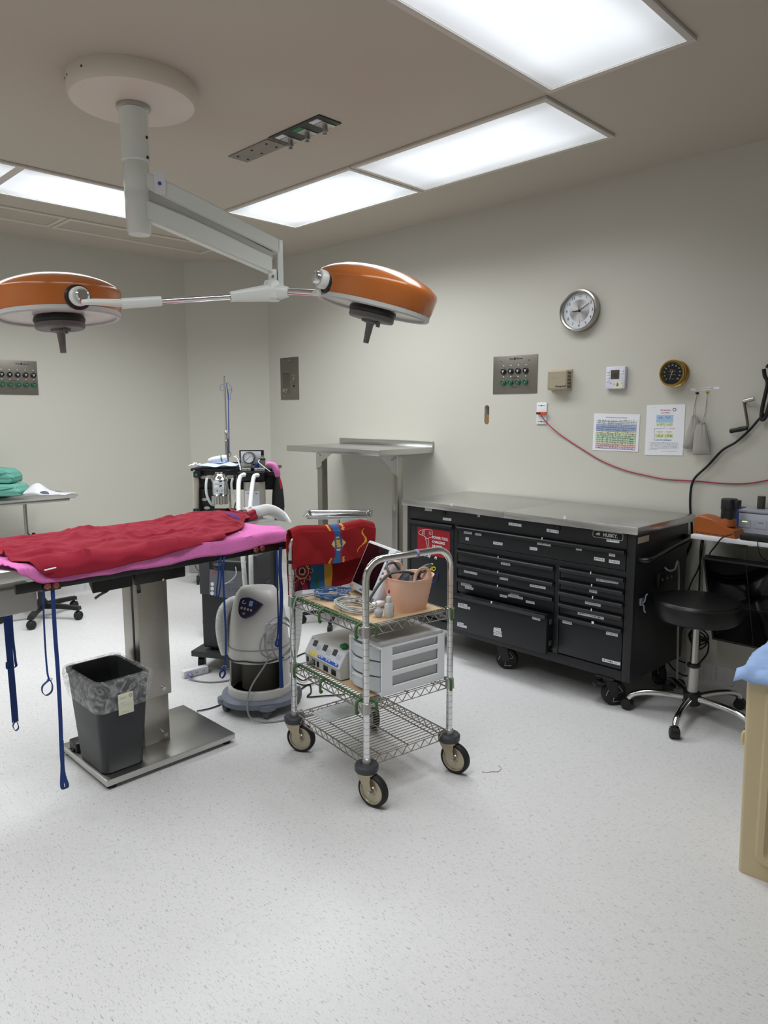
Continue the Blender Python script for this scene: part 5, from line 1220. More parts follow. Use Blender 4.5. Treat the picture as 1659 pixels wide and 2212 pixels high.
    # coiled cord hung on the front right
    C0 = V((.085, -.148, .39)); rg = V((.84, .52, 0)).normalized()
    for k, (rx, rz, dx, dz, d) in enumerate(((.085, .1, 0, .01, 0), (.098, .085, -.012, 0, -.006), (.06, .105, .02, .005, -.012))):
        bm = BM(); nn = V((rg.y, -rg.x, 0)); tube(bm, [C0+nn*(.014-d)+rg*(dx+rx*math.cos(a))+V((0, 0, dz+rz*math.sin(a))) + nn*(.012*math.cos(a*2+k)) for a in [2*PI*i/20 for i in range(20)]], .0042, 8, 3, True); obj('cord_loop', bm, cable_g, t)
    bm = BM(); tube(bm, [C0+V((-.03, -.03, -.06)), (.02, -.185, .27), (-.04, -.19, .18), (-.062, -.195, .1), (-.05, -.205, .03), (.02, -.215, .006), (.12, -.2, .006), (.2, -.1, .006)], .0042, 8, 6); obj('cord_tail', bm, cable_g, t)
warming_unit()

# ================================================================== oxygen concentrator on a dolly
def concentrator():
    ang = math.radians(-60.8); p = at(413, 1418, z=.085)
    t = thing('dolly', 'black low dolly with casters under the oxygen concentrator', 'dolly', (p.x, p.y, 0), ang)
    bm = BM(); box(bm, 0, .46, 0, .36, .085, .118, .003); obj('deck', bm, M('dolly_black', '#2c2d2f', .5, var=.05), t)
    for x, y in ((.04, .05), (.42, .05), (.04, .31), (.42, .31)):
        bm = BM(); lathe(bm, [(0, -.014), (.02, -.014), (.035, -.01), (.036, 0), (.035, .01), (.02, .014), (0, .014)], (x, y, .036), (1, .4, 0), 24); c = obj('caster', bm, rubber, t)
        bm = BM(); cyl(bm, (x, y, .068), (x, y, .086), .014, seg=12); lathe(bm, [(.041, -.018), (.041, .018)], (x, y, .04), (1, .4, 0), 20); obj('caster_hood', bm, black_pl, c)
    t = thing('oxygen_concentrator', 'tall black oxygen concentrator with grey control panel behind the warming unit', 'oxygen concentrator', t.matrix_basis @ V((.235, .17, .1185)), ang)
    bk = M('concentrator_black', '#1d1e21', .45, var=.05); cg = M('concentrator_grey', '#3c3d41', .5, var=.04)
    w, d, h = .355, .27, .53
    bm = BM(); box(bm, -w/2, w/2, -d/2, d/2, .015, h, .012, 3); body = obj('body', bm, bk, t)
    bm = BM(); box(bm, -w/2+.03, w/2-.03, -d/2+.03, d/2-.03, 0, .02); obj('plinth', bm, black_sat, t)
    for x0, x1 in ((-w/2-.003, -w/2+.062), (w/2-.062, w/2+.003)):
        bm = BM(); prism(bm, [(x0, .33), (x1, .33), (x1, h+.005), (x1-.01, h+.035), (x0+.012, h+.035), (x0, h+.02)], -d/2-.004, d/2, Matrix(((1, 0, 0, 0), (0, 0, 1, 0), (0, 1, 0, 0), (0, 0, 0, 1)))); obj('shoulder', bm, cg, t)
    bm = BM(); tube(bm, [(-w/2+.05, -.05, h-.01), (-w/2+.09, -.055, h+.025), (0, -.06, h+.035), (w/2-.09, -.055, h+.025), (w/2-.05, -.05, h-.01)], .013, 10, 6); obj('carry_handle', bm, black_sat, t)
    fr = frame((0, -d/2-.012, .4), (1, 0, 0), (0, .12, 1)); pp = [(-w/2+.065, .075)]+[(-w/2+.065+(w-.13)*k/8, -.065-.012*math.sin(PI*k/8)) for k in range(9)]+[(w/2-.065, .075)]
    bm = BM(); prism(bm, pp, -.012, .003, fr); cp_ = obj('control_panel', bm, M('panel_grey', '#6d7076', .4), t)
    bm = BM(); prism(bm, [(x*1.03, y*1.05) for x, y in pp], -.014, -.001, fr); obj('panel_surround', bm, cg, t)
    for k in range(3): bm = BM(); prism(bm, oval(.011, .011, 20, 2, -w/2+.084, -.005-k*.026), .003, .005, fr); obj('panel_gauge', bm, paper, cp_)
    bm = BM(); prism(bm, [(-w/2+.075, .05), (-w/2+.105, .055), (-w/2+.1, .067), (-w/2+.078, .066)], .003, .004, fr); obj('panel_logo', bm, M('logo_red', '#b8434e', .4), cp_)
    for x, y, ww, hh, c in ((.0, .008, .09, .016, '#86b9bd'), (.03, -.022, .14, .008, '#33363c'), (.03, -.036, .07, .008, '#33363c')):
        bm = BM(); prism(bm, [(x-ww/2, y-hh/2), (x+ww/2, y-hh/2), (x+ww/2, y+hh/2), (x-ww/2, y+hh/2)], .003, .0036, fr); obj('panel_print', bm, label_mat('conc'+c, '#6d7076', c, 16, 2), cp_)
    bm = BM(); lathe(bm, [(.034, 0), (.036, .012), (.03, .02), (0, .022)], (-.06, -d/2+.005, h-.035), (0, -.35, 1), 26); obj('flow_knob', bm, black_sat, t)
    bm = BM(); box(bm, w/2, w/2+.012, -.06, .06, .34, .4, .004); obj('side_vent', bm, cg, t)
    bm = BM(); tube(bm, [(.05, -d/2-.01, h-.03), (.06, -d/2-.03, .46), (.02, -d/2-.03, .42), (-.02, -d/2-.02, .4)], .003, 8, 6); obj('oxygen_tube', bm, frosted, t)
concentrator()

# power strip and floor leads by the dolly
p = at(430, 1449, z=0); q = at(398, 1455, z=0); d = (q-p)
t = thing('power_strip', 'white power strip lying on the floor by the dolly', 'power strip', (at(422, 1453, z=0).x-.02, at(422, 1453, z=0).y-.03, 0), math.atan2(at(447, 1443, z=0).y-at(398, 1455, z=0).y, at(447, 1443, z=0).x-at(398, 1455, z=0).x))
bm = BM(); box(bm, -.075, .075, -.022, .022, 0, .042, .006); sb = obj('body', bm, white_pl, t)
for k in range(3):
    x = -.04+k*.042
    for dx in (-.005, .005): bm = BM(); box(bm, x+dx-.0012, x+dx+.0012, -.0226, -.0215, .016, .026); obj('socket_slot', bm, ink, sb)
pv = M('plug_violet', '#7b76a0', .4)
bm = BM(); lathe(bm, [(.013, 0), (.014, .02), (.009, .032), (.005, .036)], (-.045, -.0225, .02), (.0, -1, -.1), 16); obj('plug', bm, pv, t)
bm = BM(); tube(bm, [at(404, 1462, z=.02), at(415, 1468, z=.008), at(440, 1473, z=.005), at(470, 1473, z=.005), at(500, 1468, z=.005), at(540, 1455, z=.005)], .0045, 8, 6); base(tag(obj('floor_lead', bm, cable_g), 'grey mains lead running from the power strip across the floor', 'cable'))
bm = BM(); tube(bm, [at(447, 1444, z=.02), at(470, 1440, z=.006), at(495, 1444, z=.005), at(520, 1442, z=.005)], .004, 8, 6); base(tag(obj('strip_lead', bm, M('white_lead', '#c9c9c7', .5)), 'white lead of the power strip running behind the warming unit', 'cable'))
bm = BM(); tube(bm, [at(432, 1534, z=.02)+V((.0, .03, -.014)), at(450, 1531, z=.005), at(466, 1526, z=.005), at(480, 1520, z=.005)], .0035, 8, 6); base(tag(obj('black_floor_lead', bm, cable_k), 'short black lead on the floor between table base and warming unit', 'cable'))

# ================================================================== mayo stands
def tray(t, w, d, z, mat=None, off=(0, 0)):
    ox, oy = off
    bm = BM(); P = rrect(w, d, .03, 6, ox, oy)
    loft(bm, [[(x, y, z) for x, y in rrect(w-.05, d-.05, .02, 6, ox, oy)], [(x, y, z+.011) for x, y in rrect(w-.03, d-.03, .026, 6, ox, oy)], [(x, y, z+.0125) for x, y in P], [(x, y, z+.009) for x, y in rrect(w+.003, d+.003, .031, 6, ox, oy)]], False)
    A_ = [bm.verts.new((x, y, z)) for x, y in rrect(w-.05, d-.05, .02, 6, ox, oy)]; bm.faces.new(A_)
    o = obj('tray', bm, mat or chrome, t); md = o.modifiers.new('s', 'SOLIDIFY'); md.thickness = .0015; return o
def mayo_right():
    c = at(731, 1120, dep=4.95); t = thing('instrument_stand', 'chrome instrument stand with an empty tray in front of the wall table', 'instrument stand', (c.x, c.y, 0), math.radians(-45))
    z = at(731, 1112, dep=4.95).z
    tray(t, .47, .33, z)
    bm = BM(); tube(bm, [(.2, -.13, z-.006), (.2, .13, z-.006), (-.2, .13, z-.006), (-.2, -.13, z-.006)], .005, 8, 0, True); tube(bm, [(-.2, -.12, z-.006), (-.12, -.05, z-.02), (.12, -.05, z-.02), (.2, -.12, z-.006)], .0045, 8, 3); obj('tray_frame', bm, chrome, t)
    bm = BM(); cyl(bm, (0, 0, .5), (0, 0, z-.01), .0105); cyl(bm, (0, 0, .06), (0, 0, .52), .0155); obj('pole', bm, chrome, t)
    for k in range(5):
        a = 2*PI*k/5+.75; dd = V((math.cos(a), math.sin(a), 0)); bm = BM(); tube(bm, [dd*.02+V((0, 0, .085)), dd*.14+V((0, 0, .08)), dd*.26+V((0, 0, .068))], .014, 8, 3); lg = obj('leg', bm, black_pl, t)
        bm = BM(); lathe(bm, [(0, -.014), (.024, -.014), (.029, -.008), (.029, .008), (.024, .014), (0, .014)], dd*.26+V((0, 0, .029)), (-dd.y+.3, dd.x, 0), 22); cyl(bm, dd*.26+V((0, 0, .03)), dd*.26+V((0, 0, .075)), .008, seg=10); obj('caster', bm, rubber, lg)
mayo_right()
def mayo_left():
    hub = V((1.83, 5.27, 0)); t = thing('instrument_stand', 'steel instrument stand carrying green packs behind the operating table', 'instrument stand', hub)
    pole = at(53, 1085, dep=5.08); z = at(53, 1077, dep=5.08).z
    L = lambda p: V((p.x-hub.x, p.y-hub.y, p.z))
    pl = L(pole)
    bm = BM(); box(bm, -.4, .24, -.17, .17, z, z+.0025); tr = bm; bm.free()
    bm = BM(); loft(bm, [[(x, y, zz) for x, y in rrect(.66, .36, .02, 4, pl.x-.04, pl.y-.01)] for zz in (z-.002, z)]); loft(bm, [[(x, y, zz) for x, y in rrect(.66+e, .36+e, .02, 4, pl.x-.04, pl.y-.01)] for zz, e in ((z, 0), (z+.016, .03), (z+.018, .034), (z+.002, .006))], False); tr = obj('tray', bm, steel_h, t)
    bm = BM(); tube(bm, [(pl.x-.36, pl.y-.16, z-.014), (pl.x+.25, pl.y-.16, z-.014), (pl.x+.27, pl.y-.1, z-.008), (pl.x+.27, pl.y+.1, z-.008), (pl.x+.25, pl.y+.14, z-.014), (pl.x-.36, pl.y+.14, z-.014)], .009, 8, 0, True); obj('tray_frame', bm, steel, t)
    bm = BM(); cyl(bm, (pl.x, pl.y, .55), (pl.x, pl.y, z-.012), .0125); obj('pole', bm, steel, t)
    ck = L(at(59, 1160, dep=5.08)); bm = BM(); cyl(bm, (pl.x, pl.y, ck.z-.025), (pl.x, pl.y, ck.z+.02), .019, seg=18); cl = obj('height_collar', bm, alu, t)
    kk = V((pl.x+.02, pl.y-.02, ck.z+.005)); bm = BM(); cyl(bm, kk-V((.02, -.02, 0)), kk+V((.01, -.01, 0)), .007, seg=12); lathe(bm, [(.012, 0), (.021, .003), (.021, .014), (.014, .018), (0, .018)], kk+V((.008, -.008, 0)), (.7, -.7, 0), 20); obj('height_knob', bm, black_pl, cl)
    bm = BM(); cyl(bm, (pl.x, pl.y, .42), (pl.x, pl.y, .6), .0165); obj('outer_tube', bm, steel, t)
    bm = BM(); tube(bm, [(0, 0, .43), (pl.x*.5, pl.y*.5, .445), (pl.x, pl.y, .44)], .02, 10, 4); obj('offset_bracket', bm, black_pl, t)
    bm = BM(); cyl(bm, (0, 0, .08), (0, 0, .44), .018); lathe(bm, [(.02, .07), (.042, .08), (.042, .12), (.024, .15), (.024, .2), (.018, .205)], (0, 0, 0), seg=20); obj('lower_post', bm, black_pl, t)
    for a in (-53, 19, 91, 163, 235):
        dd = V((math.cos(math.radians(a)), math.sin(math.radians(a)), 0)); s = dd.cross(V((0, 0, 1))); bm = BM()
        loft(bm, [[dd*r+s*a_*w+V((0, 0, zz)) for a_, zz in ((-1, z0), (1, z0), (.7, z1), (-.7, z1))] for r, w, z0, z1 in ((.02, .022, .075, .115), (.15, .02, .078, .108), (.25, .024, .075, .1), (.29, .022, .07, .096))]); lg = obj('leg', bm, black_pl, t)
        bm = BM(); c = dd*.275; lathe(bm, [(0, -.02), (.026, -.02), (.031, -.014), (.031, .014), (.026, .02), (0, .02)], c+V((0, 0, .031)), (-.5, 1, 0), 24); cyl(bm, c+V((0, 0, .03)), c+V((0, 0, .08)), .009, seg=10); obj('caster', bm, rubber, lg)
    # packs on the tray
    def pack(label, px0, px1, ytop, ybot, depc, dd, seed, rise=0.):
        a, b = at(px0, ybot, dep=depc), at(px1, ybot, dep=depc); w = (b-a).length; top = at((px0+px1)/2, ytop, dep=depc).z; c = (a+b)/2; zb = c.z
        o = thing('surgical_pack', label, 'surgical pack', (c.x, c.y, zb), math.atan2((b-a).y, (b-a).x), group='folded green surgical packs on the stand')
        H = top-zb; bm = BM(); rings = []
        for i in range(15):
            k = i/14; prof = (.93+.07*math.sin(PI*min(1, k*1.4)))*(1 if k < .8 else 1-(k-.8)*.9); ring = []
            for x, y in rrect(w*prof, dd*prof, .03, 8):
                wv = .007*noise.noise(V((x*20, y*20, seed+k*5)))+.004*math.sin(k*PI*5)*(.5+noise.noise(V((x*6, y*6, seed))))-.010*(1-min(1, abs(2.4*noise.noise(V((x*34+seed, y*34, k*2.2))))))**3
                n_ = V((x, y, 0)).normalized(); ring.append((x+n_.x*wv, y+n_.y*wv, H*k+(.012*noise.noise(V((x*15, y*15, seed+k)))*min(1, k*3)*(1 if k < .9 else .6)) + rise*k*(-x)))
            rings.append(ring)
        loft(bm, rings); ob_ = obj('wrap', bm, green_cloth, o, smooth=70)
        bm = BM(); tube(bm, [(-w*.4, -dd*.48, H*.55), (-w*.15, -dd*.5-.002, H*.7), (w*.15, -dd*.5-.002, H*.62), (w*.38, -dd*.47, H*.76)], .007, 8, 6, rf=lambda i, n: .25+.75*math.sin(PI*(i+.5)/n)); obj('wrap_fold', bm, green_cloth, o, smooth=70)
        return o, H, w
    zt = z+.004; y0 = 1068
    pack('lower folded green surgical pack on the tray beside the white pouch', -60, 58, 1044, 1069, 5.08, .2, 3)
    o, H, w = pack('upper folded green surgical pack stacked on the lower one', -62, 41, 1010, 1041.5, 5.09, .18, 8, .09)
    bm = BM(); box(bm, .04, .075, -.094, -.092, H*.5, H*.5+.015); obj('pack_tag', bm, label_s, o)
    # white plastic pouch
    a = at(62, 1069, dep=5.02); o = thing('plastic_pouch', 'white plastic pouch with a dark item beside the green packs', 'pouch', (a.x+.08, a.y-.08, a.z), math.radians(-45))
    def fn(u, v):
        x = -.115+u*.30; y = -.08+v*.16; k = math.exp(-((x+.045)/.075)**2)*math.sin(PI*v)**.7
        return (x, y, .004+.082*k*(1-u*.5)+.006*noise.noise(V((x*18, y*18, 2)))+.004)
    bm = BM(); sheet(bm, fn, 36, 22); pb = obj('film', bm, M('white_film', '#d4d6dc', .25, var=.04), o, smooth=70); md = pb.modifiers.new('s', 'SOLIDIFY'); md.thickness = .0012
    bm = BM(); loft(bm, [[(x+.03, -.074+zz*.25, .012+zz+y*.6) for x, y in oval(.034*s, .02*s, 20)] for zz, s in ((.0, .5), (.006, 1), (.012, .9), (.016, .3))]); obj('dark_insert', bm, M('slate', '#6d7180', .5), o)
mayo_left()

# grey unit on casters in the corner
c = at(428, 1263, z=0); t = thing('suction_unit', 'grey machine on casters standing in the corner behind the table', 'suction unit', (c.x+.05, c.y-.03, 0), math.radians(-45))
bm = BM(); box(bm, -.13, .13, -.02, .2, .1, .55, .015, 3); obj('body', bm, M('unit_grey', '#8b8b88', .5, var=.03), t)
bm = BM(); box(bm, -.1, .1, -.024, -.02, .18, .34, .002); obj('front_panel', bm, M('unit_dark', '#3a3b3d', .5), t)
for x, y in ((-.06, .0), (.1, .0), (-.06, .17), (.1, .17)):
    bm = BM(); lathe(bm, [(0, -.012), (.026, -.012), (.04, -.01), (.04, .01), (.026, .012), (0, .012)], (x, y, .04), (1, .2, 0), 24); cs = obj('caster', bm, rubber, t)
    bm = BM(); cyl(bm, (x, y, .07), (x, y, .101), .01, seg=10); obj('caster_stem', bm, alu, cs)
bm = BM(); tube(bm, [(-.09, -.026, .3), (-.06, -.05, .16), (.0, -.05, .12), (.06, -.03, .2)], .003, 7, 6); obj('lead', bm, cable_k, t)

# ================================================================== anaesthesia machine
def anaesthesia():
    D0 = 4.8; rh = V((rt.x, rt.y, 0)).normalized(); fh = V((fw.x, fw.y, 0)).normalized()
    o3 = at(510, 1105, dep=D0); O3 = V((o3.x, o3.y, 0)); ang = math.atan2(rh.y, rh.x)
    t = thing('anaesthesia_machine', 'black anaesthesia machine with chrome vaporiser, gauge and white breathing tubes', 'anaesthesia machine', O3, ang)
    inv = t.matrix_basis.inverted()
    def A(px, py, d=0.): p = inv @ at(px, py, dep=D0-d); return p           # d: metres towards the camera
    def bx(n, mat, x0, x1, y0, y1, d0, d1, bev=.003, par=None):
        a, b = A(x0, y1, (d0+d1)/2), A(x1, y0, (d0+d1)/2); yb = A((x0+x1)/2, (y0+y1)/2, 0).y
        bm = BM(); box(bm, a.x, b.x, yb-d1, yb-d0, a.z, b.z, bev); return obj(n, bm, mat, par or t)
    bk = black_pc; zt = A(500, 1006).z
    bx('back_panel', bk, 427, 601, 1013, 1058, 0, .02); bx('side_panel', bk, 427, 463, 1056, 1110, 0, .02); bx('lower_bar', bk, 462, 520, 1098, 1112, 0, .02)
    bx('top_shelf', bk, 424, 602, 1008, 1014, -.26, .04); bx('shelf_lip', bk, 486, 520, 998, 1008, -.26, -.25)
    bx('left_upright', M('upright_cream', '#b9b3a2', .5), 420.5, 424.5, 1014, 1112, -.02, .02)
    # stand down to the floor
    for px in (450, 560):
        x = A(px, 1100).x; yb = A(px, 1100).y; bm = BM(); box(bm, x-.015, x+.015, yb+.02, yb+.05, .1, A(px, 1012).z-.004, .003); obj('frame_post', bm, steel, t)
    for px in (452, 556):
        x = A(px, 1100).x; yb = A(px, 1100).y; bm = BM(); box(bm, x-.022, x+.022, yb-.2, yb+.3, .085, .12, .004); ft = obj('foot_beam', bm, bk, t)
        for yy in (-.17, .27): bm = BM(); lathe(bm, [(0, -.013), (.028, -.013), (.04, -.008), (.04, .008), (.028, .013), (0, .013)], (x, yb+yy, .04), (1, .2, 0), 22); cyl(bm, (x, yb+yy, .05), (x, yb+yy, .09), .01, seg=10); obj('caster', bm, rubber, ft)
    a, b = A(452, 1100), A(556, 1100); bm = BM(); box(bm, a.x, b.x, a.y+.02, a.y+.06, .09, .118, .003); obj('cross_beam', bm, bk, t)
    # flowmeter
    p0, p1 = A(426, 1100, .05), A(426, 1030, .05)
    bm = BM(); cyl(bm, p0, p1, .0125, seg=16); fm = obj('flowmeter_tube', bm, M('flow_glass', '#9c978a', .15, .2), t); bm = BM(); cyl(bm, p0+V((0, -.004, 0)), p1+V((0, -.004, 0)), .006, seg=10); obj('flowmeter_scale', bm, M('flow_scale', '#c9c6ba', .3), fm)
    bx('flowmeter_cap', black_pl, 419, 434, 1018, 1031, .03, .07); bx('flowmeter_base', black_pl, 419, 434, 1098, 1110, .03, .07)
    for py, c in ((1026, '#2f6b4e'), (1105, '#25453a')): p = A(424, py, .07); bm = BM(); lathe(bm, [(.009, 0), (.009, .008), (0, .01)], p, (0, -1, 0), 14); obj('flow_knob', bm, M('knob'+c, c, .4), t)
    for px, py, w in ((440, 1031, .022), (449, 1023, .0), (442, 1079, .02), (447, 1097, .02)):
        if w: p = A(px, py, .022); bm = BM(); prism(bm, oval(w, w*.5, 20), 0, .002, frame((p.x, p.y, p.z), (1, 0, 0), (0, 0, 1))); obj('oval_plate', bm, grey_lt, t)
    # vaporiser
    C = A(476, 1060, .09); yb = C.y
    z = lambda py: A(476, py, .09).z
    prof = [(.0, z(1089)), (.045, z(1089)), (.05, z(1084)), (.05, z(1074)), (.046, z(1072)), (.052, z(1069)), (.056, z(1066)), (.056, z(1040)), (.06, z(1038)), (.06, z(1034)), (.05, z(1031)), (.046, z(1026)), (.034, z(1023)), (.03, z(1021.5)), (.034, z(1020.5)), (.034, z(1018.5)), (0, z(1018))]
    bm = BM(); lathe(bm, prof, (C.x, yb, 0), seg=36); vp = obj('vaporiser', bm, chrome, t)
    for k in range(7):
        a = math.radians(-150+k*20); bm = BM(); cyl(bm, (C.x+.05*math.cos(a), yb+.05*math.sin(a), z(1088)), (C.x+.05*math.cos(a), yb+.05*math.sin(a), z(1070)), .011, seg=12); obj('vaporiser_flute', bm, chrome, vp)
    for x0, x1, y0, y1, m_ in ((463, 480, 1044, 1048, 'v1'), (462, 483, 1054, 1066, 'v2')):
        aa = [A(x0, y1, .152), A(x1, y0, .152)]; bm = BM(); box(bm, aa[0].x, aa[1].x, yb-.0605, yb-.052, aa[0].z, aa[1].z); obj('vaporiser_label', bm, label_mat('vap_'+m_, '#cdd3d6', '#5a7f92', 9, 3), vp)
    for x0, x1 in ((447, 464), (490, 506)): bx('vaporiser_port', alu, x0, x1, 1027, 1034, .06, .11, .002, vp)
    clr = M('clear_tube', '#c9d0cf', .25, var=.03)
    bm = BM(); tube(bm, [A(447, 1033, .11), A(445, 1050, .12), A(447, 1070, .12), A(455, 1087, .11), A(463, 1091, .08)], .0085, 10, 6); obj('gas_tube', bm, clr, t)
    bm = BM(); tube(bm, [A(503, 1033, .11), A(500, 1046, .11), A(502, 1060, .11), A(511, 1078, .1), A(518, 1086, .06)], .008, 10, 6); obj('gas_tube', bm, clr, t)
    bm = BM(); tube(bm, [A(510, 1056, .03), A(514, 1075, .05), A(508, 1090, .05), A(505, 1108, .05)], .005, 8, 6); obj('gas_tube', bm, grey_pl, t)
    for px, y0 in ((498, 1058), (513.5, 1024)): bm = BM(); a = A(px, 1110, .01); cyl(bm, (a.x, a.y, a.z), (a.x, a.y, A(px, y0, .01).z), .008, seg=14); obj('rod', bm, chrome, t)
    # absorber head, canister
    bx('absorber_head', black_sat, 517, 574, 1018, 1037, .02, .16, .006)
    for x0, x1 in ((523, 541), (550, 572)): bx('name_plate', label_mat('plate_print', '#a5a7a6', '#4c4e50', 8, 2), x0, x1, 1011, 1017.5, .1, .115, .001)
    C2 = A(550, 1060, .09); z2 = lambda py: A(550, py, .09).z
    gran = M('absorbent_granules', '#b5b0a6', .8, var=.35, vscale=220, bump=.6, bscale=260)
    bm = BM(); lathe(bm, [(.068, z2(1104)), (.068, z2(1040)), (0, z2(1039))], (C2.x, C2.y, 0), seg=32); cn = obj('absorber_canister', bm, gran, t)
    bm = BM(); lathe(bm, [(.0705, z2(1106)), (.0705, z2(1037))], (C2.x, C2.y, 0), seg=32, caps=False); obj('canister_wall', bm, M('canister_clear', '#ffffff', .05, trans=1., ior=1.1), cn)
    bm = BM(); rr = .072
    def band(pa, pb, z0, z1, n=10):
        bm = BM(); vv = []
        for k in range(n+1): a = math.radians(pa+(pb-pa)*k/n); vv.append([bm.verts.new((C2.x+rr*math.cos(a), C2.y+rr*math.sin(a), zz)) for zz in (z0, z1)])
        for a, b in zip(vv, vv[1:]): bm.faces.new((a[0], b[0], b[1], a[1]))
        return bm
    obj('canister_label', band(-140, -55, z2(1094), z2(1058)), M('canister_paper', '#cfd2da', .5), cn); rr = .0725
    obj('canister_print', band(-138, -60, z2(1067), z2(1060)), label_mat('blue_print', '#cfd2da', '#3c4da0', 22, 1), cn)
    for py in (1074, 1078, 1082, 1086): obj('canister_print', band(-138, -95, z2(py+1), z2(py-1)), MATS['small_print'], cn)
    # gauge and panel
    bx('monitor_frame', black_sat, 518, 570, 972, 1005, -.03, 0., .003); bx('monitor_face', M('face_silver', '#bfc1c6', .4, var=.02), 520.5, 564, 975, 1003, 0., .004, .001)
    g = A(537.5, 988.5, .06); bm = BM(); lathe(bm, [(.036, .05), (.0385, .0), (.0385, -.012), (.035, -.014), (.034, -.008)], (g.x, g.y, g.z), (0, 1, 0), 32, caps=False); ga = obj('pressure_gauge', bm, M('gauge_bezel', '#3c3d40', .3, .5), t)
    bm = BM(); cyl(bm, (g.x, g.y+.03, g.z), (g.x, g.y-.007, g.z), .0352, seg=32); obj('gauge_dial', bm, paper, ga)
    bm = BM(); prism(bm, [(-.026, -.0012), (.022, -.0005), (.022, .0005), (-.026, .0012)], 0, .001, frame((g.x, g.y-.008, g.z), (.75, 0, .66), (-.66, 0, .75))); obj('gauge_needle', bm, ink, ga)
    for k in range(9): a = math.radians(225-33.75*k); bm = BM(); p = (g.x+.027*math.cos(a), g.y-.0075, g.z+.027*math.sin(a)); box(bm, p[0]-.0015, p[0]+.0015, p[1]-.0005, p[1], p[2]-.0015, p[2]+.0015); obj('gauge_mark', bm, ink, ga)
    bx('gauge_manifold', alu, 519, 545, 1001, 1009, .02, .07, .003); bx('valve_block', M('valve_blue', '#24386f', .4), 551, 560, 1000, 1010, .03, .07, .002)
    v = A(567, 1012, .06); zz = lambda py: A(567, py, .06).z
    bm = BM(); lathe(bm, [(.02, zz(1012)), (.02, zz(993)), (.021, zz(992)), (.021, zz(989)), (.012, zz(988)), (.012, zz(985)), (0, zz(984))], (v.x, v.y, 0), seg=22); pv_ = obj('relief_valve', bm, grey_pl, t)
    bm = BM(); lathe(bm, [(.0, zz(990)), (.021, zz(990)), (.022, zz(992.5)), (.02, zz(993))], (v.x, v.y, 0), seg=22); obj('valve_collar', bm, black_pl, pv_)
    bm = BM(); tube(bm, [A(505, 987, .05), A(512, 990, .06), A(517, 1003, .08), A(520, 1016, .1)], .0045, 8, 6); tube(bm, [A(505, 987, .05), A(512, 986, .04), A(518, 993, .03)], .0045, 8, 6); obj('sample_line', bm, grey_lt, t)
    bm = BM(); tube(bm, [A(561, 993, .09), A(559, 999, .1), A(572, 1010, .1), A(584, 1019, .1)], .003, 8, 5); obj('sample_line', bm, hose_w, t)
    bx('side_arm', bk, 574, 598, 1018, 1026, .0, .1); 
    # breathing bag and scavenger
    bb = A(600, 1050, .04); zz2 = lambda py: A(600, py, .04).z
    bm = BM(); loft(bm, [[(bb.x+x, bb.y+y, zz2(py)) for x, y in oval(a, a*.7, 20)] for py, a in ((1030, .014), (1040, .026), (1055, .034), (1075, .04), (1095, .042), (1112, .036), (1130, .02), (1138, .004))]); obj('breathing_bag', bm, M('bag_black', '#222327', .5, var=.06), t, smooth=60)
    # white breathing tubes, out to the table and down behind it
    for k, (px, py, pts) in enumerate(((529, 1026, [(519, 1030, 4.58), (515.5, 1045, 4.5), (515, 1075, 4.3), (515.5, 1105, 4.1), (521, 1160, 3.92), (526, 1220, 3.84), (530, 1268, 3.84), (535, 1330, 3.86), (545, 1380, 3.9)]), (558, 1027, [(549, 1029, 4.58), (545.5, 1045, 4.5), (542, 1075, 4.3), (540, 1105, 4.1), (541, 1160, 3.92), (542, 1220, 3.84), (543, 1268, 3.84), (547, 1330, 3.86), (552, 1380, 3.9)]))):
        bm = BM(); corr(bm, [A(px, py, .1), A(px-3, py-.5, .2)]+[inv @ at(x, y, dep=d) for x, y, d in pts], .0125, .006, .09, 12, 8); obj('breathing_tube', bm, hose_w, t)
    # drip pole
    p0 = A(491.5, 1010, -.18); zp = lambda py: A(490, py, -.18).z
    bm = BM(); cyl(bm, (p0.x, p0.y, zp(1012)), (p0.x, p0.y, zp(945)), .0125, seg=16); dp = obj('drip_pole', bm, steel, t)
    bm = BM(); cyl(bm, (p0.x, p0.y, zp(946)), (p0.x, p0.y, zp(822)), .0092, seg=14); lathe(bm, [(.0125, zp(952)), (.0145, zp(950)), (.0145, zp(932)), (.0105, zp(930))], (p0.x, p0.y, 0), seg=18); lathe(bm, [(.0105, zp(826)), (.011, zp(824)), (.011, zp(815)), (0, zp(814))], (p0.x, p0.y, 0), seg=14); obj('pole_extension', bm, chrome, dp)
    B = lambda px, py: A(px, py, -.16)
    bm = BM(); strap(bm, [B(489, 826), B(493, 860), B(494, 900), B(494.5, 945), B(495, 980)], .007, side=(1, 0, 0)); strap(bm, [B(491, 826), B(498, 834), B(501, 842), B(498, 852), B(498, 862), B(495, 862), B(494, 850), B(496, 842), B(501, 842)], .005, side=(0, 1, 0)); strap(bm, [B(488, 828), B(478, 832), B(475, 838), B(478, 844), B(485, 842), B(487, 830)], .005, side=(0, 1, 0)); obj('pole_strap', bm, blue_strap, dp)
    bm = BM(); tube(bm, [B(495+4*math.sin(k*PI/5), 981-5.5*math.cos(k*PI/5)) for k in range(10)], .0022, 6, 0, True); obj('strap_ring', bm, ink, dp)
    return A, t, zt
AN, an_t, an_z = anaesthesia()
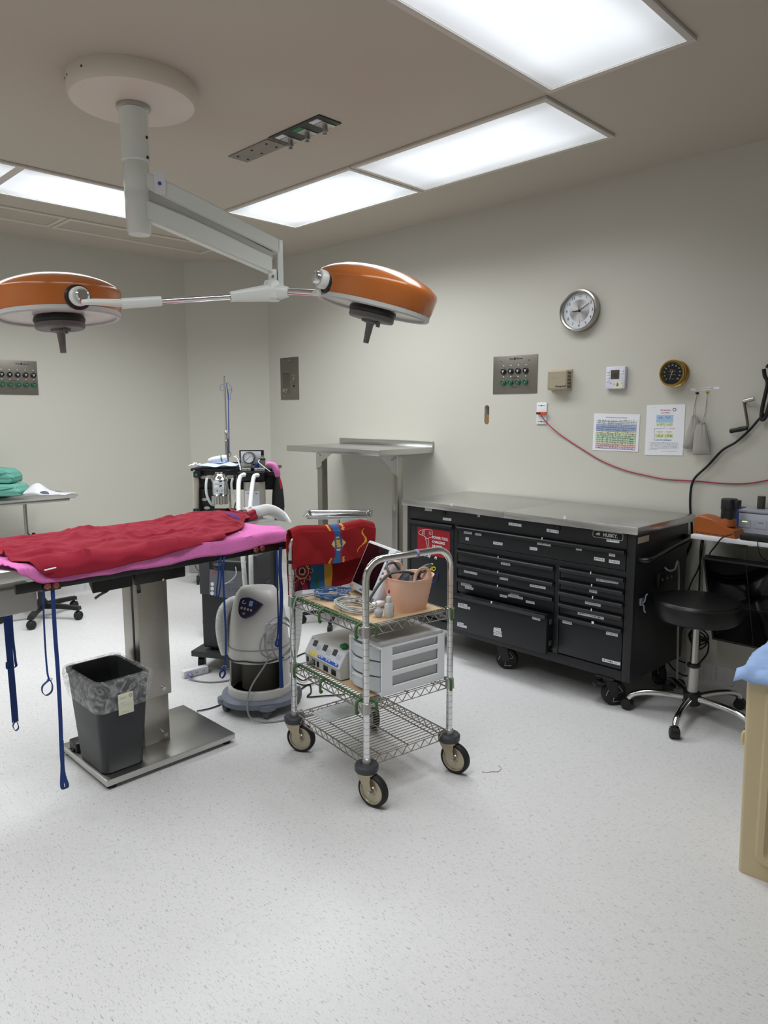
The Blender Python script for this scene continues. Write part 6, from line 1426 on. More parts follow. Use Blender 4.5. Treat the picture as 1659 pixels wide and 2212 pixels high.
# things lying on the machine's shelf
wA = lambda px, py, d: an_t.matrix_basis @ AN(px, py, d)
zsh = AN(500, 1008, 0).z+.0005
p = wA(468, 1006, -.04); t = thing('shelf_cloth', 'blue and white disposable cloth crumpled on the anaesthesia machine shelf', 'cloth', (p.x, p.y, zsh), an_t.rotation_euler.z)
def fn(u, v):
    x = -.12+u*.27; y = -.1+v*.2; return (x, y, .006+.02*math.sin(PI*u)*math.sin(PI*v)+.012*noise.noise(V((x*16, y*16, 4)))*math.sin(PI*u)*1.2+.002)
bm = BM(); sheet(bm, fn, 30, 24); o = obj('cloth', bm, M('cloth_blue_white', '#a9b9dc', .8, var=.25, vscale=9), t, smooth=70); md = o.modifiers.new('s', 'SOLIDIFY'); md.thickness = .001
p = wA(474, 1000, .0); t = thing('tube_bottle', 'white squeeze tube lying on the blue cloth', 'tube', (p.x, p.y, zsh+.03), an_t.rotation_euler.z+.15)
bm = BM(); lathe(bm, [(.003, -.075), (.014, -.06), (.02, -.02), (.022, .03), (.02, .035), (.02, .05), (0, .052)], (0, 0, .022), (1, 0, .12), 20); obj('body', bm, white_pl, t)
bm = BM(); lathe(bm, [(.0225, .01), (.0228, .012), (.0228, .018), (.0225, .02)], (0, 0, .022), (1, 0, .12), 20, caps=False); obj('green_band', bm, M('band_green', '#3f8f76', .5), t)
p = wA(421, 1007, .0); t = thing('white_wipe', 'crumpled white wipe at the corner of the anaesthesia machine', 'wipe', (p.x, p.y, zsh), an_t.rotation_euler.z)
def fn(u, v):
    x = -.035+u*.07; y = -.05+v*.08; return (x, y, .012+.022*abs(noise.noise(V((x*50, y*50, 3))))+(-.03*max(0, .35-u) if u < .35 else 0))
bm = BM(); sheet(bm, fn, 16, 16); o = obj('wipe', bm, paper, t, smooth=70); md = o.modifiers.new('s', 'SOLIDIFY'); md.thickness = .001
p = wA(588, 1010, .0); t = thing('pink_tubing', 'pink rubber tubing draped over the machine arm', 'tubing', (p.x, p.y, zsh), an_t.rotation_euler.z)
iv = t.matrix_basis.inverted(); LP = lambda px, py, d: iv @ wA(px, py, d)
bm = BM(); tube(bm, [LP(576, 1003, .13), LP(583, 1003, .13), LP(592, 1007, .125), (LP(598, 1018, .125)), LP(600, 1030, .12)], .02, 12, 6, rf=lambda i, n: .5+.6*math.sin(PI*min(1, (i+2)/n*.8))); obj('tubing', bm, M('pink_rubber', '#c0699f', .6), t)
bm = BM(); tube(bm, [LP(600, 1022, .12), LP(604, 1034, .115), LP(606, 1045, .11), LP(608, 1056, .105)], .006, 8, 5); obj('red_cord', bm, M('red_cord', '#b32436', .6), t)

# ================================================================== wire cart and its load
CC = V((1.9985, 2.064, 0)); CANG = math.radians(-8.4)
Z1, Z2, Z3 = .175, .392, .685                      # shelf deck heights
def cart():
    t = thing('wire_cart', 'chrome wire shelf cart on casters with push handles and green hooks', 'cart', CC, CANG)
    hx, hy = .208, .27
    wm = M('shelf_wire', '#b9b8b5', .25, .95, var=.05); gm = M('post_groove', '#8f8e8b', .3, 1.)
    def post(x, y):
        bm = BM(); cyl(bm, (x, y, .155), (x, y, .80), .0128, seg=20); p = obj('post', bm, chrome, t)
        for k in range(24):
            z = .2+k*.0254
            bm = BM(); lathe(bm, [(.0129, z-.0008), (.0131, z), (.0129, z+.0008)], (x, y, 0), seg=16, caps=False); obj('post_groove', bm, gm, p)
        return p
    for x in (-hx, hx):
        for y in (-hy, hy): post(x, y)
    # U handles at both ends
    for y, top, w in ((-hy, .935, 1), (hy, .965, 1)):
        r = .075; pts = [(-hx, y, .79)]
        for k in range(7): a = PI-PI/2*k/6; pts.append((-hx+r+r*math.cos(a), y, top-r+r*math.sin(a)))
        for k in range(7): a = PI/2-PI/2*k/6; pts.append((hx-r+r*math.cos(a), y, top-r+r*math.sin(a)))
        pts.append((hx, y, .79)); bm = BM(); tube(bm, pts, .0135, 16); h = obj('push_handle', bm, chrome, t)
        if y < 0:
            bm = BM(); lathe(bm, [(.0142, -.006), (.0158, -.005), (.0158, .005), (.0142, .006)], (.03, y, top), (1, 0, .0), 20); obj('purple_band', bm, M('purple_rubber', '#8e7fbd', .5), h)
    for x, y in ((-hx, hy),): bm = BM(); lathe(bm, [(.0135, .835), (.0155, .836), (.0155, .85), (.0135, .851)], (x, y, 0), seg=18); obj('black_band', bm, black_pl, t)
    # shelves
    def shelf(z):
        a, b = hx-.004, hy-.004; bm = BM(); zt, zb = z-.004, z-.034
        for zz in (zt, zb):
            tube(bm, [(-a, -b, zz), (a, -b, zz), (a, b, zz), (-a, b, zz)], .0032, 6, 0, True)
        def zig(p, q):
            p, q = V(p), V(q); n = max(4, int((q-p).length/.026)); tube(bm, [p.lerp(q, .08+.84*i/n)+V((0, 0, (zt if i % 2 else zb)-zt)) for i in range(n+1)], .0026, 6)
        for p, q in (((-a, -b, zt), (a, -b, zt)), ((a, -b, zt), (a, b, zt)), ((a, b, zt), (-a, b, zt)), ((-a, b, zt), (-a, -b, zt))): zig(p, q)
        for k in range(3): x = -a+2*a*(k+.5)/3; tube(bm, [(x, -b, z-.006), (x, b, z-.006)], .0028, 6)
        s = obj('shelf', bm, wm, t)
        n = 26; me = None
        for k in range(n):
            y = -b+2*b*(k+.5)/n
            if me is None:
                bm = BM(); tube(bm, [(-a, 0, 0), (a, 0, 0)], .0018, 6); me = mesh_from(bm, 'deck_wire'); me.materials.append(wm)
            o = bpy.data.objects.new('deck_wire', me); COL.objects.link(o); o.parent = s; o.location = (0, y, z-.0018)
        for x in (-hx, hx):
            for y in (-hy, hy):
                bm = BM(); lathe(bm, [(.0135, z-.036), (.0185, z-.034), (.0165, z+.006), (.0135, z+.008)], (x, y, 0), seg=20); obj('collar', bm, M('collar_grey', '#a9a8a5', .3, .8), s)
        return s
    for z in (Z1, Z2, Z3): shelf(z)
    # green coated rails with hooks along the left side
    for z in (Z2, Z3):
        x = -hx+.012
        bm = BM(); tube(bm, [(x, hy-.02, z+.004), (x, -hy+.02, z+.004)], .0052, 8); g = obj('green_rail', bm, green_pl, t)
        for yy in (hy-.03, .03, -hy+.045):
            bm = BM(); tube(bm, [(x, yy, z+.004), (x-.018, yy-.006, z+.004), (x-.03, yy-.008, z-.004), (x-.031, yy-.008, z-.036), (x-.026, yy-.005, z-.045), (x-.018, yy, z-.043)], .0055, 8, 4); obj('green_hook', bm, green_pl, g)
        for xx in (-hx+.035, hx-.008):
            bm = BM(); tube(bm, [(xx, -hy+.02, z+.005), (xx, -hy-.012, z+.005), (xx, -hy-.017, z-.003), (xx, -hy-.017, z-.04)], .0052, 8, 3); obj('green_hook', bm, green_pl, g)
    # casters
    angs = {(-1, 1): 118, (-1, -1): 100, (1, -1): 100, (1, 1): 60}
    for (sx, sy), ad in angs.items():
        x, y = sx*hx, sy*hy; c = Matrix.Translation((x, y, 0)) @ Matrix.Rotation(math.radians(ad)-CANG, 4, 'Z')
        bm = BM(); lathe(bm, [(.03, .131), (.043, .133), (.0455, .14), (.0455, .155), (.041, .161), (.024, .1615), (.019, .158), (.0, .158)], (x, y, 0), seg=32); cs = obj('caster', bm, M('bumper_grey', '#3b3d43', .45), t)
        off = -.03
        bm = BM(); loft(bm, [[c @ V((xx+off*k, yy, zz)) for xx, yy in oval(.036, .032, 20, 3)] for zz, k in ((.126, .1), (.131, .1))])
        for s in (-1, 1): prism(bm, [(-.034, .128), (.032, .128), (.026, .115), (off+.012, .058), (off, .05), (off-.012, .058), (-.03, .1)], s*.0235-.0012, s*.0235+.0012, c @ Matrix.Rotation(PI/2, 4, 'X'))
        obj('fork', bm, nickel, cs)
        w0 = c @ V((off, 0, .0635)); ax = c.to_3x3() @ V((0, 1, 0))
        bm = BM(); lathe(bm, [(.049, -.0155), (.058, -.0155), (.0635, -.009), (.0635, .009), (.058, .0155), (.049, .0155)], w0, ax, 44, caps=False); wh = obj('tyre', bm, rubber, cs)
        bm = BM(); lathe(bm, [(0, -.013), (.014, -.013), (.018, -.008), (.043, -.008), (.047, -.0155), (.0505, -.0155), (.0505, .0155), (.047, .0155), (.043, .008), (.018, .008), (.014, .013), (0, .013)], w0, ax, 44); obj('wheel_disc', bm, M('wheel_cream', '#b9b09b', .3, .6), cs)
        bm = BM(); cyl(bm, w0-ax*.029, w0+ax*.029, .0065, seg=12); obj('axle', bm, alu, cs)
    return t
ct = cart()
CI = ct.matrix_basis.inverted()
def on_cart(name, label, cat, x, y, z, rot=0., group=None):
    p = ct.matrix_basis @ V((x, y, z)); return thing(name, label, cat, p, CANG+rot, group)
# cardboard sheets
def card(label, poly, z, wav):
    t = on_cart('cardboard_sheet', label, 'cardboard', 0, 0, z)
    bm = BM(); P = spline([(x, y, 0) for x, y in poly], 4, True); P = [(p.x+.0015*noise.noise(p*60), p.y+.0015*noise.noise(p*60+V((3, 0, 0)))) for p in P]
    prism(bm, P, .0006, .0035); obj('sheet', bm, cardboard, t, smooth=0)
def rectpoly(x0, x1, y0, y1): return [(x0, y0), ((x0+x1)/2, y0), (x1, y0), (x1, (y0+y1)/2), (x1, y1), ((x0+x1)/2, y1), (x0, y1), (x0, (y0+y1)/2)]
def card2(label, x0, x1, y0, y1, z):
    t = on_cart('cardboard_sheet', label, 'cardboard', 0, 0, z); bm = BM(); n = 30
    edge = [(x0+(x1-x0)*i/n, y0) for i in range(n)]+[(x1, y0+(y1-y0)*i/n) for i in range(n)]+[(x1-(x1-x0)*i/n, y1) for i in range(n)]+[(x0, y1-(y1-y0)*i/n) for i in range(n)]
    prism(bm, [(x+.003*noise.noise(V((x*30, y*30, z))), y+.003*noise.noise(V((x*30, y*30, z+3)))) for x, y in edge], .0006, .0036); obj('sheet', bm, cardboard, t, smooth=0)
card2('tan cardboard sheet lining the top shelf of the wire cart', -.172, .185, -.248, .235, Z3)
card2('tan cardboard sheet lining the middle shelf of the wire cart', -.165, .17, -.225, .235, Z2)
ZT, ZM = Z3+.004, Z2+.004

# electrosurgical unit
def esu():
    t = on_cart('electrosurgical_unit', 'white electrosurgical unit with three displays on the middle shelf', 'medical device', -.03, .103, ZM)
    wp = M('device_white', '#c9c8c4', .4, var=.02); x0 = -.135; L0, L1 = -.135, .135; H = .118
    prof = [(x0, .004), (x0, .046), (x0-.008, .05), (x0+.03, H-.004), (x0+.036, H), (.15, H), (.15, .004)]
    bm = BM(); loft(bm, [[(x, y, z) for x, z in prof] for y in (L0, L1)]); bmesh.ops.bevel(bm, geom=[e for e in bm.edges], offset=.002, segments=1, affect='EDGES'); body = obj('case', bm, wp, t)
    for fx, fy in ((-.1, -.11), (-.1, .11), (.12, -.11), (.12, .11)): bm = BM(); cyl(bm, (fx, fy, 0), (fx, fy, .006), .01, seg=12); obj('foot', bm, rubber, t)
    # sloped front panel: frame u along -y.. (right as seen), v up the slope
    o = V((x0-.008, L1, .05)); v = V((.038, 0, H-.054)); vl = v.length; fr = frame(o, (0, -1, 0), v)
    def pt(n, mat, u0, u1, v0, v1, h=.0012, par=None): bm = BM(); prism(bm, [(u0, v0), (u1, v0), (u1, v1), (u0, v1)], 0, h, fr); return obj(n, bm, mat, par or body)
    fp = pt('front_panel', M('panel_white', '#d4d5dc', .4), .004, .266, .003, vl-.003, .001)
    dk = M('display_dark', '#4b4a42', .25)
    for u in (.035, .112, .187): pt('display', dk, u, u+.03, vl*.58, vl*.92, .0018, fp)
    for u in (.07, .086, .147, .163, .222, .238): pt('arrow_key', M('key_grey', '#bcc3cc', .4), u, u+.012, vl*.45, vl*.75, .002, fp)
    pt('yellow_band', M('band_yellow', '#d8c43c', .4), .03, .1, .006, vl*.26, .0015, fp); pt('blue_band', M('band_blue', '#2e5fc0', .4), .104, .258, .006, vl*.26, .0015, fp)
    for u in (.038, .058, .078): pt('mode_key', M('key_yellow', '#e3d88a', .4), u, u+.014, .01, vl*.36, .0022, fp)
    for u in (.11, .128, .165, .183, .235): pt('mode_key', M('key_blue', '#b9c6e2', .4), u, u+.012, .012, vl*.34, .0022, fp)
    for u in (.014, .05, .13, .2): pt('panel_print', ink, u, u+.01, vl*.95-.003, vl*.95, .0014, fp)
    for k, (y, w) in enumerate(((.118, .018), (.07, .026), (.035, .018), (-.025, .034), (-.085, .034))):
        bm = BM(); box(bm, x0-.001, x0+.001, y-w/2, y+w/2, .012, .036); s = obj('output_socket', bm, black_sat, body)
    bm = BM(); lathe(bm, [(.009, 0), (.01, .02), (.006, .03)], (x0, .07, .024), (-1, 0, 0), 12); obj('cord_plug', bm, grey_pl, t)
    bm = BM(); cyl(bm, (-.02, L0-.0008, .06), (-.02, L0+.001, .06), .005, seg=10); box(bm, -.06, .14, L0-.0006, L0+.001, .05, .0508); obj('side_mark', bm, ink, body)
    # green and white clip lying on top
    c = on_cart('grip_clip', 'green and white plastic clip lying on the white device', 'clip', -.09, .015, ZM+H+.001, .3)
    gp = M('clip_green', '#1f6b45', .5)
    bm = BM(); loft(bm, [[(.02+s, x*1., z) for x, z in oval(.018*k, .012*k, 16, 2, 0, .0125)] for s, k in ((-.005, .8), (.02, 1), (.04, .9), (.052, .5))]); obj('jaw', bm, gp, c)
    bm = BM(); loft(bm, [[(-.03+s, x, z) for x, z in oval(.016*k, .011*k, 16, 2, 0, .0115)] for s, k in ((-.02, .5), (-.01, 1), (.008, .9))]); obj('jaw', bm, gp, c)
    bm = BM(); loft(bm, [[(s, x, z) for x, z in oval(.017*k, .011*k, 16, 2, 0, .0115)] for s, k in ((-.024, .9), (.0, .75), (.018, .9))]); obj('grip', bm, M('clip_white', '#b9b7ae', .5), c)
esu()

# three-drawer plastic unit
def drawer_unit():
    t = on_cart('drawer_unit', 'white three-drawer plastic storage unit on the middle shelf', 'storage drawers', .03, -.148, ZM)
    wp = M('unit_white', '#eceff5', .4, var=.01); x0, x1, y0, y1, H = -.155, .16, -.105, .105, .205
    bm = BM(); box(bm, x0, x1, y0, y1, H-.014, H, .006); tp = obj('top', bm, M('unit_top_shaded', '#c2c2c4', .4), t)  # top of the white unit coloured greyer to hold its shade
    bm = BM(); box(bm, x0-.004, x1+.002, y0-.002, y1+.002, H-.022, H-.012, .004); obj('top_rim', bm, wp, t)
    bm = BM(); box(bm, x0, x1, y0, y1, .0, .014, .004); obj('base', bm, wp, t)
    def taper(z): return .012*(z/H)
    for s, yy in ((-1, y0), (1, y1)):
        bm = BM()
        def fc(xa, xb, za, zb):
            A_ = [(xa, za), (xb, za), (xb, zb), (xa, zb)]
            f = Matrix(((1, 0, 0, 0), (0, 0, 1, 0), (0, 1, 0, 0), (0, 0, 0, 1))); prism(bm, A_, yy-.004, yy+.004, f)
        fc(x0, x0+.05, 0, H-.012); fc(x1-.032, x1, 0, H-.012)
        for za in (.0, .072, .134): fc(x0+.05, x1-.032, za, za+.018 if za else .03)
        obj('side_frame', bm, wp, t)
    bm = BM(); box(bm, x1-.006, x1, y0, y1, 0, H-.012, .002); obj('back', bm, wp, t)
    for k, (za, zb) in enumerate(((.018, .072), (.078, .132), (.138, .19))):
        bm = BM(); fx = x0-.028-.004*(2-k)
        # open tray: bottom, sides, curved front
        rings = []
        n = 10; outl = [(x1-.015, y0+.008), (x0-.002, y0+.008)]+[(x0-.002+(fx-x0)*math.sin(PI*(i+.5)/n), y0+.008+(y1-y0-.016)*(i+.5)/n) for i in range(n)]+[(x0-.002, y1-.008), (x1-.015, y1-.008)]
        inn = [(x*1.0+.0015*(1 if x < 0 else -1), y*.985) for x, y in outl]
        loft(bm, [[(x, y, za) for x, y in outl], [(x, y, zb) for x, y in outl], [(x, y, zb) for x, y in inn], [(x, y, za+.002) for x, y in inn]])
        dr = obj('drawer', bm, frosted, t, label='translucent drawer')
        bm = BM(); box(bm, fx-.004, fx+.012, -.035, .035, zb-.014, zb-.006, .002); obj('pull_lip', bm, frosted, dr)
    stuff = [(.02, -.06, .09, '#b59a86'), (.07, -.03, .095, '#d5d0cc'), (-.05, .02, .095, '#c9a58c'), (-.06, -.05, .034, '#9aa6b0'), (.03, -.05, .034, '#8f979c'), (-.04, -.02, .15, '#d0d2d4')]
    for k, (x, y, z, c) in enumerate(stuff):
        o = on_cart('tape_roll', ['tan roll inside the middle clear drawer', 'white roll behind the tan one in the clear drawer', 'peach roll at the front of the clear drawer', 'blue grey roll in the bottom clear drawer', 'dark grey roll in the bottom clear drawer', 'pale roll in the top clear drawer'][k], 'roll', .03+x, -.148+y, ZM+z-.0125+.003)
        bm = BM(); lathe(bm, [(.012, 0), (.021, 0), (.021, .022), (.012, .022), (.012, 0)], (0, 0, 0), seg=20, caps=False); obj('roll', bm, M('roll'+c, c, .6), o)
drawer_unit()

# peach tub with black contents
def tub():
    t = on_cart('storage_tub', 'peach flexible plastic tub with handles on the top shelf', 'tub', .075, -.165, ZT, math.radians(6))
    H = .128; a0, b0, a1, b1 = .072, .058, .1, .08
    def ring(k, e=0, wob=0): return [(x, y) for x, y in oval(a0+(a1-a0)*k-e, b0+(b1-b0)*k-e, 44, 3.)]
    zr = lambda x, k: H*k+.007*k**4*abs(x/.098)**2
    rings = [[(x, y, 0) for x, y in ring(0)]]
    for i in range(1, 13):
        k = i/12; rings.append([(x, y, zr(x, k)) for x, y in ring(k, (.0011 if i % 2 else 0))])
    rings.append([(x, y, zr(x, 1)+.003) for x, y in ring(1.02, -.003)]); rings.append([(x, y, zr(x, 1)+.003) for x, y in ring(1, .003)]); rings.append([(x, y, zr(x, .5)) for x, y in ring(.5, .003)]); rings.append([(x, y, .004) for x, y in ring(0, .003)])
    bm = BM(); loft(bm, rings); obj('body', bm, peach, t, smooth=40)
    for s in (-1, 1):
        y = s*(b1-.002); bm = BM(); P = [(-.045, y, H+.0), (-.038, y*1.02, H+.028), (-.022, y*1.03, H+.044), (0, y*1.03, H+.048), (.022, y*1.03, H+.044), (.038, y*1.02, H+.028), (.045, y, H+.0)]
        tube(bm, P, .006, 10, 5); obj('handle', bm, peach, t)
    c = on_cart('pressure_cuff', 'black pressure cuff with grey tubing inside the peach tub', 'cuff', .075, -.165, ZT+.078, math.radians(6))
    def fn(u, v): x = -.075+u*.15; y = -.055+v*.11; return (x, y, .02+.045*abs(noise.noise(V((x*14, y*14, 3))))+.03*math.sin(PI*u)*math.sin(PI*v))
    bm = BM(); sheet(bm, fn, 24, 18); o = obj('cuff', bm, M('cuff_black', '#1a1d22', .5, var=.2, vscale=20), c, smooth=60); md = o.modifiers.new('s', 'SOLIDIFY'); md.thickness = .004
    gt = M('grey_tubing', '#4d5459', .45)
    bm = BM(); tube(bm, [(.04, -.02, .05), (.035, -.04, .085), (.07, -.045, .095), (.1, -.03, .085), (.085, 0, .06), (.04, .01, .05)], .0062, 10, 6); obj('tubing', bm, gt, c)
    bm = BM(); tube(bm, [(.03, .0, .06), (-.03, -.01, .078), (-.085, .015, .074), (-.125, .035, .035), (-.165, .055, -.03), (-.185, .065, -.058)], .0055, 10, 6); obj('tubing', bm, gt, c)
    bm = BM(); tube(bm, [(-.06, .03, .03), (-.085, .02, .075), (-.075, .045, .1), (-.03, .05, .105), (.0, .04, .06)], .0055, 10, 6); obj('tubing', bm, gt, c)
tub()
# small squeeze bottle and ball
t = on_cart('squeeze_bottle', 'small white squeeze bottle with red tip beside the peach tub', 'bottle', -.062, -.218, ZT)
ws = M('milky_plastic', '#dfe2e6', .35, trans=.15)
bm = BM(); loft(bm, [[(x, y, z) for x, y in oval(a, a*.8, 24, 3)] for z, a in ((0, .015), (.003, .017), (.048, .017), (.056, .012), (.058, .0095), (.07, .0095))]); obj('body', bm, ws, t)
bm = BM(); lathe(bm, [(.0095, .068), (.0092, .08), (.004, .083), (.003, .1), (0, .1)], (0, 0, 0), seg=16); obj('cap', bm, white_pl, t)
bm = BM(); lathe(bm, [(.0034, .094), (.0042, .096), (.0036, .107), (0, .108)], (0, 0, 0), seg=12); obj('red_tip', bm, M('tip_red', '#c63a2a', .4), t)
bm = BM(); box(bm, .012, .0175, -.009, .009, .008, .046); obj('bottle_label', bm, label_mat('grey_label', '#9b9d9f', '#4a4c4e', 6, 4), t)
t = on_cart('suction_ball', 'small clear plastic bulb beside the squeeze bottle', 'bulb', -.092, -.192, ZT)
bm = BM(); lathe(bm, [(0, .001), (.008, .002), (.015, .008), (.018, .018), (.015, .028), (.008, .034), (.005, .04), (.005, .05), (0, .05)], (0, 0, 0), seg=24); obj('bulb', bm, M('bulb_clear', '#d3dbe6', .25, trans=.4), t)
# coils of cable
def coil(name, label, x, y, rx, ry, n, mat, r, seed, h=.03):
    t = on_cart(name, label, 'cable', x, y, ZT)
    rnd = random.Random(seed); bm = BM(); pts = []
    for i in range(n*14):
        a = 2*PI*i/14; k = 1+.22*math.sin(a*.37+seed)+.1*rnd.uniform(-1, 1)*.6
        pts.append((rx*k*math.cos(a)+.012*math.sin(i*.31), ry*k*math.sin(a)+.012*math.cos(i*.23), r+.001+h*(.5+.5*math.sin(i*.17+seed))*(.4+.6*abs(math.sin(a*.5+i*.05)))))
    tube(bm, pts, r, 6, 3); obj('loops', bm, mat, t); return t
coil('blue_cable_coil', 'loose coil of blue cable on the top shelf cardboard', -.075, .155, .06, .05, 12, cable_b, .0019, 1, .034)
t = coil('grey_cable_coil', 'loose coil of pale grey leads on the top shelf cardboard', -.1, -.045, .055, .085, 13, M('pale_lead', '#b3b3ae', .45), .0021, 5, .026)
bm = BM(); tube(bm, [(.03, .03, .02), (.05, .05, .03), (.065, .025, .02), (.07, -.02, .03)], .007, 8, 4); obj('connector_bundle', bm, M('connector_grey', '#77756f', .5, var=.2), t)
bm = BM(); loft(bm, [[(.09+x, -.035+y, z) for x, y in oval(a, a*.55, 20)] for z, a in ((.002, .03), (.012, .036), (.022, .03), (.026, .014))]); obj('sensor_clip', bm, white_pl, t)
bm = BM(); tube(bm, [(.05, .06, .02), (.02, .12, .03), (-.05, .2, .03), (-.085, .235, .024), (-.125, .25, .012), (-.15, .25, -.08), (-.155, .25, -.2), (-.135, .25, -.27)], .0035, 8, 6); obj('lead', bm, cable_g, t)

# patient monitor leaning against the handle
def pmonitor():
    BLl, BRl = CI @ at(752, 1258, z=ZT+.0), CI @ at(786, 1275, z=ZT+.0)
    bl = V((.02, .18, ZT+.002)); 
    t = on_cart('patient_monitor', 'white framed patient monitor leaning back on the top shelf', 'monitor', .015, .075, ZT+.0205, math.radians(-100))
    # local: x right, -y front; leans back
    w, h, d = .26, .225, .045; lean = Matrix.Rotation(math.radians(-26), 4, 'X')
    mw = M('monitor_white', '#cfd2d8', .4, var=.01)
    def pb(n, mat, x0, x1, z0, z1, y0, y1, bev=.003, par=t): bm = BM(); box(bm, x0, x1, y0, y1, z0, z1, bev, 2, lean); return obj(n, bm, mat, par)
    b = pb('case', mw, -w/2, w/2, .0, h, 0, d, .008)
    pb('screen', M('dark_screen', '#150c10', .12), -w/2+.012, w/2-.05, .03, h-.012, -.0015, .002, .001, b)
    for k in range(5): bm = BM(); cyl(bm, (0, -.003, 0), (0, .001, 0), .0065, seg=14); me = mesh_from(bm, 'button'); me.transform(lean @ Matrix.Translation((w/2-.024, 0, .065+k*.024))); obj('button', me, M('btn_grey', '#6a6c72', .4), b)
    pb('label_orange', M('lab_orange', '#d08a4c', .4), -w/2+.01, -w/2+.035, .008, .02, -.001, .001, .0003, b); pb('label_violet', M('lab_violet', '#6d6390', .4), -.03, .03, .01, .018, -.001, .001, .0003, b)
pmonitor()

# woven blanket over the far handle
def blanket():
    t = on_cart('woven_blanket', 'red woven blanket with coloured star motifs over the cart handle', 'blanket', 0, .27, .965)
    cols = {'r': red_wool, 'b': M('wool_blue', '#2f6496', .95, bump=.4, bscale=500), 'y': M('wool_yellow', '#d9a53a', .95, bump=.4, bscale=500), 'm': M('wool_magenta', '#8e1f4c', .95, bump=.4, bscale=500), 'c': M('wool_cream', '#cfc38c', .95, bump=.4, bscale=500), 'g': M('wool_green', '#2f6b46', .95, bump=.4, bscale=500), 'k': M('wool_dark', '#4a1420', .95, bump=.4, bscale=500)}
    order = list(cols)
    FL, BL, W = .18, .30, .43
    def surf(u, s):
        """s<0 front flap, s>0 back flap (metres from the top line)"""
        r = .021; x = -.215+u*W; dz = .010*math.sin(u*7+1)*.6-.02*max(0, u-.85)/.15-.012*max(0, .1-u)/.1
        a = s/r
        if abs(a) < PI/2: y, z = r*math.sin(a), r*math.cos(a)-r
        else: sg = 1 if s > 0 else -1; y, z = sg*(r+.006*abs(math.sin(u*9+s*20))+.01*min(1, abs(s)/.12)*abs(noise.noise(V((u*4, s*8, 2))))), -r-(abs(s)-r*PI/2)
        x += .02*noise.noise(V((u*2, s*6, 5)))*min(1, abs(s)/.1)
        y_ = y
        return (x, y_, .0215+z+dz)
    def colour(u, s):
        j = .012*noise.noise(V((u*60, s*300, 1)))
        if s < 0:
            f = -s/FL; uc = .50+.02*math.sin(f*3)+j; d = abs(u-uc); q = abs(f-.52)
            if q < .17 and d < .10*(1-q/.2): return 'y' if d < .028 and q < .1 else 'b' if d < .055 and q < .13 else 'c'
            wv = .055+.03*abs(math.sin(f*PI*2.2+1))+j
            if d < wv*.5: return 'b' if (f < .42 or f > .62) else 'y'
            if d < wv*.85: return 'm'
            if d < wv*1.15 and (f < .2 or f > .85): return 'y'
            if abs(u-(.84-.09*(f-.6)*1.2+.04*math.sin(f*14))) < .018*(1-abs(f-.55)/.32) and .25 < f < .85: return 'y'
            return 'r'
        f = s/BL
        if f > .42:
            dx, dy = (u-.16)*W, (f-.72)*BL; rr = math.hypot(dx, dy); an = math.atan2(dy, dx)
            if u > .33 and u < .36: return 'g' if f > .75 else 'b'
            if u < .36:
                star = .042+.012*math.cos(an*8)
                if rr < .012: return 'k'
                if rr < .017: return 'c'
                if rr < .030: return 'm'
                if rr < .034: return 'c'
                if rr < star: return 'r'
                if rr < star+.004: return 'c'
                return 'b' if u > .26 else ('k' if (math.sin(an*8) > 0) else 'm')
            if u < .43: return 'b'
            if u < .52: return 'y'
        return 'r'
    bm = BM(); nu, nv = 130, 130; s0, s1 = -FL, BL
    G = [[bm.verts.new(surf(i/nu, s0+(s1-s0)*j/nv)) for j in range(nv+1)] for i in range(nu+1)]
    for i in range(nu):
        for j in range(nv):
            f = bm.faces.new((G[i][j], G[i+1][j], G[i+1][j+1], G[i][j+1])); f.material_index = order.index(colour((i+.5)/nu, s0+(s1-s0)*(j+.5)/nv))
    me = mesh_from(bm, 'cloth', 75)
    for k in order: me.materials.append(cols[k])
    o = bpy.data.objects.new('cloth', me); COL.objects.link(o); o.parent = t
    md = o.modifiers.new('s', 'SOLIDIFY'); md.thickness = .003; md.offset = 0
blanket()

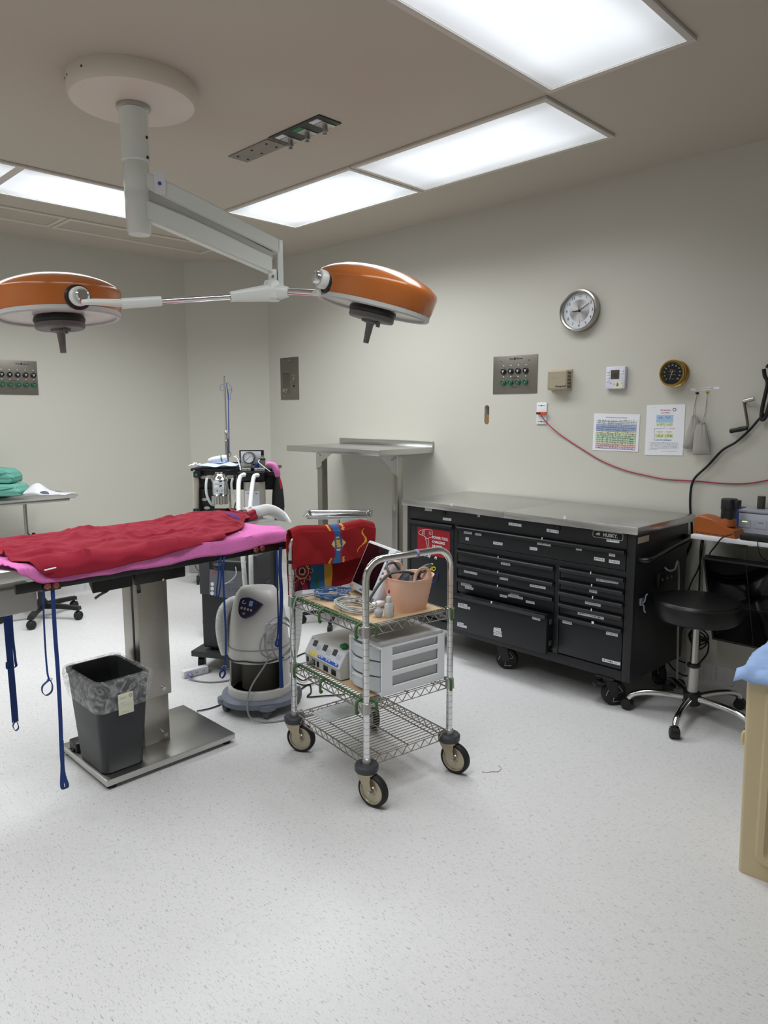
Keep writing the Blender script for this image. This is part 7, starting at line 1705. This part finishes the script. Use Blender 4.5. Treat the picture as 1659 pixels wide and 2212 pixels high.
# clear pouch on the bottom shelf
t = on_cart('clear_pouch', 'clear sterile pouch lying on the bottom wire shelf', 'pouch', -.03, .15, Z1+.001, .05)
def fn(u, v):
    x = -.13+u*.27; y = -.065+v*.13; return (x, y, .003+.006*math.sin(PI*u)*math.sin(PI*v)+.006*abs(noise.noise(V((x*22, y*22, 5)))))
bm = BM(); sheet(bm, fn, 30, 18); o = obj('film', bm, M('pouch_film', '#d9dee0', .15, alpha=.6, var=.1, vscale=20, bump=.5, bscale=60), t, smooth=70); md = o.modifiers.new('s', 'SOLIDIFY'); md.thickness = .0008
bm = BM(); box(bm, -.06, .05, -.04, .03, .0025, .004); obj('paper_insert', bm, label_mat('pouch_print', '#c3c6c4', '#8d90a8', 5, 4), t)

# dark post behind the warming unit
c = at(594, 1300, dep=3.84); t = thing('support_post', 'dark metal post standing behind the warming unit at the table end', 'post', (c.x, c.y, 0))
bm = BM(); box(bm, -.016, .016, -.016, .016, .02, .86, .003); obj('upright', bm, M('post_dark', '#3c3d40', .4, .6), t)
bm = BM(); lathe(bm, [(.045, 0), (.045, .012), (.03, .022), (0, .022)], (0, 0, 0), seg=28); obj('foot', bm, black_sat, t)
bm = BM(); box(bm, -.03, .03, -.022, .022, .86, .885, .003); obj('head_plate', bm, black_sat, t)

# leads on the floor behind the cart
for k, pts in enumerate(([(640, 1462), (655, 1470), (672, 1462), (690, 1470), (660, 1480), (640, 1475)], [(637, 1420), (660, 1410), (690, 1408), (720, 1400)], [(648, 1490), (668, 1478), (672, 1495), (665, 1505), (700, 1503), (745, 1500)])):
    bm = BM(); tube(bm, [at(x, y, z=.006+.008*(i % 2)*(k == 0)) for i, (x, y) in enumerate(pts)], .004, 8, 6)
    base(tag(obj('trailing_lead', bm, cable_k), ['tangled black lead on the floor behind the left cart wheel', 'black lead on the floor between warming unit and instrument stand', 'black lead on the floor running under the cart'][k], 'cable'))
# curled thread and scuffs on the floor
pts = [(1041, 1667), (1050, 1669), (1062, 1667), (1075, 1667), (1081, 1663), (1082, 1658), (1077, 1654)]
bm = BM(); tube(bm, [at(x, y, z=.0012) for x, y in pts], .0011, 6, 6); base(tag(obj('thread', bm, M('tan_thread', '#9c8a72', .8)), 'short curled tan thread lying on the floor', 'thread'))
